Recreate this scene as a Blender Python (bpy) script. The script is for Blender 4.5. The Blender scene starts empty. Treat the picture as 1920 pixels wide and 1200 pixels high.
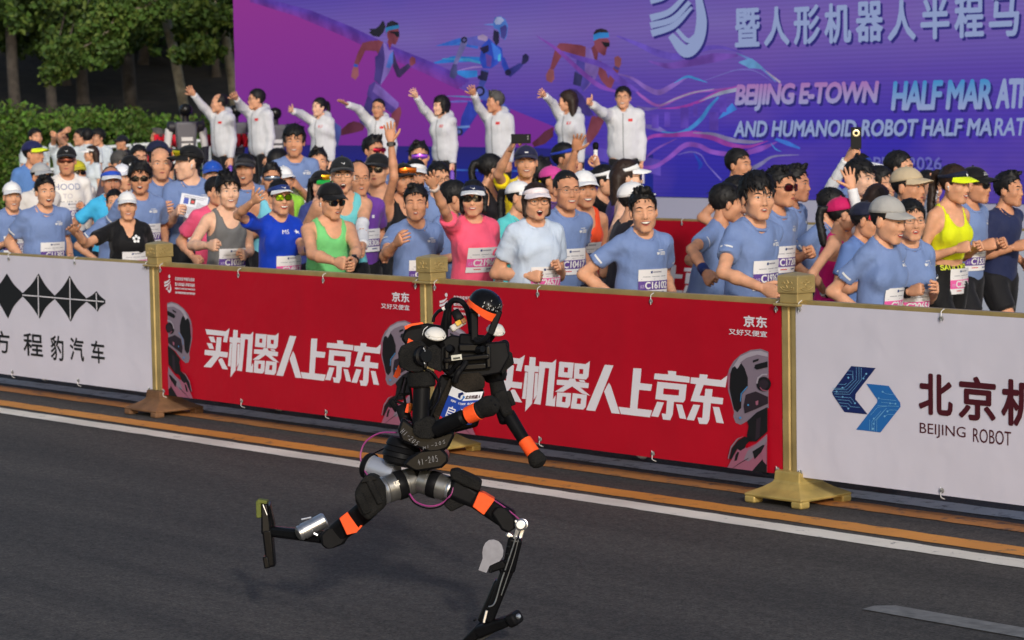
import bpy, bmesh, math, random, colorsys
import numpy as np
from mathutils import Vector, Matrix
from mathutils.geometry import tessellate_polygon
random.seed(7); RNG = np.random.default_rng(7)
scene = bpy.context.scene
COL = scene.collection
# ------------------------------------------------------------------ camera
FPX, HORIZON, ROLL, VPX, CAM_H = 4750.0, 205.0, math.radians(1.0), -3250.0, 2.1
_p = math.atan((600 - HORIZON) / FPX); _a = math.atan((960 - VPX) / FPX)
FW = np.array([-math.cos(_a) * math.cos(_p), math.sin(_a) * math.cos(_p), -math.sin(_p)])
_r = np.cross(FW, [0, 0, 1]); _r /= np.linalg.norm(_r); _u = np.cross(_r, FW)
RT = math.cos(ROLL) * _r - math.sin(ROLL) * _u
UP = math.sin(ROLL) * _r + math.cos(ROLL) * _u
CAM = np.array([0, 0, CAM_H])
cam_d = bpy.data.cameras.new("camera"); cam = bpy.data.objects.new("camera", cam_d); COL.objects.link(cam)
cam.matrix_world = Matrix(((RT[0], UP[0], -FW[0], 0), (RT[1], UP[1], -FW[1], 0), (RT[2], UP[2], -FW[2], CAM_H), (0, 0, 0, 1)))
cam_d.sensor_width = 36; cam_d.lens = FPX / 1920 * 36; cam_d.clip_end = 600; cam_d.clip_start = .1
cam_d.dof.use_dof = True; cam_d.dof.focus_distance = 10.2; cam_d.dof.aperture_fstop = 8.0
scene.camera = cam
scene.render.resolution_x, scene.render.resolution_y = 1024, 640
# ------------------------------------------------------------------ light
SUN_TO = Vector((2.2, -1.3, 1.0)).normalized()
world = bpy.data.worlds.new("World"); scene.world = world; world.use_nodes = True
_n = world.node_tree.nodes; _sky = _n.new("ShaderNodeTexSky"); _sky.sky_type = 'NISHITA'; _sky.sun_disc = False
_sky.sun_elevation = math.asin(SUN_TO.z); _sky.sun_rotation = math.atan2(SUN_TO.x, SUN_TO.y)
_sky.air_density = 1.0; _sky.dust_density = 2.0; _sky.ozone_density = 1.0
world.node_tree.links.new(_sky.outputs[0], _n["Background"].inputs[0]); _n["Background"].inputs[1].default_value = .142
sun_d = bpy.data.lights.new("sun", 'SUN'); sun_d.energy = 1.88; sun_d.angle = math.radians(3.0); sun_d.color = (1, .975, .95)
sun = bpy.data.objects.new("sun", sun_d); COL.objects.link(sun); sun.location = (0, 0, 30)
sun.rotation_euler = (-SUN_TO).to_track_quat('-Z', 'Y').to_euler()
scene.view_settings.view_transform = 'Standard'; scene.view_settings.look = 'None'
scene.view_settings.exposure = -0.12; scene.view_settings.gamma = 1.0; scene.view_settings.use_curve_mapping = False

# ------------------------------------------------------------------ geometry helpers
def ray(x, y): return FW + (x - 960) / FPX * RT - (y - 600) / FPX * UP
def W(x, y, Z):            # photo pixel and distance along the view axis -> point of the place
    return CAM + ray(x, y) * Z
def on_y(x, y, Y): d = ray(x, y); return CAM + d * (Y / d[1])
def on_z(x, y, z=0.0): d = ray(x, y); return CAM + d * ((z - CAM_H) / d[2])
def proj(P):
    v = np.asarray(P, float) - CAM; w = v @ FW
    return 960 + FPX * (v @ RT) / w, 600 - FPX * (v @ UP) / w, w
V = lambda *a: np.array(a if len(a) > 1 else a[0], float)
def nrm(v): v = np.asarray(v, float); return v / (np.linalg.norm(v) + 1e-12)
def lin(c):               # sRGB 0-255 -> linear
    return tuple((x / 255 / 12.92) if x / 255 <= .04045 else ((x / 255 + .055) / 1.055) ** 2.4 for x in c)

class MB:
    """collects vertices and faces of ONE mesh object, with material slots"""
    def __init__(s): s.v = []; s.f = []; s.m = []; s.n = 0
    def add(s, v, f, m=0):
        v = np.asarray(v, float).reshape(-1, 3); s.v.append(v)
        for i, q in enumerate(f):
            s.f.append(tuple(int(k) + s.n for k in q)); s.m.append(m if not hasattr(m, '__len__') else int(m[i]))
        s.n += len(v); return s
    def addq(s, v, q, m=0):   # q: int array (n,4)
        v = np.asarray(v, float); s.v.append(v); s.f.extend(map(tuple, (np.asarray(q) + s.n).tolist())); s.m.extend([m] * len(q)); s.n += len(v); return s
    def verts(s): return np.concatenate(s.v) if s.v else np.zeros((0, 3))
    def xform(s, M, t=(0, 0, 0)): s.v = [a @ np.asarray(M, float).T + np.asarray(t, float) for a in s.v]; return s
    def merge(s, o, M=None, t=(0, 0, 0), mo=0):
        for a in o.v: s.v.append(a if M is None else a @ np.asarray(M, float).T + np.asarray(t, float))
        s.f += [tuple(k + s.n for k in q) for q in o.f]; s.m += [k + mo for k in o.m]; s.n += o.n; return s
    def mesh(s, name, mats, smooth=True, fixn=False):
        me = bpy.data.meshes.new(name); v = s.verts()
        me.from_pydata(v.tolist() if len(v) else [], [], s.f)
        for m in (mats if isinstance(mats, (list, tuple)) else [mats]): me.materials.append(m)
        if len(s.f):
            me.polygons.foreach_set("material_index", np.array(s.m, np.int32))
            me.polygons.foreach_set("use_smooth", np.full(len(s.f), bool(smooth)))
        if fixn:
            bm = bmesh.new(); bm.from_mesh(me); bmesh.ops.recalc_face_normals(bm, faces=bm.faces); bm.to_mesh(me); bm.free()
        me.update(); return me
    def build(s, name, mats, parent=None, smooth=True, sharp=None, bevel=0, fixn=True, loc=None):
        me = s.mesh(name, mats, smooth, fixn)
        if sharp is not None: me.set_sharp_from_angle(angle=math.radians(sharp))
        o = bpy.data.objects.new(name, me); COL.objects.link(o)
        if parent is not None: o.parent = parent
        if loc is not None: o.location = loc
        if bevel:
            md = o.modifiers.new("bevel", 'BEVEL'); md.width = bevel; md.segments = 2; md.limit_method = 'ANGLE'; md.angle_limit = math.radians(35)
        return o
def tag(o, label=None, cat=None, group=None, kind=None):
    if label: o['label'] = label
    if cat: o['category'] = cat
    if group: o['group'] = group
    if kind: o['kind'] = kind
    return o
def thing(name, label, cat, loc=(0, 0, 0), rz=0, group=None):
    o = bpy.data.objects.new(name, None); COL.objects.link(o); o.empty_display_size = .2
    o.location = loc; o.rotation_euler = (0, 0, rz); return tag(o, label, cat, group)

def frame(d, up=(0, 0, 1)):   # columns x,y,z with z along d, x as near to up-perp as possible
    z = nrm(d); u = np.asarray(up, float)
    if abs(z @ nrm(u)) > .98: u = V(1, 0, 0) if abs(z[0]) < .9 else V(0, 1, 0)
    x = nrm(np.cross(u, z)); y = np.cross(z, x); return np.stack([x, y, z], 1)
def box(mb, c, s, R=None, m=0, taper=1.0):
    c = V(c); h = np.asarray(s, float) / 2
    v = np.array([[sx * h[0] * (taper if sz > 0 else 1), sy * h[1] * (taper if sz > 0 else 1), sz * h[2]] for sz in (-1, 1) for sy in (-1, 1) for sx in (-1, 1)])
    if R is not None: v = v @ np.asarray(R).T
    return mb.add(v + c, [(0, 2, 3, 1), (4, 5, 7, 6), (0, 1, 5, 4), (2, 6, 7, 3), (0, 4, 6, 2), (1, 3, 7, 5)], m)
def bar(mb, a, b, w0, d0, w1=None, d1=None, up=(0, 0, 1), m=0, cham=.25):
    """chamfered box along a-b; w across, d along the 'up' side"""
    a, b = V(a), V(b); R = frame(b - a, up); w1 = w0 if w1 is None else w1; d1 = d0 if d1 is None else d1
    def ring(c, w, d):
        k = cham * min(w, d) * .5; x, y = w / 2, d / 2
        return [c + R[:, 0] * px + R[:, 1] * py for px, py in ((x - k, -y), (x, -y + k), (x, y - k), (x - k, y), (-x + k, y), (-x, y - k), (-x, -y + k), (-x + k, -y))]
    L = np.linalg.norm(b - a); e = min(cham * .5 * min(w0, d0), L * .2); z = R[:, 2]
    f0 = 1 - 2 * e / max(w0, d0); f1 = 1 - 2 * e / max(w1, d1)
    rs = [ring(a, w0 * f0, d0 * f0), ring(a + z * e, w0, d0), ring(b - z * e, w1, d1), ring(b, w1 * f1, d1 * f1)]
    v = np.array(sum(rs, [])); f = []
    for i in range(3):
        for k in range(8): f.append((i * 8 + k, i * 8 + (k + 1) % 8, i * 8 + 8 + (k + 1) % 8, i * 8 + 8 + k))
    f.append(tuple(range(7, -1, -1))); f.append(tuple(range(24, 32)))
    return mb.add(v, f, m)
def lathe(mb, a, d, prof, n=20, m=0, sx=1.0, sy=1.0, up=(0, 0, 1), caps=True):
    """profile [(t along, r)] revolved round the axis d through a"""
    a = V(a); R = frame(d, up); ang = np.linspace(0, 2 * math.pi, n, endpoint=False); v = []
    for t, r in prof:
        v.append(a + R[:, 2] * t + np.outer(np.cos(ang) * r * sx, R[:, 0]) + np.outer(np.sin(ang) * r * sy, R[:, 1]))
    v = np.concatenate(v); f = []
    for i in range(len(prof) - 1):
        for k in range(n): f.append((i * n + k, i * n + (k + 1) % n, (i + 1) * n + (k + 1) % n, (i + 1) * n + k))
    if caps: f.append(tuple(range(n - 1, -1, -1))); f.append(tuple(range((len(prof) - 1) * n, len(prof) * n)))
    return mb.add(v, f, m)
def cyl(mb, a, b, r0, r1=None, n=16, m=0, e=.15):
    a, b = V(a), V(b); L = np.linalg.norm(b - a); r1 = r0 if r1 is None else r1; k = min(e * min(r0, r1), L * .3)
    return lathe(mb, a, b - a, [(0, r0 - k), (k, r0), (L - k, r1), (L, r1 - k)], n, m)
def tube(mb, pts, r, n=8, m=0):
    pts = [V(p) for p in pts]; v = []; f = []; N = len(pts)
    R = None
    for i, p in enumerate(pts):
        d = nrm(pts[min(i + 1, N - 1)] - pts[max(i - 1, 0)])
        if R is None: R = frame(d)
        else:
            x = R[:, 0] - d * (R[:, 0] @ d); x = nrm(x); R = np.stack([x, np.cross(d, x), d], 1)
        rr = r[i] if hasattr(r, '__len__') else r
        for k in range(n):
            a = 2 * math.pi * k / n; v.append(p + R[:, 0] * math.cos(a) * rr + R[:, 1] * math.sin(a) * rr)
    for i in range(N - 1):
        for k in range(n): f.append((i * n + k, i * n + (k + 1) % n, (i + 1) * n + (k + 1) % n, (i + 1) * n + k))
    f.append(tuple(range(n - 1, -1, -1))); f.append(tuple(range((N - 1) * n, N * n)))
    return mb.add(v, f, m)
def spline(pts, n=8):      # Catmull-Rom
    P = [V(p) for p in pts]; P = [2 * P[0] - P[1]] + P + [2 * P[-1] - P[-2]]; out = []
    for i in range(1, len(P) - 2):
        for t in np.linspace(0, 1, n, endpoint=False):
            a, b, c, d = P[i - 1:i + 3]
            out.append(.5 * (2 * b + (c - a) * t + (2 * a - 5 * b + 4 * c - d) * t * t + (-a + 3 * b - 3 * c + d) * t ** 3))
    out.append(P[-2]); return out
def poly(loops):           # flat polygon (first loop outline, others holes) -> verts 2D, tris
    if not hasattr(loops[0][0], '__len__'): loops = [loops]
    L = [[Vector((p[0], p[1], 0)) for p in lp] for lp in loops]
    t = tessellate_polygon(L); v = [(p.x, p.y) for lp in L for p in lp]
    return np.array(v), t
_tc = {}
def text2d(s, size=1.0, bold=0.0, shear=0.0, spacing=1.0, align='LEFT', res=3):
    key = (s, bold, shear, spacing, align, res)
    if key not in _tc:
        cu = bpy.data.curves.new("t", 'FONT'); cu.body = s; cu.size = 1; cu.offset = bold; cu.shear = shear; cu.space_character = spacing
        cu.align_x = align; cu.resolution_u = res; ob = bpy.data.objects.new("t", cu); COL.objects.link(ob)
        dg = bpy.context.evaluated_depsgraph_get(); me = bpy.data.meshes.new_from_object(ob.evaluated_get(dg))
        v = np.empty(len(me.vertices) * 3); me.vertices.foreach_get("co", v); v = v.reshape(-1, 3)[:, :2]
        f = [tuple(p.vertices) for p in me.polygons]
        bpy.data.objects.remove(ob); bpy.data.curves.remove(cu); bpy.data.meshes.remove(me); _tc[key] = (v, f)
    v, f = _tc[key]; return v * size, f
def fit2d(v, x0, y0, x1, y1):   # stretch to a box
    a, b = v.min(0), v.max(0); return (v - a) / (b - a) * [x1 - x0, y1 - y0] + [x0, y0]

# ------------------------------------------------------------------ materials
def mat(name, base, rough=.6, metal=0.0, spec=.4, emis=None, estr=1.0, bump=0, bscale=60, bdist=.01, var=0, vscale=8, coat=0, sheen=0, alpha=1, trans=0, sss=0):
    m = bpy.data.materials.new(name); m.use_nodes = True; nt = m.node_tree; b = nt.nodes["Principled BSDF"]
    base = tuple(base)[:3] + (1,)
    b.inputs["Base Color"].default_value = base; b.inputs["Roughness"].default_value = rough; b.inputs["Metallic"].default_value = metal
    b.inputs["Specular IOR Level"].default_value = spec
    if coat: b.inputs["Coat Weight"].default_value = coat
    if sheen: b.inputs["Sheen Weight"].default_value = sheen
    if trans: b.inputs["Transmission Weight"].default_value = trans
    if sss: b.inputs["Subsurface Weight"].default_value = sss; b.inputs["Subsurface Radius"].default_value = (.012, .005, .003)
    if alpha < 1: b.inputs["Alpha"].default_value = alpha
    if emis is not None: b.inputs["Emission Color"].default_value = tuple(emis)[:3] + (1,); b.inputs["Emission Strength"].default_value = estr
    if bump or var:
        tc = nt.nodes.new("ShaderNodeTexCoord")
        if var:
            no = nt.nodes.new("ShaderNodeTexNoise"); no.inputs["Scale"].default_value = vscale; no.inputs["Detail"].default_value = 5
            nt.links.new(tc.outputs["Object"], no.inputs["Vector"])
            mx = nt.nodes.new("ShaderNodeMix"); mx.data_type = 'RGBA'; mx.inputs["A"].default_value = tuple(c * (1 - var) for c in base[:3]) + (1,)
            mx.inputs["B"].default_value = tuple(min(1, c * (1 + var)) for c in base[:3]) + (1,)
            mr = nt.nodes.new("ShaderNodeMapRange"); mr.inputs[1].default_value = .3; mr.inputs[2].default_value = .7
            nt.links.new(no.outputs[0], mr.inputs[0]); nt.links.new(mr.outputs[0], mx.inputs["Factor"]); nt.links.new(mx.outputs["Result"], b.inputs["Base Color"])
        if bump:
            n2 = nt.nodes.new("ShaderNodeTexNoise"); n2.inputs["Scale"].default_value = bscale; n2.inputs["Detail"].default_value = 3
            nt.links.new(tc.outputs["Object"], n2.inputs["Vector"]); bp = nt.nodes.new("ShaderNodeBump"); bp.inputs["Strength"].default_value = bump; bp.inputs["Distance"].default_value = bdist
            nt.links.new(n2.outputs[0], bp.inputs["Height"]); nt.links.new(bp.outputs[0], b.inputs["Normal"])
    return m
_mc = {}
def cloth(rgb, rough=.75):
    k = ('c', tuple(rgb))
    if k not in _mc:
        m = _mc[k] = mat("cloth", lin(rgb), rough, spec=.2, bump=.25, bscale=60, var=.08, vscale=9, sheen=.1); nt = m.node_tree; N = nt.nodes; L = nt.links; b = N["Principled BSDF"]
        fine = b.inputs["Normal"].links[0].from_node; tc = next(n for n in N if n.type == 'TEX_COORD'); mp = N.new("ShaderNodeMapping"); mp.inputs["Scale"].default_value = (1.0, 1.0, .55); mp.inputs["Rotation"].default_value = (.3, .5, .2); L.new(tc.outputs["Object"], mp.inputs[0])
        w = N.new("ShaderNodeTexNoise"); w.inputs["Scale"].default_value = 5.0; w.inputs["Detail"].default_value = 2.0; w.inputs["Distortion"].default_value = 1.0; w.inputs["Roughness"].default_value = .55; L.new(mp.outputs[0], w.inputs[0])
        bp = N.new("ShaderNodeBump"); bp.inputs["Strength"].default_value = .6; bp.inputs["Distance"].default_value = .05; L.new(w.outputs[0], bp.inputs["Height"]); L.new(fine.outputs[0], bp.inputs["Normal"]); L.new(bp.outputs[0], b.inputs["Normal"])
    return _mc[k]
def plain(rgb, rough=.6, **kw):
    k = ('p', tuple(rgb), rough, tuple(sorted(kw.items())))
    if k not in _mc: _mc[k] = mat("plain", lin(rgb), rough, **kw)
    return _mc[k]
# ================================================================== SETTING
def shader_ground():
    m = bpy.data.materials.new("asphalt"); m.use_nodes = True; nt = m.node_tree; N = nt.nodes; L = nt.links; b = N["Principled BSDF"]
    tc = N.new("ShaderNodeTexCoord")
    def noise(sc, det=4, vec=None, rough=.6):
        n = N.new("ShaderNodeTexNoise"); n.inputs["Scale"].default_value = sc; n.inputs["Detail"].default_value = det; n.inputs["Roughness"].default_value = rough
        L.new(vec or tc.outputs["Object"], n.inputs["Vector"]); return n.outputs[0]
    mp = N.new("ShaderNodeMapping"); mp.inputs["Scale"].default_value = (.06, 1.0, 1); L.new(tc.outputs["Object"], mp.inputs[0])
    big = noise(.5, 5); fine = noise(62, 4, rough=.8); streak = noise(2.2, 5, mp.outputs[0]); speck = noise(120, 2, rough=.9)
    def ramp(src, a, b2, c0, c1):
        r = N.new("ShaderNodeValToRGB"); r.color_ramp.elements[0].position = a; r.color_ramp.elements[1].position = b2
        r.color_ramp.elements[0].color = (*c0, 1); r.color_ramp.elements[1].color = (*c1, 1); L.new(src, r.inputs[0]); return r.outputs[0]
    def mul(a, c):
        x = N.new("ShaderNodeMix"); x.data_type = 'RGBA'; x.blend_type = 'MULTIPLY'; x.inputs["Factor"].default_value = 1; L.new(a, x.inputs["A"]); L.new(c, x.inputs["B"]); return x.outputs["Result"]
    mid = noise(17, 4, rough=.75)
    base = mul(ramp(fine, .34, .66, (.0225, .0205, .0190), (.118, .107, .0975)), ramp(mid, .32, .68, (.60, .60, .61), (1.32, 1.31, 1.3)))
    c = mul(base, ramp(big, .3, .7, (.86, .86, .87), (1.1, 1.08, 1.06)))
    c = mul(c, ramp(streak, .32, .66, (.70, .70, .71), (1.18, 1.15, 1.12)))
    x = N.new("ShaderNodeMix"); x.data_type = 'RGBA'; L.new(ramp(speck, .70, .74, (0, 0, 0), (1, 1, 1)), x.inputs["Factor"]); L.new(c, x.inputs["A"]); x.inputs["B"].default_value = (.16, .155, .15, 1)
    L.new(x.outputs["Result"], b.inputs["Base Color"]); b.inputs["Roughness"].default_value = .82; b.inputs["Specular IOR Level"].default_value = .3
    bp = N.new("ShaderNodeBump"); bp.inputs["Strength"].default_value = .55; bp.inputs["Distance"].default_value = .006; L.new(fine, bp.inputs["Height"]); L.new(bp.outputs[0], b.inputs["Normal"])
    return m
def shader_paint(name, rgb, wear):
    m = mat(name, lin(rgb), .7, spec=.3); nt = m.node_tree; N = nt.nodes; L = nt.links; b = N["Principled BSDF"]
    tc = N.new("ShaderNodeTexCoord"); n1 = N.new("ShaderNodeTexNoise"); n1.inputs["Scale"].default_value = 9; n1.inputs["Detail"].default_value = 8; n1.inputs["Roughness"].default_value = .75
    n2 = N.new("ShaderNodeTexNoise"); n2.inputs["Scale"].default_value = 1.6; n2.inputs["Detail"].default_value = 5
    L.new(tc.outputs["Object"], n1.inputs[0]); L.new(tc.outputs["Object"], n2.inputs[0])
    r1 = N.new("ShaderNodeMapRange"); r1.inputs[1].default_value = .62 - wear * .2; r1.inputs[2].default_value = .72 - wear * .12; L.new(n1.outputs[0], r1.inputs[0])
    r2 = N.new("ShaderNodeMapRange"); r2.inputs[1].default_value = .3; r2.inputs[2].default_value = .7; r2.inputs[3].default_value = .8; r2.inputs[4].default_value = 1.08; L.new(n2.outputs[0], r2.inputs[0])
    mm = N.new("ShaderNodeMix"); mm.data_type = 'RGBA'; mm.blend_type = 'MULTIPLY'; mm.inputs["Factor"].default_value = 1; mm.inputs["A"].default_value = (*lin(rgb), 1); L.new(r2.outputs[0], mm.inputs["B"])
    mx = N.new("ShaderNodeMix"); mx.data_type = 'RGBA'; L.new(r1.outputs[0], mx.inputs["Factor"]); L.new(mm.outputs["Result"], mx.inputs["A"]); mx.inputs["B"].default_value = (.075, .07, .068, 1)
    L.new(mx.outputs["Result"], b.inputs["Base Color"]); return m
def sheet(name, pts, z, m):
    mb = MB(); n = len(pts); mb.add([(p[0], p[1], z) for p in pts], [tuple(range(n))]); o = mb.build(name, m, smooth=False); return tag(o, kind='structure')
ASPH = shader_ground()
sheet("road", [(-260, -60), (120, -60), (120, 300), (-260, 300)], 0, ASPH)
WHITE_P = shader_paint("white_road_paint", (238, 230, 216), .22); OR_P = shader_paint("orange_road_paint", (218, 146, 66), .30); GREY_P = shader_paint("worn_shaded_white_paint", (190, 188, 184), .5)  # the worn grey copy has the banner's shade mixed into its colour
OR2 = shader_paint("worn_shaded_orange_paint", (196, 128, 66), .5)  # far orange line: worn, and darkened for the shade by the banner
def line(name, y0, y1, m, x0=-60, x1=20):
    xs = np.arange(x0, x1, .12); v = []; rn = np.random.default_rng(int(y0 * 100))
    for x in xs: v += [(x, y0 + rn.normal() * .004, .004), (x, y1 + rn.normal() * .004, .004)]
    mb = MB(); mb.add(v, [(2 * i, 2 * i + 2, 2 * i + 3, 2 * i + 1) for i in range(len(xs) - 1)]); tag(mb.build(name, m, smooth=False), kind='structure')
line("white_line", 9.18, 9.35, WHITE_P); line("orange_line", 9.43, 9.61, OR_P); line("orange_line", 9.95, 10.14, OR2); line("white_line", 10.24, 10.45, GREY_P)
DASH = mat("faded_white_paint", (.17, .165, .158), .7, bump=.3, bscale=40, var=.3, vscale=14)
sheet("lane_dash", [(-6.83, 7.97), (-6.84, 8.06), (-6.78, 8.125), (-1.0, 8.125), (-1.0, 7.955)], .004, DASH)

# ------------------------------------------------------------------ fence
GOLD = mat("gold_paint", (.44, .325, .13), .38, metal=.35, bump=.06, bscale=30, var=.22, vscale=5)
RUST = mat("rusty_paint", (.17, .085, .04), .8, bump=.35, bscale=35, var=.4, vscale=7)
GOLD_WORN = mat("worn_gold_paint", (.48, .35, .11), .45, metal=.3, bump=.15, bscale=20, var=.25, vscale=9)
GREYM = plain((120, 120, 118), .5); WTIE = plain((225, 225, 225), .4)
YF = 9.95; XP = [-17.94, -14.95, -11.96, -8.965, -5.975]
def rings(mb, lv, m=0):      # square rings (z, half)
    v = []; f = []
    for z, h in lv: v += [(-h, -h, z), (h, -h, z), (h, h, z), (-h, h, z)]
    for i in range(len(lv) - 1):
        for k in range(4): f.append((4 * i + k, 4 * i + (k + 1) % 4, 4 * i + 4 + (k + 1) % 4, 4 * i + 4 + k))
    f.append((3, 2, 1, 0)); n = 4 * (len(lv) - 1); f.append((n, n + 1, n + 2, n + 3)); return mb.add(v, f, m)
def fence_post(x, label, basem):
    t = thing("fence_post", label, "fence post", (x, YF, 0), 0, "golden posts of the street fence")
    b = MB(); rings(b, [(.034, .198), (.048, .203), (.056, .19), (.082, .135), (.108, .098), (.12, .09), (.165, .086), (.172, .080)])
    for sx in (-1, 1):
        for sy in (-1, 1):
            bar(b, (sx * .165, sy * .165, 0), (sx * .165, sy * .165, .040), .075, .075, .075, .075, cham=.2)
    b.build("base", basem, t, smooth=False, bevel=.006)
    s = MB(); h = .054; g = .009; w = .012
    P = [(-h, -h), (-w, -h), (-w * .5, -h + g), (w * .5, -h + g), (w, -h), (h, -h)]
    pts = []
    for k in range(4):
        c, sn = math.cos(k * math.pi / 2), math.sin(k * math.pi / 2); pts += [(c * a - sn * d, sn * a + c * d) for a, d in P[:-1]]
    n = len(pts); s.add([(a, d, .165) for a, d in pts] + [(a, d, 1.045) for a, d in pts], [(i, (i + 1) % n, n + (i + 1) % n, n + i) for i in range(n)] + [tuple(range(n - 1, -1, -1)), tuple(range(n, 2 * n))])
    s.build("shaft", GOLD, t, smooth=False)
    c = MB(); box(c, (0, 0, 1.052), (.176, .176, .014)); rings(c, [(1.059, .062), (1.112, .062)]); rings(c, [(1.112, .071), (1.198, .071), (1.206, .066), (1.222, .008)])
    c.build("cap", GOLD, t, smooth=False, bevel=.004)
    e = MB()
    for k in range(4):
        a = k * math.pi / 2; R = np.array([[math.cos(a), -math.sin(a), 0], [math.sin(a), math.cos(a), 0], [0, 0, 1]])
        def T(px, pz): return R @ V(px, -.0715, 1.155 + pz)
        tube(e, [T(.045 * math.cos(q), -.012 + .018 * math.sin(q)) for q in np.linspace(math.pi * .95, math.pi * 2.05, 14)], .0035, 6)
        tube(e, [T(.033 * math.cos(q), -.008 + .010 * math.sin(q)) for q in np.linspace(math.pi, math.pi * 2, 10)], .003, 6)
        tube(e, spline([T(-.004, .028), T(.008, .012), T(-.006, .0), T(.003, -.014)], 4), .004, 6)
        tube(e, spline([T(-.036, .008), T(-.026, .020), T(-.016, .006)], 4), .003, 6); tube(e, spline([T(.036, .008), T(.026, .020), T(.016, .006)], 4), .003, 6)
    e.build("relief", GOLD, t)
    return t
fence_post(XP[0], "golden fence post out at the far left end of the fence", RUST)
fence_post(XP[1], "golden fence post with a rusty brown flared base", RUST)
fence_post(XP[2], "golden fence post standing behind the running robot, between two red banners", GOLD_WORN)
fence_post(XP[3], "golden fence post with bright gold base beside the white banner with the blue logo", GOLD_WORN)
fence_post(XP[4], "golden fence post out at the near right end of the fence", GOLD_WORN)
PANEL_L = ["golden fence rails behind the white car maker banner", "golden fence rails behind the left red banner", "golden fence rails behind the right red banner", "golden fence rails behind the white banner with the blue logo"]
for i in range(4):
    x0, x1 = XP[i] + .056, XP[i + 1] - .056
    t = thing("fence_rails", PANEL_L[i], "fence", ((x0 + x1) / 2, YF, 0), 0, "rail sections of the golden street fence"); L = (x1 - x0) / 2
    b = MB(); bar(b, (-L, 0, 1.058), (L, 0, 1.058), .042, .034, up=(0, 0, 1)); b.build("top_rail", GOLD, t, smooth=False)
    b = MB(); bar(b, (-L, 0, .19), (L, 0, .19), .042, .03); b.build("bottom_rail", GOLD, t, smooth=False)
    for q in (-1 / 3, 1 / 3):
        b = MB(); bar(b, (q * L * 1.5, 0, .2), (q * L * 1.5, 0, 1.045), .03, .03, up=(0, 1, 0)); b.build("upright", GOLD, t, smooth=False)

# ------------------------------------------------------------------ prints on vertical sheets
class Sheet:
    """prints on a vertical sheet facing the road (plane Y), polygons given as X,Z of the place"""
    def __init__(s, parent, Y, origin): s.p = parent; s.Y = Y; s.o = V(origin)
    def put(s, name, items, layer, mats, label=None):
        """items: list of (verts2D XZ, faces, slot)"""
        mb = MB()
        for v, f, k in items:
            v = np.asarray(v); mb.add(np.stack([v[:, 0] - s.o[0], np.full(len(v), s.Y - s.o[1] - .0022 * layer), v[:, 1] - s.o[2]], 1), f, k)
            if isinstance(f, Bold):
                for i in range(8):
                    a = i * math.pi / 4; mb.add(np.stack([v[:, 0] - s.o[0] + math.cos(a) * f.d, np.full(len(v), s.Y - s.o[1] - .0022 * layer - .0002 * (i + 1)), v[:, 1] - s.o[2] + math.sin(a) * f.d], 1), f, k)
        o = mb.build(name, mats, s.p, smooth=False, fixn=False); return tag(o, label)
def pxz(pts, Y):           # photo pixels of a print -> X,Z on its sheet
    out = []
    for x, y in pts: P = on_y(x, y, Y); out.append((P[0], P[2]))
    return out
def shp(loops, Y, ox=0, oy=0, k=1.0, tf=None):
    if not hasattr(loops[0][0], '__len__'): loops = [loops]
    L = [pxz([(ox + u / k, oy + w / k) for u, w in lp], Y) for lp in loops]
    if tf: L = [[tf(p) for p in lp] for lp in L]
    return poly(L)
def circ(cx, cy, r, n=18, ry=None): return [(cx + r * math.cos(a), cy + (ry or r) * math.sin(a)) for a in np.linspace(0, 2 * math.pi, n, endpoint=False)]
def band(pts, w):          # ribbon round a px polyline; w list or number
    P = [V(p) for p in pts]; n = len(P); L = []; R = []
    for i, p in enumerate(P):
        d = nrm(P[min(i + 1, n - 1)] - P[max(i - 1, 0)]); q = V(-d[1], d[0]); ww = w[i] if hasattr(w, '__len__') else w
        L.append(tuple(p + q * ww / 2)); R.append(tuple(p - q * ww / 2))
    return L + R[::-1]
def ribbon(pts, ws, n=7):
    P = spline(pts, n); k = np.interp(np.linspace(0, 1, len(P)), np.linspace(0, 1, len(ws)), ws); return band(P, list(k))
YB = 9.9
SLOGAN_A = [
 [(55,170),(435,212),(510,155),(462,420),(385,410),(408,300),(80,268)], [(115,310),(210,312),(252,422),(165,415)], [(80,430),(178,438),(220,545),(130,535)],
 [(270,320),(358,325),(338,590),(480,605),(468,705),(320,685),(165,890),(20,878),(200,672),(38,650),(45,558),(248,575)], [(345,715),(375,722),(480,930),(375,915),(295,750)],
 [(580,185),(665,190),(658,330),(715,335),(705,430),(650,425),(622,945),(525,1075),(560,430),(508,415),(512,320),(572,325)], [(518,435),(555,437),(530,870),(478,865)], [(660,445),(700,447),(690,800),(640,890)],
 [(720,258),(900,272),(955,215),(915,870),(955,800),(945,985),(815,970),(858,365),(800,360),(742,960),(645,945),(690,800)],
 [[(1000,255),(1205,270),(1185,520),(985,500)],[(1070,345),(1125,350),(1118,430),(1065,425)]], [[(1215,275),(1370,290),(1430,240),(1412,490),(1380,540),(1205,525)],[(1285,368),(1340,372),(1335,452),(1280,448)]],
 [(970,548),(1130,555),(1150,525),(1225,530),(1240,575),(1420,600),(1412,680),(1300,672),(1440,800),(1330,770),(1185,655),(1060,745),(940,745),(1080,640),(965,630)], [(1275,545),(1350,548),(1372,588),(1295,576)],
 [[(975,755),(1172,765),(1160,960),(1130,1005),(960,985)],[(1050,820),(1100,825),(1092,915),(1042,910)]], [[(1195,765),(1395,790),(1380,985),(1345,1030),(1168,1012)],[(1260,845),(1315,848),(1305,940),(1250,935)]],
 [(1640,295),(1760,305),(1515,1050),(1385,1038)]]
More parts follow.
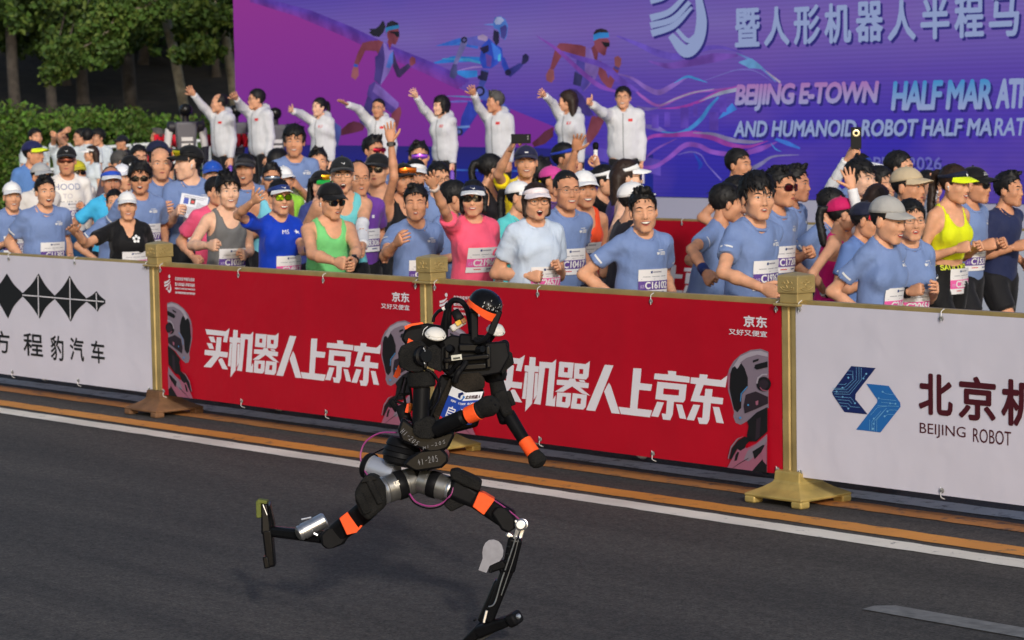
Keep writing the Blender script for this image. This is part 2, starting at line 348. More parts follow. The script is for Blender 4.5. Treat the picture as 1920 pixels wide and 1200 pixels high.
SLOGAN_B = [[(100,385),(130,440),(262,890),(145,880),(35,530)], [(440,145),(555,150),(540,385),(708,405),(690,510),(525,495),(505,800),(712,825),(682,940),(275,892),(240,775),(402,795)],
 [(740,225),(930,240),(925,180),(1040,190),(1038,250),(1230,275),(1225,370),(730,318)], [[(780,360),(1190,400),(1170,650),(1145,690),(1015,680),(1000,890),(965,980),(865,970),(845,872),(905,880),(918,662),(755,642)],[(868,465),(1085,485),(1080,580),(862,562)]],
 [(780,685),(875,695),(800,932),(700,920)], [(1045,718),(1130,728),(1190,960),(1098,945)],
 [(1245,280),(1360,290),(1370,228),(1480,238),(1470,298),(1665,320),(1752,245),(1728,435),(1425,400),(1370,575),(1440,580),(1450,465),(1550,470),(1540,590),(1700,610),(1690,712),(1528,695),(1510,960),(1480,1035),(1370,1030),(1345,930),(1412,935),(1425,685),(1245,665),(1320,390),(1240,380)],
 [(1285,720),(1380,730),(1298,980),(1195,968)], [(1555,752),(1645,760),(1712,1020),(1610,1005)]]
SLOGAN = [shp(l, YB, 380, 600, 10) for l in SLOGAN_A] + [shp(l, YB, 540, 620, 10) for l in SLOGAN_B]
# the helmeted robot printed at both ends of a red banner (traced at the right end, 4.8 px per photo px)
HEAD = [(0, [(400,95),(330,68),(240,78),(150,120),(85,180),(45,250),(28,330),(38,450),(70,560),(90,640),(82,680),(105,735),(150,752),(210,718),(300,640),(400,600)]),
 (4, [(395,140),(300,120),(200,150),(120,210),(80,232),(140,140),(240,92),(330,84),(395,108)]),
 (1, [(75,240),(150,190),(185,240),(215,330),(215,410),(160,480),(155,600),(120,640),(90,610),(60,480),(50,420),(58,290)]),
 (4, [(100,225),(130,180),(155,195),(120,250)]), (2, [(32,290),(58,288),(50,430),(36,440)]), (1, [(262,172),(316,155),(312,175),(264,192)]), (1, [(285,210),(395,180),(395,232),(300,255),(275,240)]),
 (3, [(200,480),(290,450),(400,500),(400,560),(290,610),(190,650),(180,580)]), (1, circ(362,385,66)), (4, band([(300,380),(312,330),(350,300),(395,298)], 14)), (2, band([(330,410),(350,438),(395,446)], 9)), (3, circ(366,385,44)),
 (1, [(215,720),(300,640),(400,590),(400,810),(300,900),(220,900),(215,840),(230,760)]), (3, [(300,700),(340,680),(330,860),(290,890)]), (2, [(292,540),(318,530),(316,570),(296,575)]), (5, circ(155,688,11)), (5, band([(222,405),(165,470),(158,540)], 7)), (5, circ(228,572,8)),
 (2, [(400,830),(300,920),(220,960),(150,940),(110,1010),(70,1080),(42,1150),(400,1200)]), (0, [(400,850),(310,925),(225,985),(190,1060),(230,1080),(330,1000),(400,960)]),
 (1, [(200,855),(140,890),(85,960),(62,1055),(78,1062),(130,965),(160,985),(200,960),(215,925),(240,900),(238,870)]), (0, [(195,850),(140,880),(80,960),(55,1060),(48,1050),(75,945),(130,875)]),
 (1, [(365,930),(270,990),(290,1060),(345,1000),(360,1060),(268,1165),(400,1185),(400,940)]), (1, [(120,1020),(140,990),(150,1000),(130,1070),(108,1075)]), (1, band([(90,1150),(150,1100),(235,1050)], 5)), (2, [(345,1010),(400,900),(400,1110),(370,1080)])]
HEADM = [plain((128, 114, 128)), plain((12, 10, 14)), plain((152, 90, 112)), plain((40, 28, 38)), plain((166, 156, 168)), plain((60, 140, 200))]
RED = mat("red_banner_vinyl", lin((178, 4, 32)), .5, spec=.25, bump=.35, bscale=2.6, bdist=.045, var=.05, vscale=2); WVIN = mat("white_banner_vinyl", lin((212, 208, 220)), .5, spec=.25, bump=.35, bscale=2.4, bdist=.045, var=.03, vscale=2)
PRINT_W = plain((226, 222, 228), .5)
def ties(t, x0, x1, Y, zt, zb, n=4, dark=False):
    L = x1 - x0; e0 = MB(); lathe(e0, (0, -.004, 0), (0, -1, 0), [(0, .014), (.004, .013), (.005, .008)], 10)
    me = e0.mesh("eyelet", GREYM); b = MB(); tube(b, spline([(0, -.004, 0), (.003, -.008, .016), (.002, -.006, .034), (0, .02, .046)], 4), .0022, 6); tube(b, [(0, -.006, 0), (.004, -.010, -.018)], .0018, 5)
    m2 = b.mesh("cable_tie", WTIE)
    for i in range(n):
        x = x0 + .03 + (L - .06) * i / (n - 1)
        for z in (zt - .025, zb + .025):
            o = bpy.data.objects.new("eyelet", me); COL.objects.link(o); o.parent = t; o.location = (x - t.location.x, -.003, z)
            if True:
                o2 = bpy.data.objects.new("cable_tie", m2); COL.objects.link(o2); o2.parent = t; o2.location = (x - t.location.x, -.004, z)
                if z < .5: o2.rotation_euler = (0, math.pi, 0)
def banner(x0, x1, Y, zb, zt, m, label, group):
    t = thing("banner", label, "banner", ((x0 + x1) / 2, Y, 0), 0, group); b = MB(); L = (x1 - x0) / 2
    box(b, (0, .0015, (zb + zt) / 2), (2 * L, .003, zt - zb)); b.build("sheet", m, t, smooth=False)
    ties(t, x0, x1, Y, zt, zb); return t
ZB, ZT = .145, 1.048
class Bold(list): d = 0.0
def txt(s, x0, x1, z0, z1, bold=.0, shear=0, spacing=1.0, k=0):
    v, f = text2d(s, 1, 0, shear, spacing); d = bold * (z1 - z0) * .9; f = Bold(f) if d else f
    if d: f.d = d
    return (fit2d(v, x0 + d, z0 + d, x1 - d, z1 - d), f, k)
# event emblem: three brush strokes and a dot, with small lines of writing
def event_mark(cx, cz, s, flip=1):
    it = []
    def B(p, w): v, f = poly(ribbon(p, w)); it.append((np.stack([cx + (v[:, 0] * flip) * s, cz + v[:, 1] * s], 1), f, 0))
    B([(-.5, .12), (-.1, .22), (.25, .42)], [.16, .14, .05]); B([(-.5, -.1), (-.1, 0), (.3, .26)], [.16, .14, .05]); B([(-.15, -.30), (.1, -.5), (.3, -.3), (.22, .1)], [.05, .18, .18, .05]); B([(-.3, -.35), (-.05, -.2), (.1, -.02)], [.1, .1, .05])
    v, f = poly(circ(.18, .62, .13, 12)); it.append((np.stack([cx + v[:, 0] * s, cz + v[:, 1] * s], 1), f, 0)); return it
def red_banner(x0, x1, Y, dx, label, zoff=0):
    t = banner(x0, x1, Y, ZB + zoff, ZT + zoff, RED, label, "red banners with the white robot slogan"); S = Sheet(t, Y, (t.location.x, Y, 0))
    S.put("slogan", [(v + [dx, zoff], f, 0) for v, f in SLOGAN], 1, PRINT_W)
    R0 = XP[3] - .054; w = x1                                     # head traced against the right end of the near right banner
    for nm, fl in (("robot_picture", 0), ("robot_picture", 1)):
        for lay in (0,):
            items = []
            for i, (k, pts) in enumerate(HEAD):
                v, f = shp(pts, YB, 1360, 640, 4.8); v = v.copy(); v[:, 0] = np.minimum(v[:, 0] - R0, 0) + x1; v[:, 1] = np.maximum(v[:, 1], ZB + .001) + zoff
                if fl: v[:, 0] = x0 + x1 - v[:, 0]
                items.append((v, f, k, i))
            mb = MB()
            for v, f, k, i in items: mb.add(np.stack([v[:, 0] - t.location.x, np.full(len(v), -.0012 - .0006 * i), v[:, 1]], 1), f, k)
            mb.build(nm, HEADM, t, smooth=False, fixn=False)
    zt = ZT + zoff
    S.put("shop_lettering", [txt("京东", x1 - .27, x1 - .10, zt - .13, zt - .068, .035), txt("又好又便宜", x1 - .38, x1 - .10, zt - .178, zt - .146, .02)], 1, PRINT_W)
    e = event_mark(x0 + .115, zt - .125, .095)
    e += [txt("北京亦庄半程马拉松", x0 + .20, x0 + .44, zt - .09, zt - .066, .02), txt("暨人形机器人半程马拉松", x0 + .20, x0 + .44, zt - .128, zt - .104, .02), txt("BEIJING E-TOWN HALF MARATHON", x0 + .20, x0 + .44, zt - .155, zt - .140, .02), txt("AND HUMANOID ROBOT HALF MARATHON", x0 + .20, x0 + .44, zt - .182, zt - .167, .02)]
    S.put("event_emblem", e, 1, PRINT_W); return t
B2 = (XP[1] + .062, XP[2] - .062); B3 = (XP[2] + .062, XP[3] - .062); step = XP[2] - XP[1]
red_banner(*B2, YB, 0, "red banner with white Chinese slogan hanging between the rusty post and the robot")
red_banner(*B3, YB, step, "red banner with white Chinese slogan partly hidden behind the running robot")
# white banner at the left: spiked black emblem and four characters
t = banner(XP[0] + .062, XP[1] - .060, YB, ZB, ZT + .012, WVIN, "white banner with spiky black emblem hanging at the left end of the fence", None)
S = Sheet(t, YB, (t.location.x, YB, 0))
def spk(p): return shp(p, YB, 60, 480, 1341 / 380)
blk = []
def spike(cx, top, bot, y, xl, xr, yl, yr):   # curved four-pointed star arm
    q = []
    up = [(xl, yl - 10), ((xl * .45 + cx * .55), (yl * .55 + top * .45) - 5), (cx, top), ((xr * .45 + cx * .55), (yr * .55 + top * .45) - 5), (xr, yr - 10)]
    dn = [(xr, yr + 12), ((xr * .45 + cx * .55), (yr * .55 + bot * .45) + 5), (cx + 8, bot), ((xl * .45 + cx * .55), (yl * .55 + bot * .45) + 5), (xl, yl + 12)]
    a = spline(up[:3], 6)[:-1] + spline(up[2:], 6); b2 = spline(dn[:3], 6)[:-1] + spline(dn[2:], 6); return [tuple(p) for p in a + b2]
for args in ((45, 115, 415, 262, -60, 152, 255, 272), (250, 130, 435, 282, 152, 362, 272, 290), (428, 232, 368, 298, 362, 487, 290, 302), (-165, 115, 415, 250, -260, -60, 240, 255), (-330, 220, 350, 240, -400, -260, 232, 240)):
    v, f = spk(spike(*args)); blk.append((v, f, 0))
wl = [(spk(band([(-60, 258), (45, 266), (250, 284), (480, 302)], 7)) + (1,))]
for cx, a, b_ in ((45, 130, 400), (255, 145, 420), (430, 245, 358)): wl.append(spk(band([(cx - 2, a), (cx + 2, b_)], 6)) + (1,))
PB = plain((20, 20, 22), .5)
S.put("emblem", blk, 1, [PB]); S.put("emblem_seams", [(v, f, 0) for v, f, _ in wl], 2, [PRINT_W])
def pxbox(x0, x1, yt, yb, xm, Y=YB):     # X range from px columns, Z range from px rows measured at column xm
    return on_y(x0, yt, Y)[0], on_y(x1, yt, Y)[0], on_y(xm, yb, Y)[2], on_y(xm, yt, Y)[2]
for ch, x0, x1, yt, yb in (("方", -12, 18, 620, 662), ("程", 44, 80, 625, 668), ("豹", 95, 119, 629, 676), ("汽", 131, 157, 633, 677), ("车", 171, 196, 639, 681)):
    S.put("lettering", [txt(ch, *pxbox(x0, x1, yt, yb, (x0 + x1) / 2), .018)], 1, [PB])
# white banner at the right: folded blue circuit logo and dark red characters
t = banner(XP[3] + .045, XP[4] - .06, YB - .006, ZB, ZT + .008, WVIN, "white banner with blue circuit logo hanging at the right end of the fence", None)
YW = YB - .006; S = Sheet(t, YW, (t.location.x, YW, 0)); LO = lambda p: shp(p, YW, 1540, 670, 6)
NAVY = plain((16, 34, 92), .5); BLUE = plain((34, 104, 176), .5); PALE = plain((120, 180, 220), .5); MAROON = plain((74, 14, 26), .5)
S.put("logo", [LO([(340,98),(615,120),(390,410),(385,470),(525,642),(262,615),(135,425),(122,390)]) + (0,), LO([(508,296),(760,320),(890,510),(895,555),(668,845),(395,812),(632,505),(632,475)]) + (1,)], 1, [NAVY, BLUE])
tr = []
for q in ([(300,150),(360,155),(365,250),(260,350),(130,345)], [(290,190),(355,195),(360,240)], [(400,110),(400,250),(290,365),(140,360)], [(430,110),(430,255),(310,390),(135,385)], [(455,115),(455,255),(325,415),(150,410)], [(160,440),(340,455),(385,515)], [(190,475),(320,485),(350,520)], [(200,510),(310,520),(335,555),(440,562)], [(220,545),(290,550),(310,575)], [(185,300),(270,305),(290,290)], [(510,180),(475,240)],
          [(695,390),(740,410),(820,420)], [(645,460),(690,470),(850,485)], [(680,505),(840,520)], [(640,540),(690,545),(880,550)], [(750,605),(780,590),(860,595)], [(720,660),(760,640),(830,645)], [(560,650),(640,560),(750,548)], [(575,830),(575,720),(680,600)], [(600,835),(600,720),(720,590)], [(630,835),(630,700),(740,570)], [(550,820),(550,700)]):
    tr.append(LO(band(q, 4)) + (0,))
for c in ((512,184),(480,237),(310,228),(245,342),(178,385),(246,445),(385,515),(310,575),(697,387),(650,460),(780,517),(840,521),(750,607),(718,662),(597,688),(597,746),(587,803)): tr.append(LO(circ(*c, 11, 10)) + (0,))
S.put("circuit_traces", tr, 2, [PALE])
for ch, x0, x1, yt, yb in (("北", 1723, 1787, 701, 779), ("京", 1798, 1868, 706, 789), ("机", 1878, 1950, 712, 800), ("器", 1962, 2036, 720, 812), ("人", 2050, 2124, 730, 822)):
    S.put("lettering", [txt(ch, *pxbox(x0, x1, yt, yb, (x0 + x1) / 2, YW), .032)], 1, [MAROON])
a = pxbox(1725, 1811, 796, 822, 1765, YW); S.put("lettering", [txt("BEIJING", *a, .0)], 1, [MAROON]); b0, b1 = on_y(1825, 800, YW)[0], on_y(1825, 800, YW)[0] + (a[1] - a[0]) * .80
S.put("lettering", [txt("ROBOT", b0, b1, *a[2:], .0)], 1, [MAROON])
t = None
# ------------------------------------------------------------------ far fence beyond the runners
YR = 16.5
dxr = on_y(1243, 540, YR)[0] - on_y(566, 690, YB)[0]
rx0 = B2[0] + dxr; far_b = []
for k in (-1, 0):
    red_banner(rx0 + k * step, rx0 + k * step + (B2[1] - B2[0]), YR, dxr + k * step, ("red slogan banner on the far fence right behind the smiling runner" if k == 0 else "red slogan banner on the far fence hidden by the crowd"), .01)
wx0 = rx0 + step
for k in range(2):
    tt = banner(wx0 + k * step, wx0 + k * step + (B2[1] - B2[0]), YR, ZB, ZT + .01, mat("pale_banner_vinyl", lin((196, 204, 220)), .5, bump=.2, bscale=2), ["pale white banner on the far fence behind the pink dressed runner", "pale white banner on the far fence at the right edge"][k], "pale banners on the far fence")
    S = Sheet(tt, YR, (tt.location.x, YR, 0)); S.put("logo", [(np.array(v) * [.9, .9] + [tt.location.x, .6], f, 0) for v, f in [poly([(-.5, 0), (-.3, .28), (-.05, .28), (-.25, 0), (-.05, -.28), (-.3, -.28)])]], 1, [BLUE])
for k in range(-1, 4):
    fp = thing("fence_post", ["golden post of the far fence hidden by the crowd", "golden post of the far fence left of its red banner", "golden post of the far fence between red and white banner", "golden post of the far fence among the right hand runners", "golden post of the far fence at the right edge"][k + 1], "fence post", (rx0 - .065 + k * step, YR + .05, 0), 0, "posts of the far fence")
    b = MB(); rings(b, [(0, .2), (.04, .2), (.08, .13), (.12, .09), (.17, .085)]); b.build("base", GOLD, fp, smooth=False)
    b = MB(); rings(b, [(.17, .054), (1.06, .054)]); b.build("shaft", GOLD, fp, smooth=False); b = MB(); rings(b, [(1.06, .06), (1.11, .06), (1.112, .071), (1.2, .071), (1.22, .01)]); b.build("cap", GOLD, fp, smooth=False)
b = MB(); bar(b, (rx0 - step, YR + .04, 1.06), (wx0 + 2 * step, YR + .04, 1.06), .04, .034); tag(b.build("fence_rail", GOLD, smooth=False), "long golden top rail of the far fence", "fence rail")

# ------------------------------------------------------------------ stage and LED wall
YS = 23.0; SX0 = on_y(441, 150, YS)[0]; SX1 = -9.0; SZ0, SZ1 = .95, 8.5  # wall top carried up out of view to throw shade on the wood
def emit(name, rgb, s=1.0): return mat(name, (.004, .004, .005), .9, spec=.05, emis=lin(rgb), estr=s)
def led_base():
    m = emit("led_picture", (80, 62, 165)); nt = m.node_tree; N = nt.nodes; L = nt.links; b = N["Principled BSDF"]; tc = N.new("ShaderNodeTexCoord")
    sp = N.new("ShaderNodeSeparateXYZ"); L.new(tc.outputs["Object"], sp.inputs[0])
    r = N.new("ShaderNodeValToRGB"); mr = N.new("ShaderNodeMapRange"); mr.inputs[1].default_value = .9; mr.inputs[2].default_value = 4.6; L.new(sp.outputs[2], mr.inputs[0]); L.new(mr.outputs[0], r.inputs[0])
    e = r.color_ramp.elements; e[0].position = 0; e[0].color = (*lin((46, 44, 150)), 1); e[1].position = 1; e[1].color = (*lin((66, 58, 160)), 1)
    for p, c in ((.22, (58, 46, 166)), (.42, (90, 68, 164)), (.60, (116, 98, 172)), (.8, (84, 66, 162))): q = e.new(p); q.color = (*lin(c), 1)
    mp = N.new("ShaderNodeMapping"); mp.inputs["Scale"].default_value = (.55, 1, 1.1); mp.inputs["Rotation"].default_value = (0, .5, 0); L.new(tc.outputs["Object"], mp.inputs[0])
    no = N.new("ShaderNodeTexNoise"); no.inputs["Scale"].default_value = .9; no.inputs["Detail"].default_value = 3; L.new(mp.outputs[0], no.inputs[0])
    m2 = N.new("ShaderNodeMapRange"); m2.inputs[1].default_value = .42; m2.inputs[2].default_value = .75; m2.inputs[4].default_value = .6; L.new(no.outputs[0], m2.inputs[0])
    mx = N.new("ShaderNodeMix"); mx.data_type = 'RGBA'; L.new(m2.outputs[0], mx.inputs["Factor"]); L.new(r.outputs[0], mx.inputs["A"]); mx.inputs["B"].default_value = (*lin((112, 80, 164)), 1)
    wv = N.new("ShaderNodeTexWave"); wv.bands_direction = 'Z'; wv.inputs["Scale"].default_value = 6.0; L.new(tc.outputs["Object"], wv.inputs[0])
    m3 = N.new("ShaderNodeMapRange"); m3.inputs[3].default_value = .93; m3.inputs[4].default_value = 1.05; L.new(wv.outputs[0], m3.inputs[0])
    mu = N.new("ShaderNodeMix"); mu.data_type = 'RGBA'; mu.blend_type = 'MULTIPLY'; mu.inputs["Factor"].default_value = 1; L.new(mx.outputs["Result"], mu.inputs["A"]); L.new(m3.outputs[0], mu.inputs["B"])
    L.new(mu.outputs["Result"], b.inputs["Emission Color"]); return m
def led_ramp(name, lo, hi, z0, z1):
    m = emit(name, lo); nt = m.node_tree; N = nt.nodes; L = nt.links; b = N["Principled BSDF"]; tc = N.new("ShaderNodeTexCoord"); sp = N.new("ShaderNodeSeparateXYZ"); L.new(tc.outputs["Object"], sp.inputs[0])
    mr = N.new("ShaderNodeMapRange"); mr.inputs[1].default_value = z0; mr.inputs[2].default_value = z1; L.new(sp.outputs[2], mr.inputs[0])
    mx = N.new("ShaderNodeMix"); mx.data_type = 'RGBA'; L.new(mr.outputs[0], mx.inputs["Factor"]); mx.inputs["A"].default_value = (*lin(lo), 1); mx.inputs["B"].default_value = (*lin(hi), 1); L.new(mx.outputs["Result"], b.inputs["Emission Color"]); return m
LED = thing("led_wall", "large purple led wall showing running figures and white lettering", "screen", ((SX0 + SX1) / 2, YS, 0))
lx = LED.location.x
b = MB(); box(b, ((SX0 + SX1) / 2 - lx, .16, (SZ0 + SZ1) / 2), (SX1 - SX0, .3, SZ1 - SZ0)); b.build("cabinet", plain((28, 28, 32), .6), LED, smooth=False)
b = MB(); b.add([(SX0 - lx, 0, SZ0), (SX1 - lx, 0, SZ0), (SX1 - lx, 0, SZ1), (SX0 - lx, 0, SZ1)], [(0, 1, 2, 3)]); b.build("picture", led_base(), LED, smooth=False, fixn=False)
SS = Sheet(LED, YS, (lx, YS, 0)); P = lambda p, ox=0, oy=0, k=1.0: shp(p, YS, ox, oy, k)
_sl = {}
def shaded_led(c):          # painted figures: soft mottled brush shading in the picture itself
    if c not in _sl:
        m = _sl[c] = emit("led_colour", c); nt = m.node_tree; N = nt.nodes; b_ = N["Principled BSDF"]; tc = N.new("ShaderNodeTexCoord"); no = N.new("ShaderNodeTexNoise"); no.inputs["Scale"].default_value = 3.2; no.inputs["Detail"].default_value = 2; nt.links.new(tc.outputs["Object"], no.inputs[0])
        mr = N.new("ShaderNodeMapRange"); mr.inputs[1].default_value = .35; mr.inputs[2].default_value = .65; nt.links.new(no.outputs[0], mr.inputs[0]); mx = N.new("ShaderNodeMix"); mx.data_type = 'RGBA'
        L0 = lin(c); mx.inputs["A"].default_value = (*[v * .74 for v in L0], 1); mx.inputs["B"].default_value = (*[v * 1.22 + .006 for v in L0], 1); nt.links.new(mr.outputs[0], mx.inputs["Factor"]); nt.links.new(mx.outputs["Result"], b_.inputs["Emission Color"])
    return _sl[c]
def art(name, items, layer, label=None):
    cols = []; it = []
    for rgb, v in items:
        if rgb not in cols: cols.append(rgb)
        it.append((v[0], v[1], cols.index(rgb)))
    mb = MB()
    for i, (v, f, k) in enumerate(it): mb.add(np.stack([v[:, 0] - lx, np.full(len(v), -.003 * layer - .0012 * i), v[:, 1]], 1), f, k)
    return mb.build(name, [shaded_led(c) for c in cols], LED, smooth=False, fixn=False)
mag = P([(425, -120), (470, 0), (560, 28), (640, 62), (720, 100), (800, 135), (860, 165), (960, 205), (1045, 240), (1000, 277), (425, 270)])
mag[0][:, 0] = np.maximum(mag[0][:, 0], SX0)
SS.put("magenta_field", [(*mag, 0)], 1, [led_ramp("led_magenta", (116, 46, 146), (142, 52, 142), 1.5, 3.8)])
fl = P([(425, 270), (1000, 277), (1225, 290), (1225, 372), (1000, 362), (700, 352), (425, 345)]); fl[0][:, 0] = np.maximum(fl[0][:, 0], SX0); fl[0][:, 1] = np.maximum(fl[0][:, 1], SZ0)
SS.put("blue_floor", [(*fl, 0)], 1, [led_ramp("led_floor", (26, 40, 140), (40, 38, 112), .95, 1.6)])
art("soft_edge", [((110 - 8 * i, 53 + i, 146 + 3 * i), P(band([(470 + 9 * i, 0), (560 + 7 * i, 28 - 2 * i), (640 + 6 * i, 62 - 3 * i), (720 + 6 * i, 100 - 3 * i), (800 + 6 * i, 135 - 4 * i), (862 + 6 * i, 165 - 4 * i)], 7))) for i in range(4)], 3)
art("floor_line", [((56, 96, 180), P([(500, 311), (900, 318), (1150, 322), (1150, 324), (900, 321), (500, 313)])), ((90, 70, 170), P([(1050, 262), (1240, 300), (1240, 330), (1120, 300)]))], 3)
SK, SKD, SKL = (118, 58, 72), (84, 38, 56), (140, 80, 88)
kD = 738 / 160
D = lambda p: P(p, 640, 20, kD)
art("running_woman", [
 (SKD, D([(0,1030),(60,975),(110,955),(165,968),(210,985),(190,1035),(120,1055),(0,1080)])), ((72, 84, 150), D([(-60,960),(0,1005),(0,1060),(-30,1180),(-70,1120)])), ((62, 50, 112), D([(245,640),(230,740),(190,860),(160,960),(205,1000),(280,880),(330,780),(300,660)])), (SK, D([(440,880),(470,850),(515,830),(525,880),(505,960),(470,1080),(400,1180),(380,1160),(420,1020)])),
 ((82, 62, 140), D([(290,610),(245,650),(225,730),(270,770),(440,890),(500,830),(505,800),(380,690),(345,650)])), ((118, 90, 168), D([(300,625),(275,700),(480,850),(500,825),(500,795),(375,680)])),
 (SK, D([(190,278),(255,262),(330,255),(370,270),(375,330),(330,390),(310,350),(215,345),(155,470),(115,460),(150,360)])), (SKL, D([(120,470),(152,478),(158,560),(128,600),(92,572),(100,515)])), ((50, 80, 170), D([(118,458),(152,466),(148,490),(112,484)])),
 ((64, 50, 116), D([(370,275),(320,385),(298,400),(302,500),(290,600),(345,645),(380,480),(390,400)])), ((120, 98, 170), D([(370,272),(395,285),(420,345),(455,335),(468,420),(420,540),(345,648),(370,520),(385,420)])), ((76, 108, 188), D([(425,385),(462,345),(468,430),(430,500),(395,490)])),
 ((58, 44, 84), D([(458,340),(490,450),(515,505),(590,455),(612,485),(515,580),(490,570),(455,480)])), (SK, D([(602,470),(600,420),(620,395),(650,410),(652,455),(620,480)])),
 ((120, 50, 64), D([(410,270),(425,230),(450,250),(445,290),(430,340)])), (SK, D([(405,190),(425,170),(505,150),(515,215),(498,260),(480,295),(445,285),(410,235)])), ((34, 34, 46), D([(395,150),(410,105),(450,85),(500,105),(512,135),(420,160),(395,200)])), ((34, 34, 46), D([(385,100),(370,85),(340,130),(310,155),(252,158),(270,175),(250,190),(290,220),(340,228),(375,190),(395,140)])),
 ((46, 120, 172), D([(393,150),(420,140),(510,122),(515,152),(420,172),(400,195)])), ((24, 24, 34), D([(435,180),(515,180),(515,225),(495,232),(470,200),(435,190)]))], 2)
kE = 5.0
E_ = lambda p: P(p, 830, 20, kE)
art("speed_streaks", [((42, 110, 190), E_(band([(-120,500),(100,455),(380,455)], [4,60,40]))), ((50, 96, 186), E_(band([(-60,330),(160,290),(340,330)], [3,70,60]))), ((48, 120, 196), E_(band([(-40,640),(160,600),(330,590)], [3,80,60]))), ((62, 140, 190), E_(band([(0,450),(250,460),(470,520)], [8,30,8]))), ((104, 96, 186), E_(band([(0,860),(150,850),(280,850)], [4,24,12]))), ((80, 140, 200), E_(band([(40,800),(200,805),(330,815)], [3,14,8]))), ((90, 130, 200), E_(band([(390,130),(470,130),(560,140)], [2,18,10]))), ((110, 96, 170), E_(band([(260,155),(400,165),(520,190)], [2,10,8]))), ((60, 120, 200), E_(band([(90,330),(200,290),(320,280)], [2,18,6]))), ((150, 120, 190), E_(band([(150,560),(300,530),(420,525)], [2,20,4])))], 2)
art("running_robot", [
 ((52, 44, 150), E_([(320,880),(450,800),(560,860),(640,950),(600,1000),(480,950),(330,970),(240,1110),(180,1180),(170,1060),(250,840)])), ((76, 92, 180), E_([(340,700),(380,690),(440,770),(560,850),(640,930),(620,1000),(440,850),(340,830)])), ((46, 60, 160), E_([(250,840),(180,1000),(170,1100),(210,1140),(330,970)])), ((30, 32, 60), E_(circ(158, 1135, 38))), ((86, 96, 160), E_(circ(158, 1135, 20))), ((100, 130, 190), E_([(60,1090),(260,1075),(265,1095),(80,1110)])),
 ((60, 70, 150), E_([(370,550),(440,560),(430,640),(390,720),(345,690),(365,620)])), ((34, 34, 66), E_([(365,560),(440,580),(420,660),(360,650)])), ((32, 32, 58), E_(circ(358, 755, 48))), ((92, 96, 170), E_(circ(358, 755, 28))), ((34, 34, 70), E_(circ(358, 625, 20))),
 ((108, 104, 160), E_([(190,270),(210,240),(250,245),(240,310),(150,500),(110,500)])), ((70, 70, 120), E_([(110,500),(145,505),(150,600),(120,640),(75,620),(85,560)])), ((84, 84, 168), E_([(230,255),(340,235),(420,240),(440,300),(400,340),(250,320)])), ((150, 130, 168), E_([(340,240),(390,222),(435,245),(430,290),(345,270)])), ((34, 32, 58), E_(circ(215, 275, 30))), ((90, 88, 140), E_(circ(215, 275, 15))),
 ((44, 70, 176), E_([(380,330),(450,260),(500,310),(570,350),(580,430),(530,500),(470,540),(390,540),(360,460)])), ((36, 34, 70), E_([(360,350),(445,320),(450,380),(400,405)])), ((60, 110, 206), E_([(470,290),(560,370),(570,450),(500,460)])), ((70, 160, 200), E_([(535,420),(560,400),(560,470),(535,475)])), ((96, 66, 150), E_([(420,400),(480,430),(470,530),(430,520)])),
 ((44, 66, 170), E_([(565,430),(600,440),(640,540),(650,620),(610,590),(570,510)])), ((48, 48, 120), E_([(615,580),(640,545),(740,490),(780,500),(740,550),(650,625)])), ((32, 32, 66), E_(circ(632, 580, 30))), ((38, 36, 76), E_([(760,500),(770,420),(800,400),(830,430),(825,470),(790,500)])),
 ((32, 30, 58), E_([(500,180),(550,200),(550,300),(520,330),(490,270)])), ((70, 110, 186), E_([(495,110),(510,65),(560,50),(610,80),(635,140),(625,230),(605,275),(570,255),(540,180),(500,165)])), ((150, 160, 200), E_([(505,100),(530,60),(570,60),(600,90),(560,130),(520,130)])), ((62, 60, 130), E_([(560,160),(610,130),(628,160),(620,230),(600,270),(570,250)]))], 3)
F_ = lambda p: P(p, 1010, 40, 5.0)
art("running_man", [
 (SKD, F_([(0,1090),(60,1030),(140,990),(140,1080),(60,1150),(-40,1180),(-60,1140)])), (SK, F_([(500,890),(610,880),(620,930),(560,1050),(470,1170),(430,1130),(470,990)])), ((74, 80, 160), F_([(420,1130),(500,1170),(540,1260),(440,1290),(380,1210)])), ((60, 48, 112), F_([(290,630),(360,640),(420,700),(520,880),(480,890),(360,860),(250,800)])), ((104, 76, 150), F_([(360,650),(420,690),(520,830),(540,900),(600,880),(460,720)])),
 (SK, F_([(160,260),(200,205),(260,205),(400,222),(450,240),(450,330),(400,380),(365,335),(240,290),(150,450),(110,450)])), (SKL, F_([(105,445),(150,455),(155,540),(125,578),(78,555),(75,500)])),
 ((76, 66, 150), F_([(365,345),(440,330),(440,490),(410,620),(330,590),(355,460)])), ((48, 46, 92), F_([(345,470),(420,510),(400,610),(330,590)])), ((118, 92, 164), F_([(450,240),(500,260),(545,390),(585,350),(590,420),(540,540),(430,660),(410,610),(440,480)])), ((78, 66, 150), F_([(440,490),(520,520),(480,590),(425,660),(400,610)])),
 (SK, F_([(590,370),(640,470),(665,535),(715,425),(765,455),(690,630),(665,630),(600,560),(565,490)])), (SKL, F_([(720,340),(750,322),(785,345),(785,400),(765,440),(725,425)])), ((70, 60, 130), F_([(722,415),(770,435),(758,460),(718,445)])),
 ((100, 46, 58), F_([(505,250),(540,215),(570,290),(560,370),(545,392)])), (SK, F_([(530,165),(570,160),(660,160),(680,190),(650,260),(640,315),(620,322),(560,280),(535,230)])), ((38, 32, 40), F_([(528,110),(550,78),(600,66),(650,80),(668,105),(560,110),(525,150)])), ((44, 116, 180), F_([(525,125),(580,105),(670,105),(675,150),(580,160),(528,185)])), ((24, 22, 30), F_([(600,190),(680,200),(680,235),(640,245),(615,215)]))], 2)
G_ = lambda p: P(p, 1200, 80, 1662 / 360)
RB = []
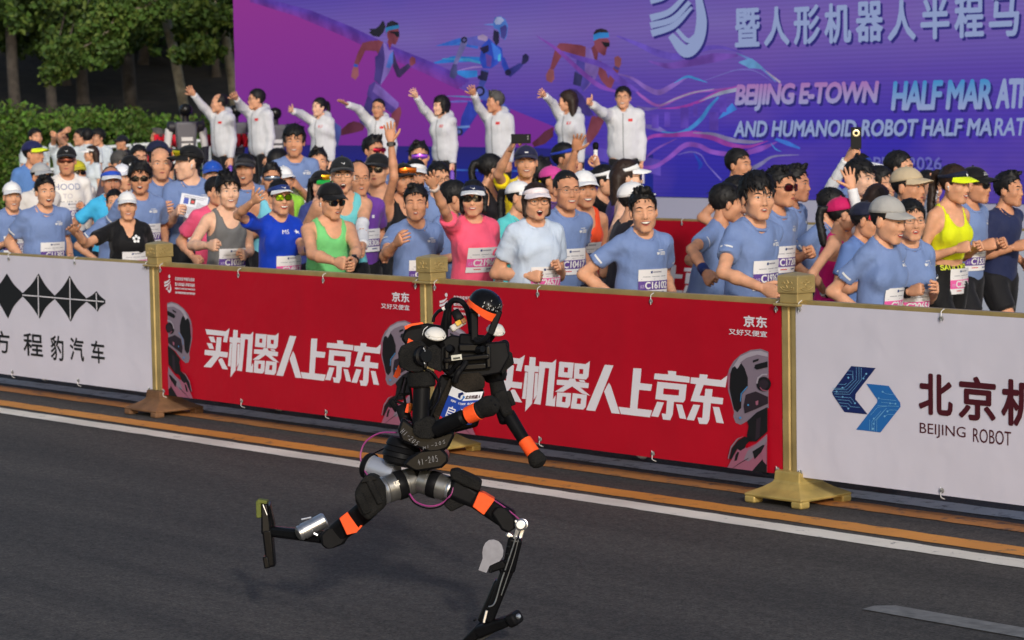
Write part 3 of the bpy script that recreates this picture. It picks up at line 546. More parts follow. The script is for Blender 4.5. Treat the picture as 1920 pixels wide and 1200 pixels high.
def rb(col, pts, ws): RB.append((col, G_(ribbon(pts, ws))))
rb((96, 74, 172), [(-200,-60),(0,20),(160,90),(330,120),(520,60),(700,40),(900,90)], [10,40,60,60,50,30,6]); rb((106, 70, 160), [(80,160),(250,200),(450,170),(650,130),(850,110)], [10,50,70,80,20]); rb((92, 116, 178), [(840,90),(980,160),(1090,250),(1180,340)], [6,30,20,8]); rb((92, 140, 186), [(860,170),(960,180),(1060,220)], [10,90,20]); rb((150, 140, 165), [(1090,240),(1150,290),(1220,345)], [4,16,20])
rb((108, 100, 178), [(560,330),(700,280),(850,235),(1000,245),(1150,335)], [3,8,12,10,3]); rb((124, 92, 172), [(-300,250),(-80,300),(60,390),(170,430),(290,370),(410,300)], [4,20,40,50,40,16]); rb((62, 130, 190), [(300,350),(410,295),(500,315),(590,345)], [4,22,20,4]); rb((146, 84, 168), [(-60,380),(30,470),(170,545),(330,480),(480,430),(650,410),(850,385)], [6,26,24,26,24,16,10]); rb((150, 150, 168), [(180,545),(330,480),(480,430),(650,400)], [4,12,10,4]); rb((150, 60, 160), [(160,570),(350,560),(520,510),(680,430),(850,378)], [4,20,26,24,10]); rb((140, 145, 170), [(520,510),(700,440),(850,405)], [4,30,34])
rb((110, 92, 160), [(-20,560),(80,575),(185,562)], [30,30,3]); rb((112, 96, 170), [(40,720),(150,740),(240,775)], [30,50,20]); rb((64, 128, 196), [(200,770),(330,785),(440,745),(540,660),(610,560),(690,470)], [10,26,34,36,30,18]); rb((60, 120, 200), [(690,660),(750,610),(830,550)], [4,40,70]); rb((146, 62, 156), [(20,880),(120,810),(300,800),(480,790),(640,820),(780,880),(950,900),(1120,850)], [12,30,34,54,50,40,30,6]); rb((128, 120, 160), [(470,780),(640,790),(800,840),(970,860),(1080,850)], [6,26,40,30,6]); rb((118, 76, 170), [(0,1060),(140,930),(330,830)], [4,22,6]); rb((130, 76, 176), [(-20,1080),(130,1075),(260,1000),(400,890),(520,890),(640,945),(850,965),(1050,920),(1200,860)], [30,34,36,44,40,40,40,50,8]); rb((112, 100, 180), [(340,970),(450,945),(540,970),(600,1060),(720,1190)], [3,14,10,8,14]); rb((120, 116, 160), [(930,1120),(1060,1050),(1170,985),(1390,970)], [40,34,18,4]); rb((60, 110, 200), [(1180,830),(1290,870),(1400,915)], [20,40,16]); rb((70, 140, 210), [(1150,870),(1190,920),(1240,942)], [4,12,3]); rb((40, 70, 180), [(480,950),(540,1050),(520,1100)], [4,40,4])
rb((100, 70, 170), [(-700,60),(-520,130),(-300,200),(-150,330),(0,420)], [4,40,50,60,20]); rb((118, 66, 160), [(-880,-60),(-700,60),(-480,260),(-320,380),(-120,440)], [4,30,40,40,10])
for q in ((120, 620, 60, 120), (230, 600, 50, 130), (370, 560, 70, 180), (480, 530, 40, 110), (620, 600, 80, 160), (710, 470, 60, 130)): RB.append(((92, 66, 172), G_([(q[0], q[1]), (q[0] + q[2], q[1]), (q[0] + q[2], q[1] + q[3]), (q[0], q[1] + q[3])])))
art("light_ribbons", RB, 2)
LT = emit("led_white_lettering", (142, 156, 198)); SHD = emit("led_letter_shadow", (44, 40, 116))
def led_text(name, s, px0, px1, yt, yb, xm, bold, shear=0, m=LT, spacing=1.0):
    a = pxbox(px0, px1, yt, yb, xm, YS); v = txt(s, *a, bold, shear, spacing)
    SS.put(name + "_shadow", [(v[0] + [.03, -.03], v[1], 0)], 27, [SHD]); SS.put(name, [v], 29, [m]); return a
def led_chars(name, s, px0, px1, yt, yb, xm, gap=.16, bold=.03):    # evenly spaced square characters
    a = pxbox(px0, px1, yt, yb, xm, YS); n = 8; pitch = (a[1] - a[0] + gap * .4) / n; it = []
    for i, ch in enumerate(s): it.append(txt(ch, a[0] + i * pitch, a[0] + (i + .86) * pitch, a[2], a[3], bold))
    SS.put(name + "_shadow", [(v + [.03, -.03], f, 0) for v, f, k in it], 27, [SHD]); SS.put(name, it, 29, [LT])
led_chars("title", "暨人形机器人半程马拉松", 1384, 1852, 15, 88, 1410)
zt0 = pxbox(0, 1, 155, 207, 1500, YS)
a = led_text("english_title", "BEIJING E-TOWN", 1384, 1655, 155, 207, 1500, .044, .18, led_ramp("led_pink_white", (146, 158, 200), (164, 112, 176), zt0[2], zt0[3]), .92)
c = led_text("english_title", "HALF MAR", 1677, 1866, 150, 206, 1760, .044, .18, led_ramp("led_cyan_white", (146, 158, 200), (56, 138, 196), zt0[2], zt0[3]), .92)
d = c[1] - c[0]; v = txt("ATHON", c[1] + .05, c[1] + .05 + d * .62, c[2], c[3], .044, .18, .92); SS.put("english_title", [v], 29, [LT])
c = led_text("subtitle", "AND HUMANOID ROBOT HALF MA", 1382, 1866, 224, 256, 1600, .046, .2)
v = txt("RATHON", c[1] + .03, c[1] + .03 + (c[1] - c[0]) * .25, c[2], c[3], .03, .2); SS.put("subtitle", [v], 29, [LT])
led_text("date", "APRIL 2026", 1622, 1772, 294, 318, 1700, .02, 0, emit("led_dim_letters", (104, 104, 178)))
mk = []
for pts, ws in (([(1226, 34), (1262, 22), (1290, -6)], [13, 11, 8]), ([(1226, 48), (1268, 36), (1300, 4)], [12, 11, 8]), ([(1228, 63), (1270, 48), (1304, 14)], [13, 11, 5]), ([(1264, 66), (1292, 96), (1314, 78), (1322, 40), (1316, -8)], [12, 24, 22, 20, 12]), ([(1276, 56), (1296, 76), (1310, 66)], [7, 9, 5]), ([(1226, 3), (1250, -4), (1270, -20)], [10, 9, 6])):
    mk.append(P(ribbon(pts, ws)) + (0,))
SS.put("event_emblem_shadow", [(v + [.03, -.03], f, 0) for v, f, _ in mk], 27, [SHD]); SS.put("event_emblem", mk, 29, [LT])
STAGE_Z = .62
b = MB(); box(b, ((SX0 + SX1) / 2 + .5, 21.3, STAGE_Z / 2), (SX1 - SX0 + 1.0, 3.2, STAGE_Z)); b.build("stage", plain((150, 150, 170), .7), smooth=False, bevel=.01)['kind'] = 'structure'
b = MB(); box(b, ((SX0 + SX1) / 2, 22.96, (STAGE_Z + .95) / 2 - .003), (SX1 - SX0, .12, .95 - STAGE_Z - .008)); tag(b.build("screen_plinth", plain((176, 176, 192), .7), smooth=False), "pale grey plinth panel running under the led wall", "plinth")

# ------------------------------------------------------------------ trees, hedge and slope
BARK_D = mat("dark_bark", (.055, .045, .036), .9, bump=.6, bscale=14, var=.4, vscale=6); BARK_P = mat("pale_bark", (.24, .21, .15), .85, bump=.4, bscale=12, var=.4, vscale=5)
def leaf_mat(name, rgb): 
    m = mat(name, rgb, .6, spec=.25, var=.45, vscale=1.6); b = m.node_tree.nodes["Principled BSDF"]; b.inputs["Transmission Weight"].default_value = 0
    return m
LEAF_A = leaf_mat("leaf", (.058, .112, .020)); LEAF_B = leaf_mat("dark_leaf", (.034, .066, .014)); LEAF_H = leaf_mat("hedge_leaf", (.085, .185, .022)); LEAF_Y = leaf_mat("young_leaf", (.085, .125, .022))
def leaves(mb, P, size, rg, slots=1, flat=.0):
    n = len(P); a = rg.normal(size=(n, 3)); a[:, 2] *= (1 - flat); a /= np.linalg.norm(a, axis=1)[:, None] + 1e-9; h = rg.normal(size=(n, 3)); bb = np.cross(a, h); bb /= np.linalg.norm(bb, axis=1)[:, None] + 1e-9
    s = size * rg.uniform(.6, 1.3, (n, 1)); w = s * .36; c = np.cross(a, bb) * s * .12
    v = np.stack([P - a * s * .5, P + bb * w - c, P + a * s * .5, P - bb * w - c], 1).reshape(-1, 3)
    q = np.arange(4 * n).reshape(n, 4); sl = rg.integers(0, slots, n)
    mb.v.append(v); mb.f.extend(map(tuple, (q + mb.n).tolist())); mb.m.extend(sl.tolist()); mb.n += len(v)
def cluster(rg, c, r, n):      # points through an uneven clump
    d = rg.normal(size=(n, 3)); d /= np.linalg.norm(d, axis=1)[:, None]; return V(c) + d * (rg.uniform(0, 1, (n, 1)) ** .45) * V(r)
_hf = FW[:2] / np.linalg.norm(FW[:2])
def tree(label, base_px, top_px, Z, r0, r1, bark, crowns, nleaf, lsize, seed, group="trees beyond the hedge", mats=None):
    rg = np.random.default_rng(seed); B = W(*base_px, Z); T = W(*top_px, Z + .4); gz = max(ground_z(B[0], B[1]) - .15, -.1)
    d = (T - B) / max(T[2] - B[2], .1); foot = B + d * (gz - B[2])
    t = thing("tree", label, "tree", tuple(foot), 0, group); top = T + d * 3.0
    tr = MB(); N = 14; pts = [foot + (top - foot) * k + V(math.sin(k * 7 + seed) * .05, math.cos(k * 5 + seed) * .05, 0) for k in np.linspace(0, 1, N)]
    tube(tr, [p - foot for p in pts], [r0 * (1 + .5 * math.exp(-k * 30)) + (r1 - r0) * k for k in np.linspace(0, 1, N)], 12)
    cr = MB()
    for (cx, cy, dz, rr, fr) in crowns:
        c = W(cx, cy, Z + dz); R = (rr, rr, rr * .75)
        br = pts[9] + (pts[-1] - pts[9]) * rg.uniform(); mid = (br + c) / 2 + V(0, 0, .3)
        tube(tr, [p - foot for p in spline([br, mid, c], 4)], list(np.linspace(.06, .012, 9)), 6)
        for k in range(int(9 * fr) + 3): leaves(cr, cluster(rg, c + rg.normal(size=3) * V(R) * .55, V(R) * rg.uniform(.25, .5), int(nleaf * fr / 9)) - foot, lsize, rg, 3)
    for k in range(13): leaves(cr, cluster(rg, top - foot - V(_hf[0], _hf[1], 0) * (3.0 if Z < 56 else .5) * rg.uniform(0, 1.6) + V(rg.normal() * 2.0, rg.normal() * 2.0, rg.uniform(.9, 4.5)), (1.2, 1.2, .7), 110), .36, rg, 3)  # unseen upper leaf clumps, added to keep sun and sky off the slope
    tr.build("trunk", bark, t); cr.build("crown", mats or [LEAF_A, LEAF_B, LEAF_Y], t, smooth=False, fixn=False); return t
def slope_frame():
    a = on_z(60, 400); return
HB = W(250, 250, 49)
_hx_ = 0; _hx = RT[:2] / np.linalg.norm(RT[:2]); _hf = FW[:2] / np.linalg.norm(FW[:2])
def ground_z(x, y):
    dpt = (np.array([x, y]) @ _hf); return float(np.interp(dpt, [0, 47, 52, 70, 110], [0, 0, .6, 3.4, 11.0]))
mb = MB(); ds = np.linspace(47, 130, 36); ls = np.linspace(-32, 10, 40); v = []
for dd in ds:
    for l in ls:
        p = _hf * dd + _hx * l; v.append((p[0], p[1], ground_z(p[0], p[1]) + .03 + .12 * math.sin(l * 1.7 + dd) * min(1, (dd - 47) / 4)))
nn = len(ls); mb.add(v, [(i * nn + j, i * nn + j + 1, (i + 1) * nn + j + 1, (i + 1) * nn + j) for i in range(len(ds) - 1) for j in range(nn - 1)])
tag(mb.build("wooded_slope", mat("leaf_litter", (.022, .017, .012), .95, bump=.5, bscale=6, var=.45, vscale=2.5)), kind='structure')
tree("dark leaning tree trunk behind the hedge left of the pale trunks", (252, 215), (230, 40), 54, .17, .11, BARK_D, [(150, 40, -1, 1.0, 1), (190, 90, -1.5, .6, .5), (120, 105, -2, .4, .35), (80, 60, 0, .9, .6), (250, 20, 0, .9, .9), (100, 115, -2, .3, .2)], 900, .16, 3)
tree("pale leaning tree trunk rising behind the first stage robot", (342, 195), (310, 55), 52, .12, .085, BARK_P, [(290, 10, -1, .7, 1), (366, 62, -1, .5, .6), (270, 50, 0, .45, .5), (385, 14, -1, .8, 1)], 900, .15, 4)
tree("pale tree trunk close beside the left edge of the led wall", (436, 205), (419, 60), 51, .11, .08, BARK_P, [(405, 20, -1.5, .8, 1.1), (386, 82, -1.5, .5, .7), (440, 0, -1, .7, .8), (364, 104, -1, .35, .35)], 900, .15, 5)
for i, (bx, tx, Z, r) in enumerate(((95, 88, 62, .13), (128, 122, 66, .11), (160, 150, 63, .16), (196, 186, 72, .14), (268, 268, 70, .15), (300, 296, 78, .16), (385, 380, 74, .15), (30, 24, 60, .15), (410, 405, 68, .11), (225, 230, 84, .2))):
    tree(["slim dark trunk at the left of the wood", "thinnest dark trunk at the left of the wood", "dark forked trunk in the left part of the wood", "dark trunk left of the leaning trunk, deep in the wood", "dark trunk right of the leaning trunk", "dark trunk between leaning and pale trunk, far back", "dark trunk between the two pale trunks", "dark trunk at the far left edge", "slim dark trunk beside the right pale trunk", "thick dark trunk deepest in the wood"][i],
         (bx, 190), (tx, 20), Z, r, r * .7, BARK_D, [(bx - 40, -10, 1, 1.6, 1), (bx + 30, 10, 0, 1.5, 1), (bx + 5, -60, 0, 1.8, 1), (bx - 10, 45, 2, .8, .4)], 800, .22, 20 + i, mats=[LEAF_B, LEAF_A, LEAF_B])
rg = np.random.default_rng(99); mb = MB()   # the closed wood behind, one mass
P_ = []
for k in range(420):
    l = rg.uniform(-24, 4); dd = rg.uniform(84, 112); p = _hf * dd + _hx * l; z = ground_z(p[0], p[1]) + rg.uniform(.3, 11); P_.append(cluster(rg, (p[0], p[1], z), (1.6, 1.6, 1.2), 110))
leaves(mb, np.concatenate(P_), .42, rg, 2); tag(mb.build("far_wood", [LEAF_B, LEAF_A], smooth=False, fixn=False), "dense dark wood filling the slope behind the tree trunks", "wood", kind='stuff')
rg = np.random.default_rng(5)
HED = ["at the far left edge", "second from the left", "behind the volunteer with crossed arms", "behind the two dark haired volunteers", "behind the volunteer next to the officer", "behind the crouching officer in navy", "behind the red topped man", "behind the first stage robot", "behind the second stage robot", "last one by the led wall"]
for i in range(10):
    px = 20 + i * 58; c = W(px, 300, 47.5 + .6 * math.sin(i * 2)); top = 2.30 - .040 * i + .10 * math.sin(i * 3.1)
    t = thing("shrub", "leafy green shrub of the hedge, " + HED[i], "shrub", (c[0], c[1], 0), 0, "green shrubs of the hedge"); lf = MB(); st = MB()
    for k in range(30):
        q = V(rg.uniform(-.85, .85), rg.uniform(-.6, .6), rg.uniform(.3, top - .15)); leaves(lf, cluster(rg, q, (.38, .38, .3), 150), .10, rg, 3)
    for k in range(5): a = rg.uniform(-.3, .3, 2); tube(st, [(a[0] * .3, a[1] * .3, 0), (a[0], a[1], .6), (a[0] * 2, a[1] * 2, top * .75)], [.02, .014, .006], 5)
    lf.build("foliage", [LEAF_H, LEAF_Y, LEAF_A], t, smooth=False, fixn=False); st.build("stem", BARK_D, t)
# low leafy branch reaching out to the left from the pale tree
rgb_ = np.random.default_rng(31); Zb = 49.0; pth = [W(x, y, Zb) for x, y in ((330, -30), (270, 12), (222, 28), (200, 60), (150, 92), (104, 122))]; f0 = V(*pth[0]); PT = [o for o in COL.objects if o.name.startswith('tree') and o.get('label', '').startswith('pale leaning')][0]; PO = V(*PT.location)
m_ = MB(); sp_ = spline(pth, 6); tube(m_, [p - PO for p in sp_], list(np.linspace(.05, .012, len(sp_))), 6); m_.build("branch", BARK_P, PT); m_ = MB()
for p in sp_[4:]:
    for q in range(3): leaves(m_, cluster(rgb_, p - PO + rgb_.normal(size=3) * .22, (.24, .24, .16), 34), .13, rgb_, 3)
m_.build("foliage", [LEAF_A, LEAF_Y, LEAF_A], PT, smooth=False, fixn=False)
# white railing in front of the hedge
WR = plain((215, 218, 220), .45)
for i in range(4):
    a, b_ = W(40 + i * 105, 286 - i * 7, 45), W(40 + (i + 1) * 105 - 4, 286 - (i + 1) * 7 + .3, 45); t = thing("railing", "white steel railing section in front of the hedge, " + ["leftmost", "second from left", "behind the bald runner", "under the first stage robot"][i], "railing", (a[0], a[1], 0), 0, "white railing sections before the hedge")
    O = V(a[0], a[1], 0); h = a[2]; a2, b2 = V(a[0], a[1], 0) - O, V(b_[0], b_[1], 0) - O; hb = b_[2]
    for nm, f in (("top_rail", 1.0), ("middle_rail", .78), ("bottom_rail", .22)):
        m_ = MB(); bar(m_, a2 + V(0, 0, h * f), b2 + V(0, 0, hb * f), .07, .05); m_.build(nm, WR, t, smooth=False)
    for k in range(9):
        q = k / 8; m_ = MB(); p = a2 + (b2 - a2) * q; bar(m_, p, p + V(0, 0, h + (hb - h) * q - .02), .08 if k in (0, 8) else .035, .05 if k in (0, 8) else .035, up=(0, 1, 0)); m_.build("post" if k in (0, 8) else "baluster", WR, t, smooth=False)
# ================================================================== PEOPLE: fields and surface nets
class Field:
    def __init__(s, lo, hi, h):
        s.h = h; s.lo = np.floor(V(lo) / h) * h; s.n = np.ceil((V(hi) - s.lo) / h).astype(int) + 2
        s.ax = [(s.lo[i] + h * np.arange(s.n[i])).astype(np.float32) for i in range(3)]; s.a = np.full(s.n, .5, np.float32)
    def win(s, lo, hi):
        i0 = np.clip(np.floor((V(lo) - s.lo) / s.h).astype(int), 0, s.n); i1 = np.clip(np.ceil((V(hi) - s.lo) / s.h).astype(int) + 1, 0, s.n)
        sl = tuple(slice(a, b) for a, b in zip(i0, i1)); g = np.ix_(*[s.ax[i][sl[i]] for i in range(3)]); return sl, g
    def _op(s, lo, hi, fn, k, mode):
        m = .05 + k; sl, g = s.win(V(lo) - m, V(hi) + m)
        if 0 in s.a[sl].shape: return s
        d = fn(*g); a = s.a[sl]
        if mode == 'u':
            if k: hh = np.maximum(k - np.abs(a - d), 0) / k; s.a[sl] = np.minimum(a, d) - hh * hh * k * .25
            else: s.a[sl] = np.minimum(a, d)
        elif mode == 's':
            d = -d
            if k: hh = np.maximum(k - np.abs(a - d), 0) / k; s.a[sl] = np.maximum(a, d) + hh * hh * k * .25
            else: s.a[sl] = np.maximum(a, d)
        return s
    def cone(s, a, b, r1, r2, k=.03, mode='u', cut=False):
        a, b = V(a), V(b); ba = b - a; L2 = ba @ ba + 1e-9; R = max(r1, r2); u = ba / math.sqrt(L2)
        def fn(x, y, z):
            px, py, pz = x - a[0], y - a[1], z - a[2]; t = (px * ba[0] + py * ba[1] + pz * ba[2]) / L2; tc = np.clip(t, 0, 1)
            d = np.sqrt((px - tc * ba[0]) ** 2 + (py - tc * ba[1]) ** 2 + (pz - tc * ba[2]) ** 2) - (r1 + (r2 - r1) * tc)
            if cut: d = np.maximum(d, (t - 1) * math.sqrt(L2))
            return d.astype(np.float32)
        return s._op(np.minimum(a, b) - R, np.maximum(a, b) + R, fn, k, mode)
    def ell(s, c, r, R=None, k=.03, mode='u'):
        c, r = V(c), V(r); Rm = None if R is None else np.asarray(R, float); m = max(r)
        def fn(x, y, z):
            p = [x - c[0], y - c[1], z - c[2]]
            if Rm is not None: p = [Rm[0, i] * p[0] + Rm[1, i] * p[1] + Rm[2, i] * p[2] for i in range(3)]
            k0 = np.sqrt(sum((p[i] / r[i]) ** 2 for i in range(3))); k1 = np.sqrt(sum((p[i] / r[i] ** 2) ** 2 for i in range(3))) + 1e-6
            return (k0 * (k0 - 1) / k1).astype(np.float32)
        return s._op(c - m, c + m, fn, k, mode)
    def half(s, p, n, k=0):   # keep the side n points away from
        x, y, z = np.ix_(*s.ax); d = (x - p[0]) * n[0] + (y - p[1]) * n[1] + (z - p[2]) * n[2]
        if k: hh = np.maximum(k - np.abs(s.a - d), 0) / k; s.a = np.maximum(s.a, d) + hh * hh * k * .25
        else: s.a = np.maximum(s.a, d)
        s.a = s.a.astype(np.float32); return s
    def warp(s, fn): x, y, z = np.ix_(*s.ax); s.a = (s.a + fn(x, y, z)).astype(np.float32); return s
    def net(s):
        a = s.a; nx, ny, nz = a.shape; neg = a < 0; c = np.zeros((nx - 1, ny - 1, nz - 1), np.int8)
        for dx in (0, 1):
            for dy in (0, 1):
                for dz in (0, 1): c += neg[dx:nx - 1 + dx, dy:ny - 1 + dy, dz:nz - 1 + dz]
        act = (c > 0) & (c < 8); I = np.argwhere(act); n = len(I)
        if n == 0: return np.zeros((0, 3)), np.zeros((0, 4), int)
        idx = np.full(act.shape, -1, np.int32); idx[act] = np.arange(n)
        corner = np.stack([a[I[:, 0] + dx, I[:, 1] + dy, I[:, 2] + dz] for dx in (0, 1) for dy in (0, 1) for dz in (0, 1)], 1)
        off = np.array([(dx, dy, dz) for dx in (0, 1) for dy in (0, 1) for dz in (0, 1)], float); sm = np.zeros((n, 3)); cnt = np.zeros(n)
        for i in range(8):
            for j in range(i + 1, 8):
                if np.abs(off[i] - off[j]).sum() != 1: continue
                m = (corner[:, i] < 0) != (corner[:, j] < 0)
                if m.any():
                    A, B = corner[m, i], corner[m, j]; t = A / (A - B); sm[m] += off[i] + (off[j] - off[i]) * t[:, None]; cnt[m] += 1
        v = s.lo + s.h * (I + sm / cnt[:, None]); Q = []
        for ax in range(3):
            o1, o2 = [(1, 2), (2, 0), (0, 1)][ax]; lo = [slice(1, -1)] * 3; lo[ax] = slice(0, -1); hi = list(lo); hi[ax] = slice(1, None)
            A, B = neg[tuple(lo)], neg[tuple(hi)]; E = np.argwhere(A != B)
            if not len(E): continue
            fl = A[tuple(E.T)]; E = E + [0 if i == ax else 1 for i in range(3)]; e1 = np.eye(3, dtype=int)[o1]; e2 = np.eye(3, dtype=int)[o2]
            q = np.stack([idx[tuple((E - d).T)] for d in (0 * e1, e1, e1 + e2, e2)], 1); q[~fl] = q[~fl][:, ::-1]; Q.append(q[:, ::-1] if False else q)
        q = np.concatenate(Q); q = q[(q >= 0).all(1)]
        return v, q
    def depth(s, px, pz, thr=0.0):    # first surface seen from +y at (x,z) points
        gx = np.clip((px - s.lo[0]) / s.h, 0, s.n[0] - 2); gz = np.clip((pz - s.lo[2]) / s.h, 0, s.n[2] - 2); i, k = gx.astype(int), gz.astype(int); fx, fz = (gx - i)[:, None], (gz - k)[:, None]
        col = s.a[i, :, k] * (1 - fx) * (1 - fz) + s.a[i + 1, :, k] * fx * (1 - fz) + s.a[i, :, k + 1] * (1 - fx) * fz + s.a[i + 1, :, k + 1] * fx * fz
        neg = col < thr; j = neg.shape[1] - 1 - np.argmax(neg[:, ::-1], 1); ok = neg.any(1); j2 = np.minimum(j + 1, neg.shape[1] - 1); r = np.arange(len(j))
        A, B = col[r, j] - thr, col[r, j2] - thr; t = np.where(np.abs(A - B) > 1e-6, A / (A - B + 1e-12), 0); y = s.lo[1] + s.h * (j + np.clip(t, 0, 1)); y[~ok] = np.nan; return y

# ---------------------------------------------------------------- head
def head_field(h, w=1.0, fem=False, fat=0.0):
    F = Field((-.105, -.13, -.15), (.105, .135, .145), h); k = .022
    F.ell((0, -.014, .036), (.0755 * w, .094, .084), k=k); F.ell((0, .022, -.030), ((.0605 + fat) * w, .070, .082), k=.03)
    F.cone((-.016, .068, -.098), (.016, .068, -.098), .019, .019, .03)
    for sx in (-1, 1):
        F.ell((sx * (.039 + fat) * w, .014, -.062), (.020 + fat, .034, .030), k=.035); F.ell((sx * .043 * w, .060, -.024), (.023 + fat * .5, .022, .02), k=.03)
        F.ell((sx * .078 * w, -.008, -.010), (.009, .019, .031), k=.008); F.cone((sx * .012, .082, .024), (sx * .04, .070, .024), .012, .012, .02)
        F.ell((sx * .032 * w, .094, .004), (.017, .012, .0105), k=.016, mode='s'); F.ell((sx * .031 * w, .076, .0045), (.0165, .0125, .0125), k=.006)
    F.cone((0, .080, .012), (0, .1005, -.030), .0085, .0115, .014); 
    for sx in (-1, 1): F.ell((sx * .0125, .090, -.034), (.0085, .0085, .007), k=.010)
    F.ell((0, .078, -.064), (.026, .014, .016), k=.018); F.ell((0, .083, -.058), (.021, .009, .005), k=.008); F.ell((0, .082, -.070), (.018, .009, .0055), k=.008)
    return F
_head = {}
def get_head(h, w, fem, fat):
    k = (h, w, fem, fat)
    if k not in _head:
        F = head_field(h, w, fem, fat); v, q = F.net(); _head[k] = (F, v, q)
    return _head[k]
def face_patch(mb, F, up, lo, off, slot, n=None):
    """patch between two curves [(x,z)...] laid on the face"""
    up, lo = V(up), V(lo); n = len(up); mid = (up + lo) / 2; P = np.concatenate([up, mid, lo]); y = F.depth(P[:, 0], P[:, 1]); y = np.where(np.isnan(y), np.nanmean(y), y) + off
    mb.add(np.stack([P[:, 0], y, P[:, 1]], 1), [(r * n + i, (r + 1) * n + i, (r + 1) * n + i + 1, r * n + i + 1) for r in (0, 1) for i in range(n - 1)], slot)
def arc(x0, x1, z0, z1, bulge, n=9, pw=1.0): t = np.linspace(0, 1, n); return np.stack([x0 + (x1 - x0) * t, z0 + (z1 - z0) * t + bulge * (np.sin(np.pi * t) ** pw)], 1)
def face(mb, F, w, mouth, eyes, fem=False, age=0.0):
    """eyes: open, squint, shut, none; mouth: shut, smile, grin, open, shout, speak"""
    for sx in (-1, 1):
        X = lambda a: sx * (.031 * w + a)
        if eyes != 'none':
            oh, lo_ = {'open': (.0050, .0040), 'squint': (.0026, .0018), 'shut': (.0008, .0006)}[eyes]; dz = .0035
            face_patch(mb, F, arc(X(-.0145), X(.0155), dz, dz + .0015, oh), arc(X(-.0145), X(.0155), dz, dz + .0015, -lo_), .0006, 1)
            if eyes != 'shut': face_patch(mb, F, arc(X(-.0058), X(.0062), dz, dz, oh * .92, 7, .5), arc(X(-.0058), X(.0062), dz, dz, -lo_ * .95, 7, .5), .0012, 2)
            face_patch(mb, F, arc(X(-.0155), X(.0175), dz - .0004, dz + .0018, oh + .0024), arc(X(-.0155), X(.0175), dz - .0006, dz + .0010, oh + .0004), .0016, 2)
            if fem or eyes == 'squint': face_patch(mb, F, arc(X(-.012), X(.014), dz - .0006, dz + .0006, -lo_), arc(X(-.012), X(.014), dz - .0010, dz, -lo_ - .0010), .0014, 2)
        t = .0030 if fem else .0054
        face_patch(mb, F, arc(X(-.019), X(.023), .0215, .0200, .0045 + t), arc(X(-.0185), X(.024), .0195, .0185, .0040), .0012, 6)
        face_patch(mb, F, arc(sx * .0045, sx * .0125, -.0385, -.0375, .0018, 5), arc(sx * .0045, sx * .0125, -.0385, -.0375, -.0012, 5), .0006, 4)
        if eyes != 'none': face_patch(mb, F, arc(sx * .017, sx * .044, -.0085, -.0065, -.0045), arc(sx * .018, sx * .043, -.0093, -.0073, -.0056), .0003, 7)
        if age > .45: face_patch(mb, F, arc(sx * .016, sx * .030, -.036, -.060, 0, 6) , arc(sx * .0172, sx * .0312, -.036, -.060, 0, 6), .0003, 7)
    if age > .6 and not fem:
        for zz in (.045, .056): face_patch(mb, F, arc(-.032, .032, zz, zz, .003), arc(-.032, .032, zz - .0011, zz - .0011, .003), .0003, 7)
    z = -.0625
    if mouth in ('shut', 'speak'):
        g = .0 if mouth == 'shut' else .0045
        if g: face_patch(mb, F, arc(-.017, .017, z, z, g), arc(-.017, .017, z, z, -g), .0012, 4); face_patch(mb, F, arc(-.012, .012, z + .001, z + .001, g * .8), arc(-.012, .012, z, z, .0003), .0018, 5)
        face_patch(mb, F, arc(-.0225, .0225, z, z, g + .0062, 11, .8), arc(-.0225, .0225, z, z, g + .0005, 11), .0020, 3); face_patch(mb, F, arc(-.0225, .0225, z, z, -g - .0005, 11), arc(-.021, .021, z, z, -g - .0070, 11, .8), .0020, 3)
        if not g: face_patch(mb, F, arc(-.023, .023, z, z, .0008), arc(-.023, .023, z, z, -.0008), .0026, 4)
    else:
        hw, top, bot, up = {'smile': (.026, .002, .0085, .004), 'grin': (.029, .0015, .0145, .007), 'open': (.023, .0045, .014, .001), 'shout': (.021, .0075, .022, .0)}[mouth]
        cz = z + up
        face_patch(mb, F, arc(-hw, hw, cz, cz, top, 11), arc(-hw, hw, cz, cz, -bot, 11, .75), .0016, 4)
        tz = cz + top * .2
        if mouth in ('smile', 'grin'): face_patch(mb, F, arc(-hw * .9, hw * .9, cz - .0005, cz - .0005, top * .8, 9), arc(-hw * .9, hw * .9, cz - .0005, cz - .0005, -min(bot * .62, .0085), 9, .7), .0024, 5)
        else: face_patch(mb, F, arc(-hw * .72, hw * .72, cz + .0006, cz + .0006, top * .8, 9), arc(-hw * .72, hw * .72, cz, cz, top * .8 - .0055, 9), .0024, 5)
        face_patch(mb, F, arc(-hw - .002, hw + .002, cz, cz, top + .0045, 11, .8), arc(-hw - .001, hw + .001, cz, cz, top, 11), .0028, 3); face_patch(mb, F, arc(-hw - .001, hw + .001, cz, cz, -bot, 11, .75), arc(-hw, hw, cz - .001, cz - .001, -bot - .0060, 11, .75), .0028, 3)
        for sx in (-1, 1):        # smile folds
            if mouth in ('smile', 'grin'):
                p = arc(sx * .020, sx * .034, -.034, -.068, 0, 7); b = np.sin(np.linspace(0, np.pi, 7)) * .004 * sx
                face_patch(mb, F, p + np.stack([b + .0006 * sx, 0 * b], 1), p + np.stack([b - .0006 * sx, 0 * b], 1), .0003, 7)
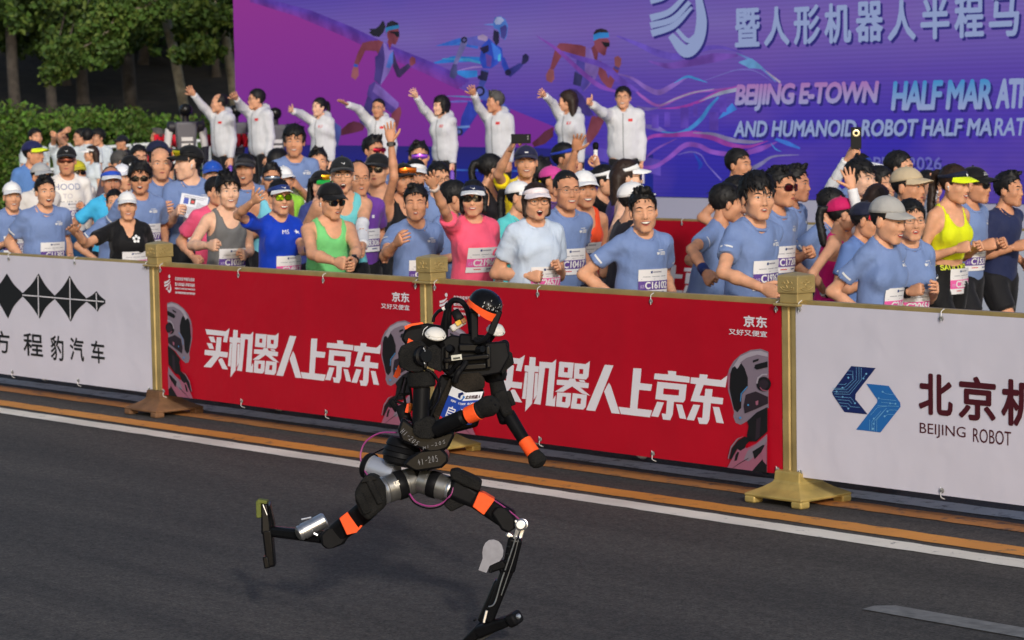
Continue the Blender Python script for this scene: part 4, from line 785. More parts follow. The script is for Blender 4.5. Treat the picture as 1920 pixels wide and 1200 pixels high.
def hair_mesh(style, h, w, seed, hat=False):
    rg = np.random.default_rng(seed); lng = style in ('long', 'bob', 'pony'); F = Field((-.16, -.22, -.34 if style in ('long', 'pony') else -.17), (.16, .14, .18), h)
    th = {'buzz': .004, 'short': .010, 'crew': .009, 'messy': .020, 'mop': .020, 'side': .017, 'bald': .008, 'bob': .019, 'long': .015, 'pony': .010}[style]
    if hat == 'cap': th = .003
    elif hat: th = min(th, .007)
    F.ell((0, -.016, .036 + th * .3), (.0755 * w + th, .095 + th, .084 + th * 1.1), k=0)
    if style == 'messy' and not hat:
        for i in range(22): a, b = rg.uniform(-.05, .05), rg.uniform(-.08, .06); F.cone((a, b, .118), (a * 1.25 + .01, b + .015, .143 + rg.uniform(0, .012)), .013, .003, .014)
    if style == 'crew' and not hat:
        for i in range(16): a, b = rg.uniform(-.045, .045), rg.uniform(-.03, .066); F.cone((a, b, .115), (a * 1.1, b + .012, .136), .014, .005, .014)
    zh = {'bald': .098, 'buzz': .078, 'mop': .052, 'bob': .050, 'side': .064}.get(style, .072); ys = .030 if not lng else .036
    # face opening
    x, y, z = np.ix_(*F.ax); line = zh - 7.0 * x * x * (0 if style in ('mop', 'bob') else 1) + (.012 * np.sin(x * 95 + seed) if style == 'mop' else 0) + (.10 * x if style == 'side' else 0)
    side = ys - y + np.clip(-.02 - z, 0, 1) * (.0 if lng else .9) + np.clip(z - .03, 0, 1) * -.55
    cut = np.maximum(np.maximum(z - line, side), -F.a * 0 - 1)        # negative inside the opening
    if style == 'bald': cut = np.minimum(cut, np.maximum(np.maximum(z - .2, -.02 - y + 0 * x), np.abs(x) - .062))
    kk = .008; hh = np.maximum(kk - np.abs(F.a + cut), 0) / kk; F.a = (np.maximum(F.a, -cut) + hh * hh * kk * .25).astype(np.float32)
    if not lng:
        F.half((0, -.05, -.062), nrm((0, .35, -1))); 
        for sx in (-1, 1): F.ell((sx * .088, .004, -.030), (.03, .026, .044), k=.006, mode='s')
    else:
        if style == 'bob':
            for sx in (-1, 1): F.cone((sx * .073, -.01, .02), (sx * .070, .006, -.082), .024, .020, .02)
            F.cone((0, -.085, .0), (0, -.078, -.085), .045, .04, .04); F.half((0, 0, -.112), (0, 0, -1), .01)
        if style == 'long':
            for sx in (-1, 0, 1): F.cone((sx * .055, -.07, .0), (sx * .07, -.085, -.25), .05, .035, .04)
        if style == 'pony':
            F.half((0, -.05, -.062), nrm((0, .35, -1))); P = spline([(0, -.10, .045), (0, -.145, .05), (0, -.165, -.02), (.02, -.155, -.12), (.03, -.14, -.2)], 3)
            for a, b in zip(P[:-1], P[1:]): F.cone(a, b, .027, .025, .012)
    if hat == 'cap': F.half((0, 0, .066), (0, 0, 1))
    ph = rg.uniform(0, 6)
    F.warp(lambda x, y, z: .0020 * np.sin(np.arctan2(y + .02, x) * 31 + 9 * np.sin(z * 33 + ph)) + .0022 * np.sin(x * 95 + y * 130 + ph + 4 * np.sin(z * 50)))
    return F.net()
def hair_cards(mb, hv, style, hat, rg, n):
    """loose locks lying on the hair"""
    if style in ('buzz',): n = n // 3
    if hat: hv = hv[hv[:, 2] < .030] if hat == 'cap' else hv[(hv[:, 2] < .030) | (hv[:, 2] > .098)]
    P = hv[rg.integers(0, len(hv), n)]; up = P[:, 2] > (.02 if not hat else -9); low = ~up
    N_ = (P - HC) / (HR ** 2); N_ /= np.linalg.norm(N_, axis=1)[:, None]
    wh = V(.012, -.05, .13); T_ = P - wh; T_[:, 2] *= .6; T_[P[:, 2] < .03] = (0, -.1, -1); T_ = T_ - N_ * (T_ * N_).sum(1)[:, None]; T_ /= np.linalg.norm(T_, axis=1)[:, None] + 1e-6
    T_ = T_ + rg.normal(size=T_.shape) * .28; T_ /= np.linalg.norm(T_, axis=1)[:, None]
    L = {'messy': .042, 'mop': .046, 'crew': .022, 'short': .028, 'side': .034, 'bald': .018, 'buzz': .008}.get(style, .045) * rg.uniform(.6, 1.25, (n, 1)); lift = {'messy': .45, 'crew': .55, 'mop': .22}.get(style, .18) * rg.uniform(.2, 1.2, (n, 1))
    if hat: lift *= .3; L = L * .7
    B_ = np.cross(T_, N_); wd = rg.uniform(.0028, .0055, (n, 1)); a0 = P - N_ * .002; a1 = P + T_ * L * .5 + N_ * L * lift * .6; a2 = P + T_ * L + N_ * L * (lift * .8 - .10)
    v = np.stack([a0 - B_ * wd, a0 + B_ * wd, a1 - B_ * wd * .8, a1 + B_ * wd * .8, a2], 1).reshape(-1, 3); b = mb.n; mb.v.append(v); mb.n += len(v)
    for i in range(n): o = b + 5 * i; mb.f.append((o, o + 1, o + 3, o + 2)); mb.f.append((o + 2, o + 3, o + 4)); mb.m += [0, 0]
_hair = {}
def get_hair(style, h, w, seed, hat):
    k = (style, h, w, seed % 4, hat)
    if k not in _hair: _hair[k] = hair_mesh(style, h, w, seed % 4, hat)
    return _hair[k]
# headwear (head frame, +y forward)
HC = V(0, -.014, .036); HR = V(.0870, .1055, .0925)
def hat_pt(th, z, r=1.0):     # on the hat ellipsoid at height z (relative) and angle th from the front
    c = math.sqrt(max(0, 1 - ((z - HC[2]) / HR[2]) ** 2)); return V(HC[0] + HR[0] * r * c * math.sin(th), HC[1] + HR[1] * r * c * math.cos(th), z)
def edge_z(th): return .050 + .006 * math.cos(th) - .020 * (1 - math.cos(th)) * .5
def crown(mb, w=1.0, slot=0, n=30):
    v = []; R = 9; top = HC[2] + HR[2] * 1.03
    for i in range(R):
        for k in range(n):
            th = 2 * math.pi * k / n; z0 = edge_z(th); z = z0 + (top - .0012 - z0) * math.sin(i / (R - 1) * math.pi / 2); seam = 1 - .006 * max(0, math.cos(th * 6)) ** 30
            p = hat_pt(th, min(z, HC[2] + HR[2] * .9995), 1.02 * seam); p[0] *= w; v.append(p)
    v.append((0, HC[1], top + .002)); f = [(i * n + k, (i + 1) * n + k, (i + 1) * n + (k + 1) % n, i * n + (k + 1) % n) for i in range(R - 1) for k in range(n)]
    f += [((R - 1) * n + k, len(v) - 1, (R - 1) * n + (k + 1) % n) for k in range(n)]
    vi = [p * .965 + np.array(HC) * .035 for p in map(V, v[:n])]; b = len(v); v += vi; f += [(k, (k + 1) % n, b + (k + 1) % n, b + k) for k in range(n)]
    mb.add(v, f, slot); lathe(mb, (0, HC[1], top), (0, 0, 1), [(-.001, .009), (.004, .007), (.005, .002)], 8, slot)
def brim(mb, L=.072, droop=.030, w=1.0, slot=0, tilt=.0, slot2=None):
    n = 17; rows = 5; up = []; 
    for r in range(rows):
        for i in range(n):
            a = -1 + 2 * i / (n - 1); th = a * 1.12; p = hat_pt(th, edge_z(th) + .002, 1.02); p[0] *= w; ext = L * (r / (rows - 1)) * math.sqrt(max(0, 1 - abs(a) ** 2.6))
            q = p + V(p[0] * .10 * (r / (rows - 1)), ext, -.10 * ext + tilt * ext - droop * (p[0] / .085) ** 2 * (r / (rows - 1)) - 1.6 * ext * ext); up.append(q)
    up = np.array(up); lo = up - [0, .001, .0035]; f = []
    for r in range(rows - 1):
        for i in range(n - 1): f.append((r * n + i, r * n + i + 1, (r + 1) * n + i + 1, (r + 1) * n + i))
    m = rows * n; g = [tuple(k + m for k in q[::-1]) for q in f]; e = [((rows - 1) * n + i, (rows - 1) * n + i + 1, m + (rows - 1) * n + i + 1, m + (rows - 1) * n + i) for i in range(n - 1)]
    mb.add(np.concatenate([up, lo]), f + e, slot) if slot2 is None else mb.add(np.concatenate([up, lo]), f + e, slot)
    mb.add(np.concatenate([up, lo]), g, slot if slot2 is None else slot2)
def visor_band(mb, w=1.0, slot=0, hgt=.036):
    n = 30; v = []
    for r, (dz, rr) in enumerate(((0, 1.02), (hgt, 1.03), (hgt, .985), (0, .985))):
        for k in range(n):
            th = 2 * math.pi * k / n; p = hat_pt(th, edge_z(th) + dz * (.62 + .38 * max(0, math.cos(th))) + .001, rr); p[0] *= w; v.append(p)
    mb.add(v, [(a * n + k, a * n + (k + 1) % n, b * n + (k + 1) % n, b * n + k) for a, b in ((0, 1), (1, 2), (2, 3), (3, 0)) for k in range(n)], slot)
SWOOSH = [(-.020, .002), (-.012, -.006), (.022, .010), (-.006, .0005), (-.012, .001), (-.016, .007)]
def on_crown(mb, pts, slot, r=1.035, zc=.082, thc=0):
    v, f = poly(pts); mb.add([hat_pt(thc + a / .095, zc + b, r) for a, b in v], f, slot)
def lens_y(x, d=0.0): return .1005 + d - 4.6 * x * x
def glasses(kind, w):
    """frame mesh, lens mesh"""
    fr = MB(); le = MB(); z0 = .0035
    for sx in (-1, 1):
        tube(fr, [(sx * .064 * w, lens_y(.064) - .002, z0 + .006), (sx * .076 * w, .03, z0 + .006), (sx * .079 * w, -.012, z0 + .002)], .0016, 5)
    if kind in ('clear', 'round', 'half', 'sun'):
        hx, hz = {'clear': (.025, .0165), 'round': (.027, .0225), 'half': (.025, .014), 'sun': (.029, .020)}[kind]; tr = {'clear': .0014, 'half': .0008, 'round': .0018, 'sun': .0020}[kind]; pw = 2.0 if kind == 'round' else 3.0
        for sx in (-1, 1):
            P = []
            for a in np.linspace(0, 2 * math.pi, 21):
                c, s_ = math.cos(a), math.sin(a); x = sx * .0335 * w + hx * math.copysign(abs(c) ** (2 / pw), c); P.append(V(x, lens_y(x), z0 - .001 + hz * math.copysign(abs(s_) ** (2 / pw), s_)))
            tube(fr, P, tr, 5)
            if kind == 'sun': c0 = V(sx * .0335 * w, lens_y(.0335) + .002, z0); le.add([c0] + P[:-1], [(0, i + 1, (i + 1) % 20 + 1) for i in range(20)], 0)
        tube(fr, [(-.009, lens_y(.009), z0 + .004), (0, lens_y(0) + .001, z0 + .007), (.009, lens_y(.009), z0 + .004)], .0016, 5)
    else:                      # wide sport shield
        n = 15; v = []
        for x in np.linspace(-.066, .066, n):
            q = abs(x) / .066; bot = -.021 + .012 * math.exp(-(x / .009) ** 2) + .010 * q ** 3; v += [(x * w, lens_y(x) + .003, z0 + .019 - .004 * q * q), (x * w, lens_y(x) + .007, z0), (x * w, lens_y(x) + .003, z0 + bot)]
        le.add(v, [(3 * i + r, 3 * i + r + 1, 3 * i + r + 4, 3 * i + r + 3) for i in range(n - 1) for r in (0, 1)], 0)
        tube(fr, [(x * w, lens_y(x) + .004, z0 + .020 - .004 * (abs(x) / .066) ** 2) for x in np.linspace(-.066, .066, 13)], .0022, 5)
    return fr, le

# ---------------------------------------------------------------- hands
def hand(kind, side):
    """wrist at the origin, fingers along +z, palm facing +y, thumb towards +x*side"""
    mb = MB(); pw = .041; pl = .092
    v = []; n = 10
    for t, wx, wy, cy in ((-.012, .026, .020, 0), (.01, .029, .019, 0), (.035, .038, .017, .001), (.065, .042, .0145, .001), (pl, .039, .011, 0), (pl + .008, .030, .007, 0)):
        for k in range(n): a = 2 * math.pi * k / n; c, s_ = math.cos(a), math.sin(a); v.append((wx * math.copysign(abs(c) ** .8, c), cy + wy * math.copysign(abs(s_) ** .9, s_), t))
    mb.add(v, [(i * n + k, i * n + (k + 1) % n, (i + 1) * n + (k + 1) % n, (i + 1) * n + k) for i in range(5) for k in range(n)] + [tuple(range(n - 1, -1, -1)), tuple(range(5 * n, 6 * n))])
    fx = [.030, .0105, -.010, -.029]; ln = [.069, .079, .073, .057]; sp = {'open': (.20, .06, -.08, -.24), 'splay': (.30, .10, -.12, -.36)}.get(kind, (.06, .02, -.02, -.06)); rad = (.0092, .0094, .0090, .0080)
    for i in range(4):
        curl = {'open': (.06, .10, .08), 'splay': (.02, .06, .05), 'relax': (.45, .55, .4), 'fist': (1.45, 1.6, 1.0), 'grip': (1.05, 1.05, .7), 'thumb': (1.45, 1.6, 1.0)}[kind]; c0 = (i * .05) if kind in ('open', 'relax') else 0
        p = V(fx[i] * side, 0, pl - .008); P = [p - V(0, 0, .02), p]; ang = 0
        for L, a in zip((.42, .32, .26), curl):
            ang += a + c0; d = V(math.sin(sp[i]) * side * math.cos(min(ang, 1.4)), math.sin(ang), math.cos(ang) * math.cos(sp[i])); p = p + d * ln[i] * L; P.append(p)
        r = rad[i]; tube(mb, P, [r, r * 1.08, r * 1.02, r * .95, r * .72], 7); mb.add(P[-1] + np.array([(r * .6, 0, 0), (0, r * .6, 0), (-r * .6, 0, 0), (0, -r * .6, 0), (0, 0, r * .55)]), [(0, 1, 4), (1, 2, 4), (2, 3, 4), (3, 0, 4)])
    b = V(.026 * side, .004, .022)
    T = {'open': [b, b + V(.026 * side, .008, .026), b + V(.044 * side, .010, .050), b + V(.055 * side, .010, .074)], 'splay': [b, b + V(.030 * side, .006, .022), b + V(.054 * side, .008, .040), b + V(.074 * side, .008, .058)],
         'relax': [b, b + V(.018 * side, .018, .028), b + V(.022 * side, .030, .054), b + V(.018 * side, .036, .074)], 'fist': [b, b + V(.014 * side, .024, .030), b + V(-.002 * side, .040, .050), b + V(-.024 * side, .044, .058)],
         'grip': [b, b + V(.016 * side, .024, .026), b + V(.012 * side, .042, .044), b + V(.0, .050, .06)], 'thumb': [b, b + V(.024 * side, .012, .012), b + V(.052 * side, .010, .010), b + V(.078 * side, .006, .012)]}[kind]
    tube(mb, [b - V(.012 * side, 0, .012)] + T, [.014, .0135, .0118, .0105, .0075], 7)
    return mb
_hand = {}
def get_hand(kind, side):
    if (kind, side) not in _hand: _hand[(kind, side)] = hand(kind, side)
    return _hand[(kind, side)]
# ---------------------------------------------------------------- materials of people
def skin_mat(name, rgb):
    m = mat(name, lin(rgb), .48, spec=.32, bump=.16, bscale=75, bdist=.006, var=.15, vscale=17, sss=.10); m.node_tree.nodes['Principled BSDF'].inputs['Roughness'].default_value = .52; return m
SKIN = {'tan': skin_mat("tan_skin", (204, 146, 112)), 'mid': skin_mat("skin", (216, 160, 126)), 'fair': skin_mat("fair_skin", (230, 182, 152)), 'dark': skin_mat("deep_tan_skin", (190, 132, 102))}
EYEW = plain((214, 206, 200), .3); DARK = plain((22, 16, 14), .35); LIPM = plain((168, 84, 76), .45); LIPF = plain((184, 64, 66), .4); MOUTH = plain((52, 14, 14), .5); TEETH = plain((226, 220, 206), .3); BROW = plain((30, 22, 18), .7); FOLD = plain((150, 96, 74), .6)
HAIRM = {'black': mat("black_hair", (.0075, .0065, .0065), .58, spec=.35), 'brown': mat("brown_hair", (.026, .013, .008), .55, spec=.35), 'grey': mat("grey_hair", (.075, .07, .066), .6, spec=.3)}
BLACKP = plain((16, 16, 18), .35); LENS_D = plain((14, 12, 12), .12, spec=.7, coat=.6); SHOE_W = plain((196, 194, 190), .6)
def lens_mat(rgb): return plain(rgb, .12, metal=.75)
BIBW = plain((228, 226, 226), .55); BIBP = plain((92, 62, 142), .55); BIBK = plain((224, 92, 160), .55); BIBG = plain((150, 150, 160), .6); BIBN = plain((30, 60, 120), .6)
_shoe = {}
def get_shoe(m):
    if m not in _shoe:
        F = Field((-.06, -.11, -.02), (.06, .21, .13), .012); F.cone((0, -.055, .035), (0, .03, .04), .042, .042, .03); F.cone((0, .03, .035), (.005, .14, .022), .042, .034, .03); F.cone((0, -.05, .05), (0, -.04, .10), .042, .042, .02); F.half((0, 0, 0), (0, 0, -1)); F.half((0, 0, .092), (0, -.2, 1))
        v, q = F.net(); b = MB(); b.addq(v, q); _shoe[m] = b.mesh("shoe", m)
    return _shoe[m]
BLUE_T = (116, 138, 184)
class Fig: pass
def two_bone(S, T, L1, L2, pole):
    S, T = V(S), V(T); d = T - S; D = np.linalg.norm(d); D2 = min(max(D, abs(L1 - L2) + .01), (L1 + L2) * .995); u = nrm(d); a = (L1 * L1 - L2 * L2 + D2 * D2) / (2 * D2); hgt = math.sqrt(max(L1 * L1 - a * a, 0))
    p = V(pole) - u * (V(pole) @ u); p = nrm(p); E = S + u * a + p * hgt; return E, S + u * D2
def rotz(a): c, s = math.cos(a), math.sin(a); return np.array([[c, -s, 0], [s, c, 0], [0, 0, 1]])
def rotx(a): c, s = math.cos(a), math.sin(a); return np.array([[1, 0, 0], [0, c, -s], [0, s, c]])
def roty(a): c, s = math.cos(a), math.sin(a); return np.array([[c, 0, s], [0, 1, 0], [-s, 0, c]])
CAMH = math.atan2(-FW[1], -FW[0])       # heading that looks straight at the photographer
PEOPLE = {}
def person(key, label, px, top, Y, bf=35, hf=5, z0=0.0, fem=False, build=1.0, fat=0.0, skin='mid', hair='short', hairc='black', mouth='shut', eyes='squint', hp=0, ht=0,
           top_kind='tee', topc=BLUE_T, bot_kind='shorts', botc=(24, 24, 28), arms=('run_f', 'run_b'), hands=('fist', 'fist'), palm=(None, None), lean=7, twist=0, hat=None, glass=None, bib=None, logo=True,
           group="runners behind the fence", headk=1.03, stature=None, air=0.0, sleeve=.62, extra=None, wrist=None, vneck=False, phase=0, hseed=None, shoe=None, res=None, roll=0, armsleeve=(0, 0), stand=False):
    """px, top: photo pixel of the head top; Y: distance across the road; bf/hf: body / head turn from facing the photographer (+ = towards the right of the photo)"""
    seed = hash(key) if not isinstance(key, str) else sum(ord(c) * (i + 3) for i, c in enumerate(key)); rg = np.random.default_rng(seed)
    if mouth == 'shut' and abs(hf) < 50 and group == 'runners behind the fence': mouth = ('shut', 'smile', 'speak', 'shut', 'open', 'smile')[seed % 6]
    if eyes == 'squint' and seed % 5 == 0: eyes = 'open'
    d = ray(px, top); Zd = Y / d[1]; HT = CAM + d * Zd; dist = Zd
    st = stature or (HT[2] - z0 - air); k = np.clip(st / (1.672 + (headk - 1.12) * .13 + (.03 if stand else 0)), .82, 1.14); h = res or (.0145 if dist < 15.5 else .018 if dist < 19.5 else .022)
    bh = CAMH + math.radians(bf); yaw = bh - math.pi / 2; Rw = rotz(yaw)      # local -> world
    sw = (.134 if fem else .152) * build; hipw = .085
    pel = V(0, 0, .90 if stand else .885); Rt = rotx(-math.radians(lean)) @ rotz(math.radians(twist)) @ roty(math.radians(roll))
    tp = lambda *p: pel + Rt @ V(*p)
    # head
    hy = math.radians(hf - bf); Rh = rotz(hy) @ rotx(math.radians(-hp)) @ roty(math.radians(ht)); nb = tp(0, -.005, .50); hk = headk * (1.0 if not fem else .97)
    hc = nb + V(0, .02, .118) + Rh @ V(0, .02, .02)
    HM = Rh @ np.diag([hk * rg.uniform(.97, 1.03), hk, hk * rg.uniform(.96, 1.05)])
    htop = hc[2] + .128 * hk + (.008 if hat else 0)
    off = HT[2] - z0 - htop * k        # residual height
    root = np.array([HT[0], HT[1], z0 + off]) - Rw @ (np.array([hc[0], hc[1], 0]) * k)
    gl = rotz(-yaw)                     # world -> local
    def loc(P): return gl @ (V(P) - root) / k
    def pix(x, y, dd=0.0): return loc(W(x, y, dist + dd))
    joints = {}
    LU, LF = .285, .255
    for s in (0, 1):                    # 0 = person's right (+x), 1 = left (-x)
        sx = 1 if s == 0 else -1; S = tp(sx * sw, -.008, .432); a = arms[s]
        if isinstance(a, str):
            R_ = lambda *p: Rt @ V(*p)
            if a == 'run_f': E = S + nrm(R_(sx * .18, -.10, -1)) * LU; H = E + nrm(R_(-sx * .42, .95, .42)) * LF
            elif a == 'run_u': E = S + nrm(R_(sx * .22, .12, -1)) * LU; H = E + nrm(R_(-sx * .30, .55, .95)) * LF
            elif a == 'run_b': E = S + nrm(R_(sx * .30, -.62, -.85)) * LU; H = E + nrm(R_(-sx * .15, .85, -.35)) * LF
            elif a == 'mid': E = S + nrm(R_(sx * .30, -.35, -1)) * LU; H = E + nrm(R_(-sx * .55, .9, .08)) * LF
            elif a == 'akimbo': E = S + nrm(R_(sx * .75, -.35, -.75)) * LU; H = E + nrm(R_(-sx * .75, .3, -.55)) * LF
            else: E = S + nrm(V(sx * .10, -.05, -1)) * LU; H = E + nrm(V(sx * .02, .18, -1)) * LF
        elif a[0] == 'px':              # elbow and wrist seen at these pixels; the depth follows from the bone lengths
            ex, ey, hx, hy_ = a[1:5]; se, sh_ = (a[5], a[6]) if len(a) > 6 else (-1, -1); fwl = gl @ FW
            def reach(P0, x, y, L, sg):
                P1 = pix(x, y, (V(root + Rw @ (P0 * k)) - CAM) @ FW - dist); d_ = np.linalg.norm(P1 - P0); m_ = math.sqrt(max(0, L * L - d_ * d_)); v_ = P1 - P0 + fwl * m_ * sg; return P0 + nrm(v_) * L * min(max(np.linalg.norm(v_) / L, 1), 1.10)
            E = reach(S, ex, ey, LU, se); H = reach(E, hx, hy_, LF, sh_)
        elif a[0] == 'ik': E, H = two_bone(S, pix(*a[1:4]) if len(a) > 3 else pix(a[1], a[2]), LU, LF, a[4] if len(a) > 4 else (sx * .6, -.3, -.8))
        joints[s] = (S, E, H)
    # legs
    legs = []
    for s in (0, 1):
        sx = 1 if s == 0 else -1; Hp = pel + V(sx * hipw, 0, -.03)
        if stand: K = Hp + V(sx * .015, .02, -.40); A = K + V(0, -.01, -.39)
        elif (s + phase) % 2 == 0: K = Hp + nrm(V(sx * .03, .50, -.88)) * .40; A = K + nrm(V(0, -.22, -1)) * .39
        else: K = Hp + nrm(V(sx * .03, -.10, -1)) * .40; A = K + nrm(V(0, -.72, -.62)) * .39
        legs.append((Hp, K, A))
    minz = -.06
    allp = [p for j in joints.values() for p in j] + [hc] + [p for l in legs for p in l]
    lo = np.min(allp, 0) - .16; hi = np.max(allp, 0) + .16; hi[2] = max(hi[2], nb[2] + .14)
    B = Field(lo * k, hi * k, h); q = lambda p: V(p) * k
    f = fat
    def torso(F, g=0.0, kk=.05, belly=0.0):
        F.ell(q(tp(0, -.005, .02)), V(.150 * build + f * .6 + g + (.012 if fem else 0), .104 + f + g, .12 + g) * k, Rt, kk * k); F.ell(q(tp(0, .004 + f * .4, .17)), V((.116 if fem else .134) * build + f + g + belly, .096 + f * 1.2 + g + belly, .14 + g) * k, Rt, kk * k)
        F.ell(q(tp(0, .002, .345)), V((.126 if fem else .147) * build + f * .5 + g, .104 + f * .5 + g, .16 + g) * k, Rt, kk * k); F.cone(q(tp(-sw * .80, -.008, .432)), q(tp(sw * .80, -.008, .432)), (.046 + g * .8) * k, (.046 + g * .8) * k, .04 * k); [F.cone(q(tp(sx * sw * .85, -.012, .440)), q(tp(sx * .03, -.012, .505)), (.036 + g * .6) * k, (.040 + g * .6) * k, .03 * k) for sx in (-1, 1)]
        if fem:
            for sx in (-1, 1): F.ell(q(tp(sx * .066, .080, .322)), V(.060 + g, .044 + g, .058 + g) * k, Rt, .045 * k)
    torso(B); ru = .043 * (0.88 if fem else 1.0) * (build ** .6) + f * .35
    B.cone(q(nb - Rt @ V(0, 0, .03)), q(hc + HM @ V(0, -.022, -.05)), .050 * k * (0.88 if fem else 1), .046 * k * hk * (0.88 if fem else 1), .03 * k)
    for s in (0, 1):
        S, E, H = joints[s]; B.cone(q(S), q(E), ru * 1.08 * k, ru * .82 * k, .02 * k); m_ = E + (H - E) * .35; B.cone(q(E), q(m_), ru * .80 * k, ru * .86 * k, .02 * k); B.cone(q(m_), q(H), ru * .86 * k, .027 * k * (0.9 if fem else 1), .02 * k)
        Hp, K, A = legs[s]; B.cone(q(Hp), q(K), (.082 + f * .4) * k, .054 * k, .04 * k); c_ = K + (A - K) * .3 + V(0, -.012, 0); B.cone(q(K), q(c_), .052 * k, .052 * k, .03 * k); B.cone(q(c_), q(A), .052 * k, .034 * k, .03 * k)
    T = thing("person", label, "person", tuple(root), yaw, group); PEOPLE[key] = T
    body = MB(); v, qd = B.net(); body.addq(v, qd, 0)
    w = 1.0 + rg.uniform(-.06, .05); w = w * (0.96 if fem else 1.0); hh = .0075 if dist < 15.5 else .009 if dist < 20 else .011
    w = round(w * 50) / 50; HF, hv, hq = get_head(hh, w, fem, .006 if fat > .015 else .0)
    hm = MB(); hm.addq(hv, hq, 0); covered = glass in ('sun', 'shield') ; face(hm, HF, w, mouth, 'none' if covered else eyes, fem, rg.uniform())
    body.merge(hm, HM * k, hc * k)
    for s in (0, 1):
        S, E, H = joints[s]; sx = 1 if s == 0 else -1; zf = nrm(H - E)
        pn = palm[s]
        if pn == 'cam': pd = gl @ (-FW)
        elif pn == 'away': pd = gl @ FW
        elif pn is not None: pd = V(pn)
        else: pd = Rt @ V(-sx, .15, -.1) if hands[s] in ('fist', 'grip', 'thumb') else Rt @ V(-sx, -.3, 0)
        y_ = pd - zf * (pd @ zf); y_ = nrm(y_); x_ = np.cross(y_, zf); hd = get_hand(hands[s], 1 if s == 1 else -1)
        # thumb side: for the right hand with palm forward and fingers up the thumb points to the person's left
        body.merge(hd, np.stack([x_, y_, zf], 1) * (k * (1.04 if not fem else .94)), H * k)
    body.build("body", [SKIN[skin], EYEW, DARK, LIPF if fem else LIPM, MOUTH, TEETH, BROW, FOLD], T)
    # hair and headwear
    if hair: hv, hq = get_hair(hair, .0085 if dist < 15.5 else .010 if dist < 20 else .012, w, hseed if hseed is not None else seed, hat[0] if hat else None); hb = MB(); hb.addq(hv, hq); hair_cards(hb, hv, hair, hat[0] if hat else None, rg, 420 if dist < 15.5 else 260); hb.xform(HM * k, hc * k); hb.build("hair", HAIRM[hairc], T)
    def put(mb, name, mats, parent=None, sm=True): mb.xform(HM * k, hc * k); return mb.build(name, mats, parent or T, sm)
    if hat:
        kind, c1, c2 = hat[0], hat[1], hat[2] if len(hat) > 2 and hat[2] else hat[1]; lg = hat[3] if len(hat) > 3 else None; hm_ = cloth(c1, .7); bmat = cloth(c2, .65)
        if kind == 'cap':
            m1 = MB(); crown(m1, w)
            if lg == 'swoosh': on_crown(m1, SWOOSH, 1)
            elif lg: tv, tf = text2d(lg, .03, 0, 0, 1, 'CENTER'); m1.add([hat_pt(a / .095, .070 + b, 1.036) for a, b in tv], tf, 1)
            c_o = put(m1, "cap", [hm_, WTIE]); m2 = MB(); brim(m2, w=w); put(m2, "brim", bmat, c_o)
        elif kind == 'visor':
            m1 = MB(); visor_band(m1, w, hgt=.036)
            if lg == 'swoosh': on_crown(m1, SWOOSH, 1, 1.045, .070)
            elif lg: tv, tf = text2d(lg, .018, 0, 0, 1, 'CENTER'); m1.add([hat_pt(a / .095, .062 + b, 1.045) for a, b in tv], tf, 1)
            c_o = put(m1, "visor", [hm_, WTIE]); m2 = MB(); brim(m2, .080, w=w, tilt=hat[4] if len(hat) > 4 else 0); put(m2, "brim", bmat, c_o)
        elif kind == 'band': m1 = MB(); visor_band(m1, w, hgt=.030); put(m1, "headband", hm_)
    if glass:
        fr, le = glasses(glass, w); col = {'sun': (14, 12, 12), 'clear': (30, 26, 26), 'half': (70, 60, 60), 'round': (110, 76, 52), 'shield': (18, 18, 20)}[glass]
        g_o = put(fr, "sunglasses" if glass in ('sun', 'shield') else "spectacles", plain(col, .3))
        if le.n: put(le, "lens", lens_mat(extra['lens']) if extra and 'lens' in extra else LENS_D, g_o)
    if extra and 'capglasses' in extra:
        fr, le = glasses('shield', w); 
        for m_ in (fr, le): m_.xform(np.eye(3) * 1.12, (0, -.004, .070))
        g_o = put(fr, "sunglasses", BLACKP); put(le, "lens", lens_mat(extra['capglasses']), g_o)
    if extra and 'earbud' in extra:
        for sx in (-1, 1): m_ = MB(); lathe(m_, (sx * .083 * w, .006, -.012), (sx, .1, -.1), [(0, .007), (.006, .006), (.008, .003)], 8); tube(m_, [(sx * .086 * w, .008, -.014), (sx * .085 * w, .012, -.036)], .003, 6); put(m_, "earbud", WTIE)
    if extra and 'earring' in extra: pass
    # clothes
    SH = None
    if top_kind:
        G = Field(lo * k, hi * k, h * .92); g = {'tee': .014, 'tank': .011, 'jacket': .030, 'crop': .008, 'bra': .007}[top_kind]; mt = cloth(topc, .7)
        torso(G, g, .06, .010 if top_kind in ('tee', 'jacket') else 0); ends = []
        if top_kind in ('tee', 'jacket'):
            for s in (0, 1):
                S, E, H = joints[s]; full = top_kind == 'jacket'
                if full: G.cone(q(S), q(E), (ru + .030) * k, (ru + .016) * k, .04 * k); G.cone(q(E), q(H), (ru + .014) * k, .047 * k, .03 * k, cut=True)
                else: e = S + (E - S) * sleeve; G.cone(q(S - (E - S) * .05), q(e), (ru + .012) * k, (ru + .019) * k, .03 * k, cut=True)
        # openings
        Ga0 = G.a.copy()
        nk = {'tee': .063, 'tank': .078, 'jacket': .056, 'crop': .085, 'bra': .085}[top_kind]; G.cone(q(tp(0, .012, .475)), q(tp(0, .03, .70)), nk * k * (0.9 if fem else 1), (nk + .03) * k, .012, 's')
        if top_kind in ('tank', 'crop', 'bra'):
            G.ell(q(tp(0, .10, .47)), V(.062, .08, .09) * k, Rt, .016, 's')
            for s in (0, 1):
                sx = 1 if s == 0 else -1; c_ = tp(sx * (sw + .012), -.008, .43); G.ell(q(c_), V(.058, .12, .118) * k, Rt, .016, 's'); G.half(q(tp(sx * (sw + .025), 0, .4)), Rt @ V(sx, 0, 0))
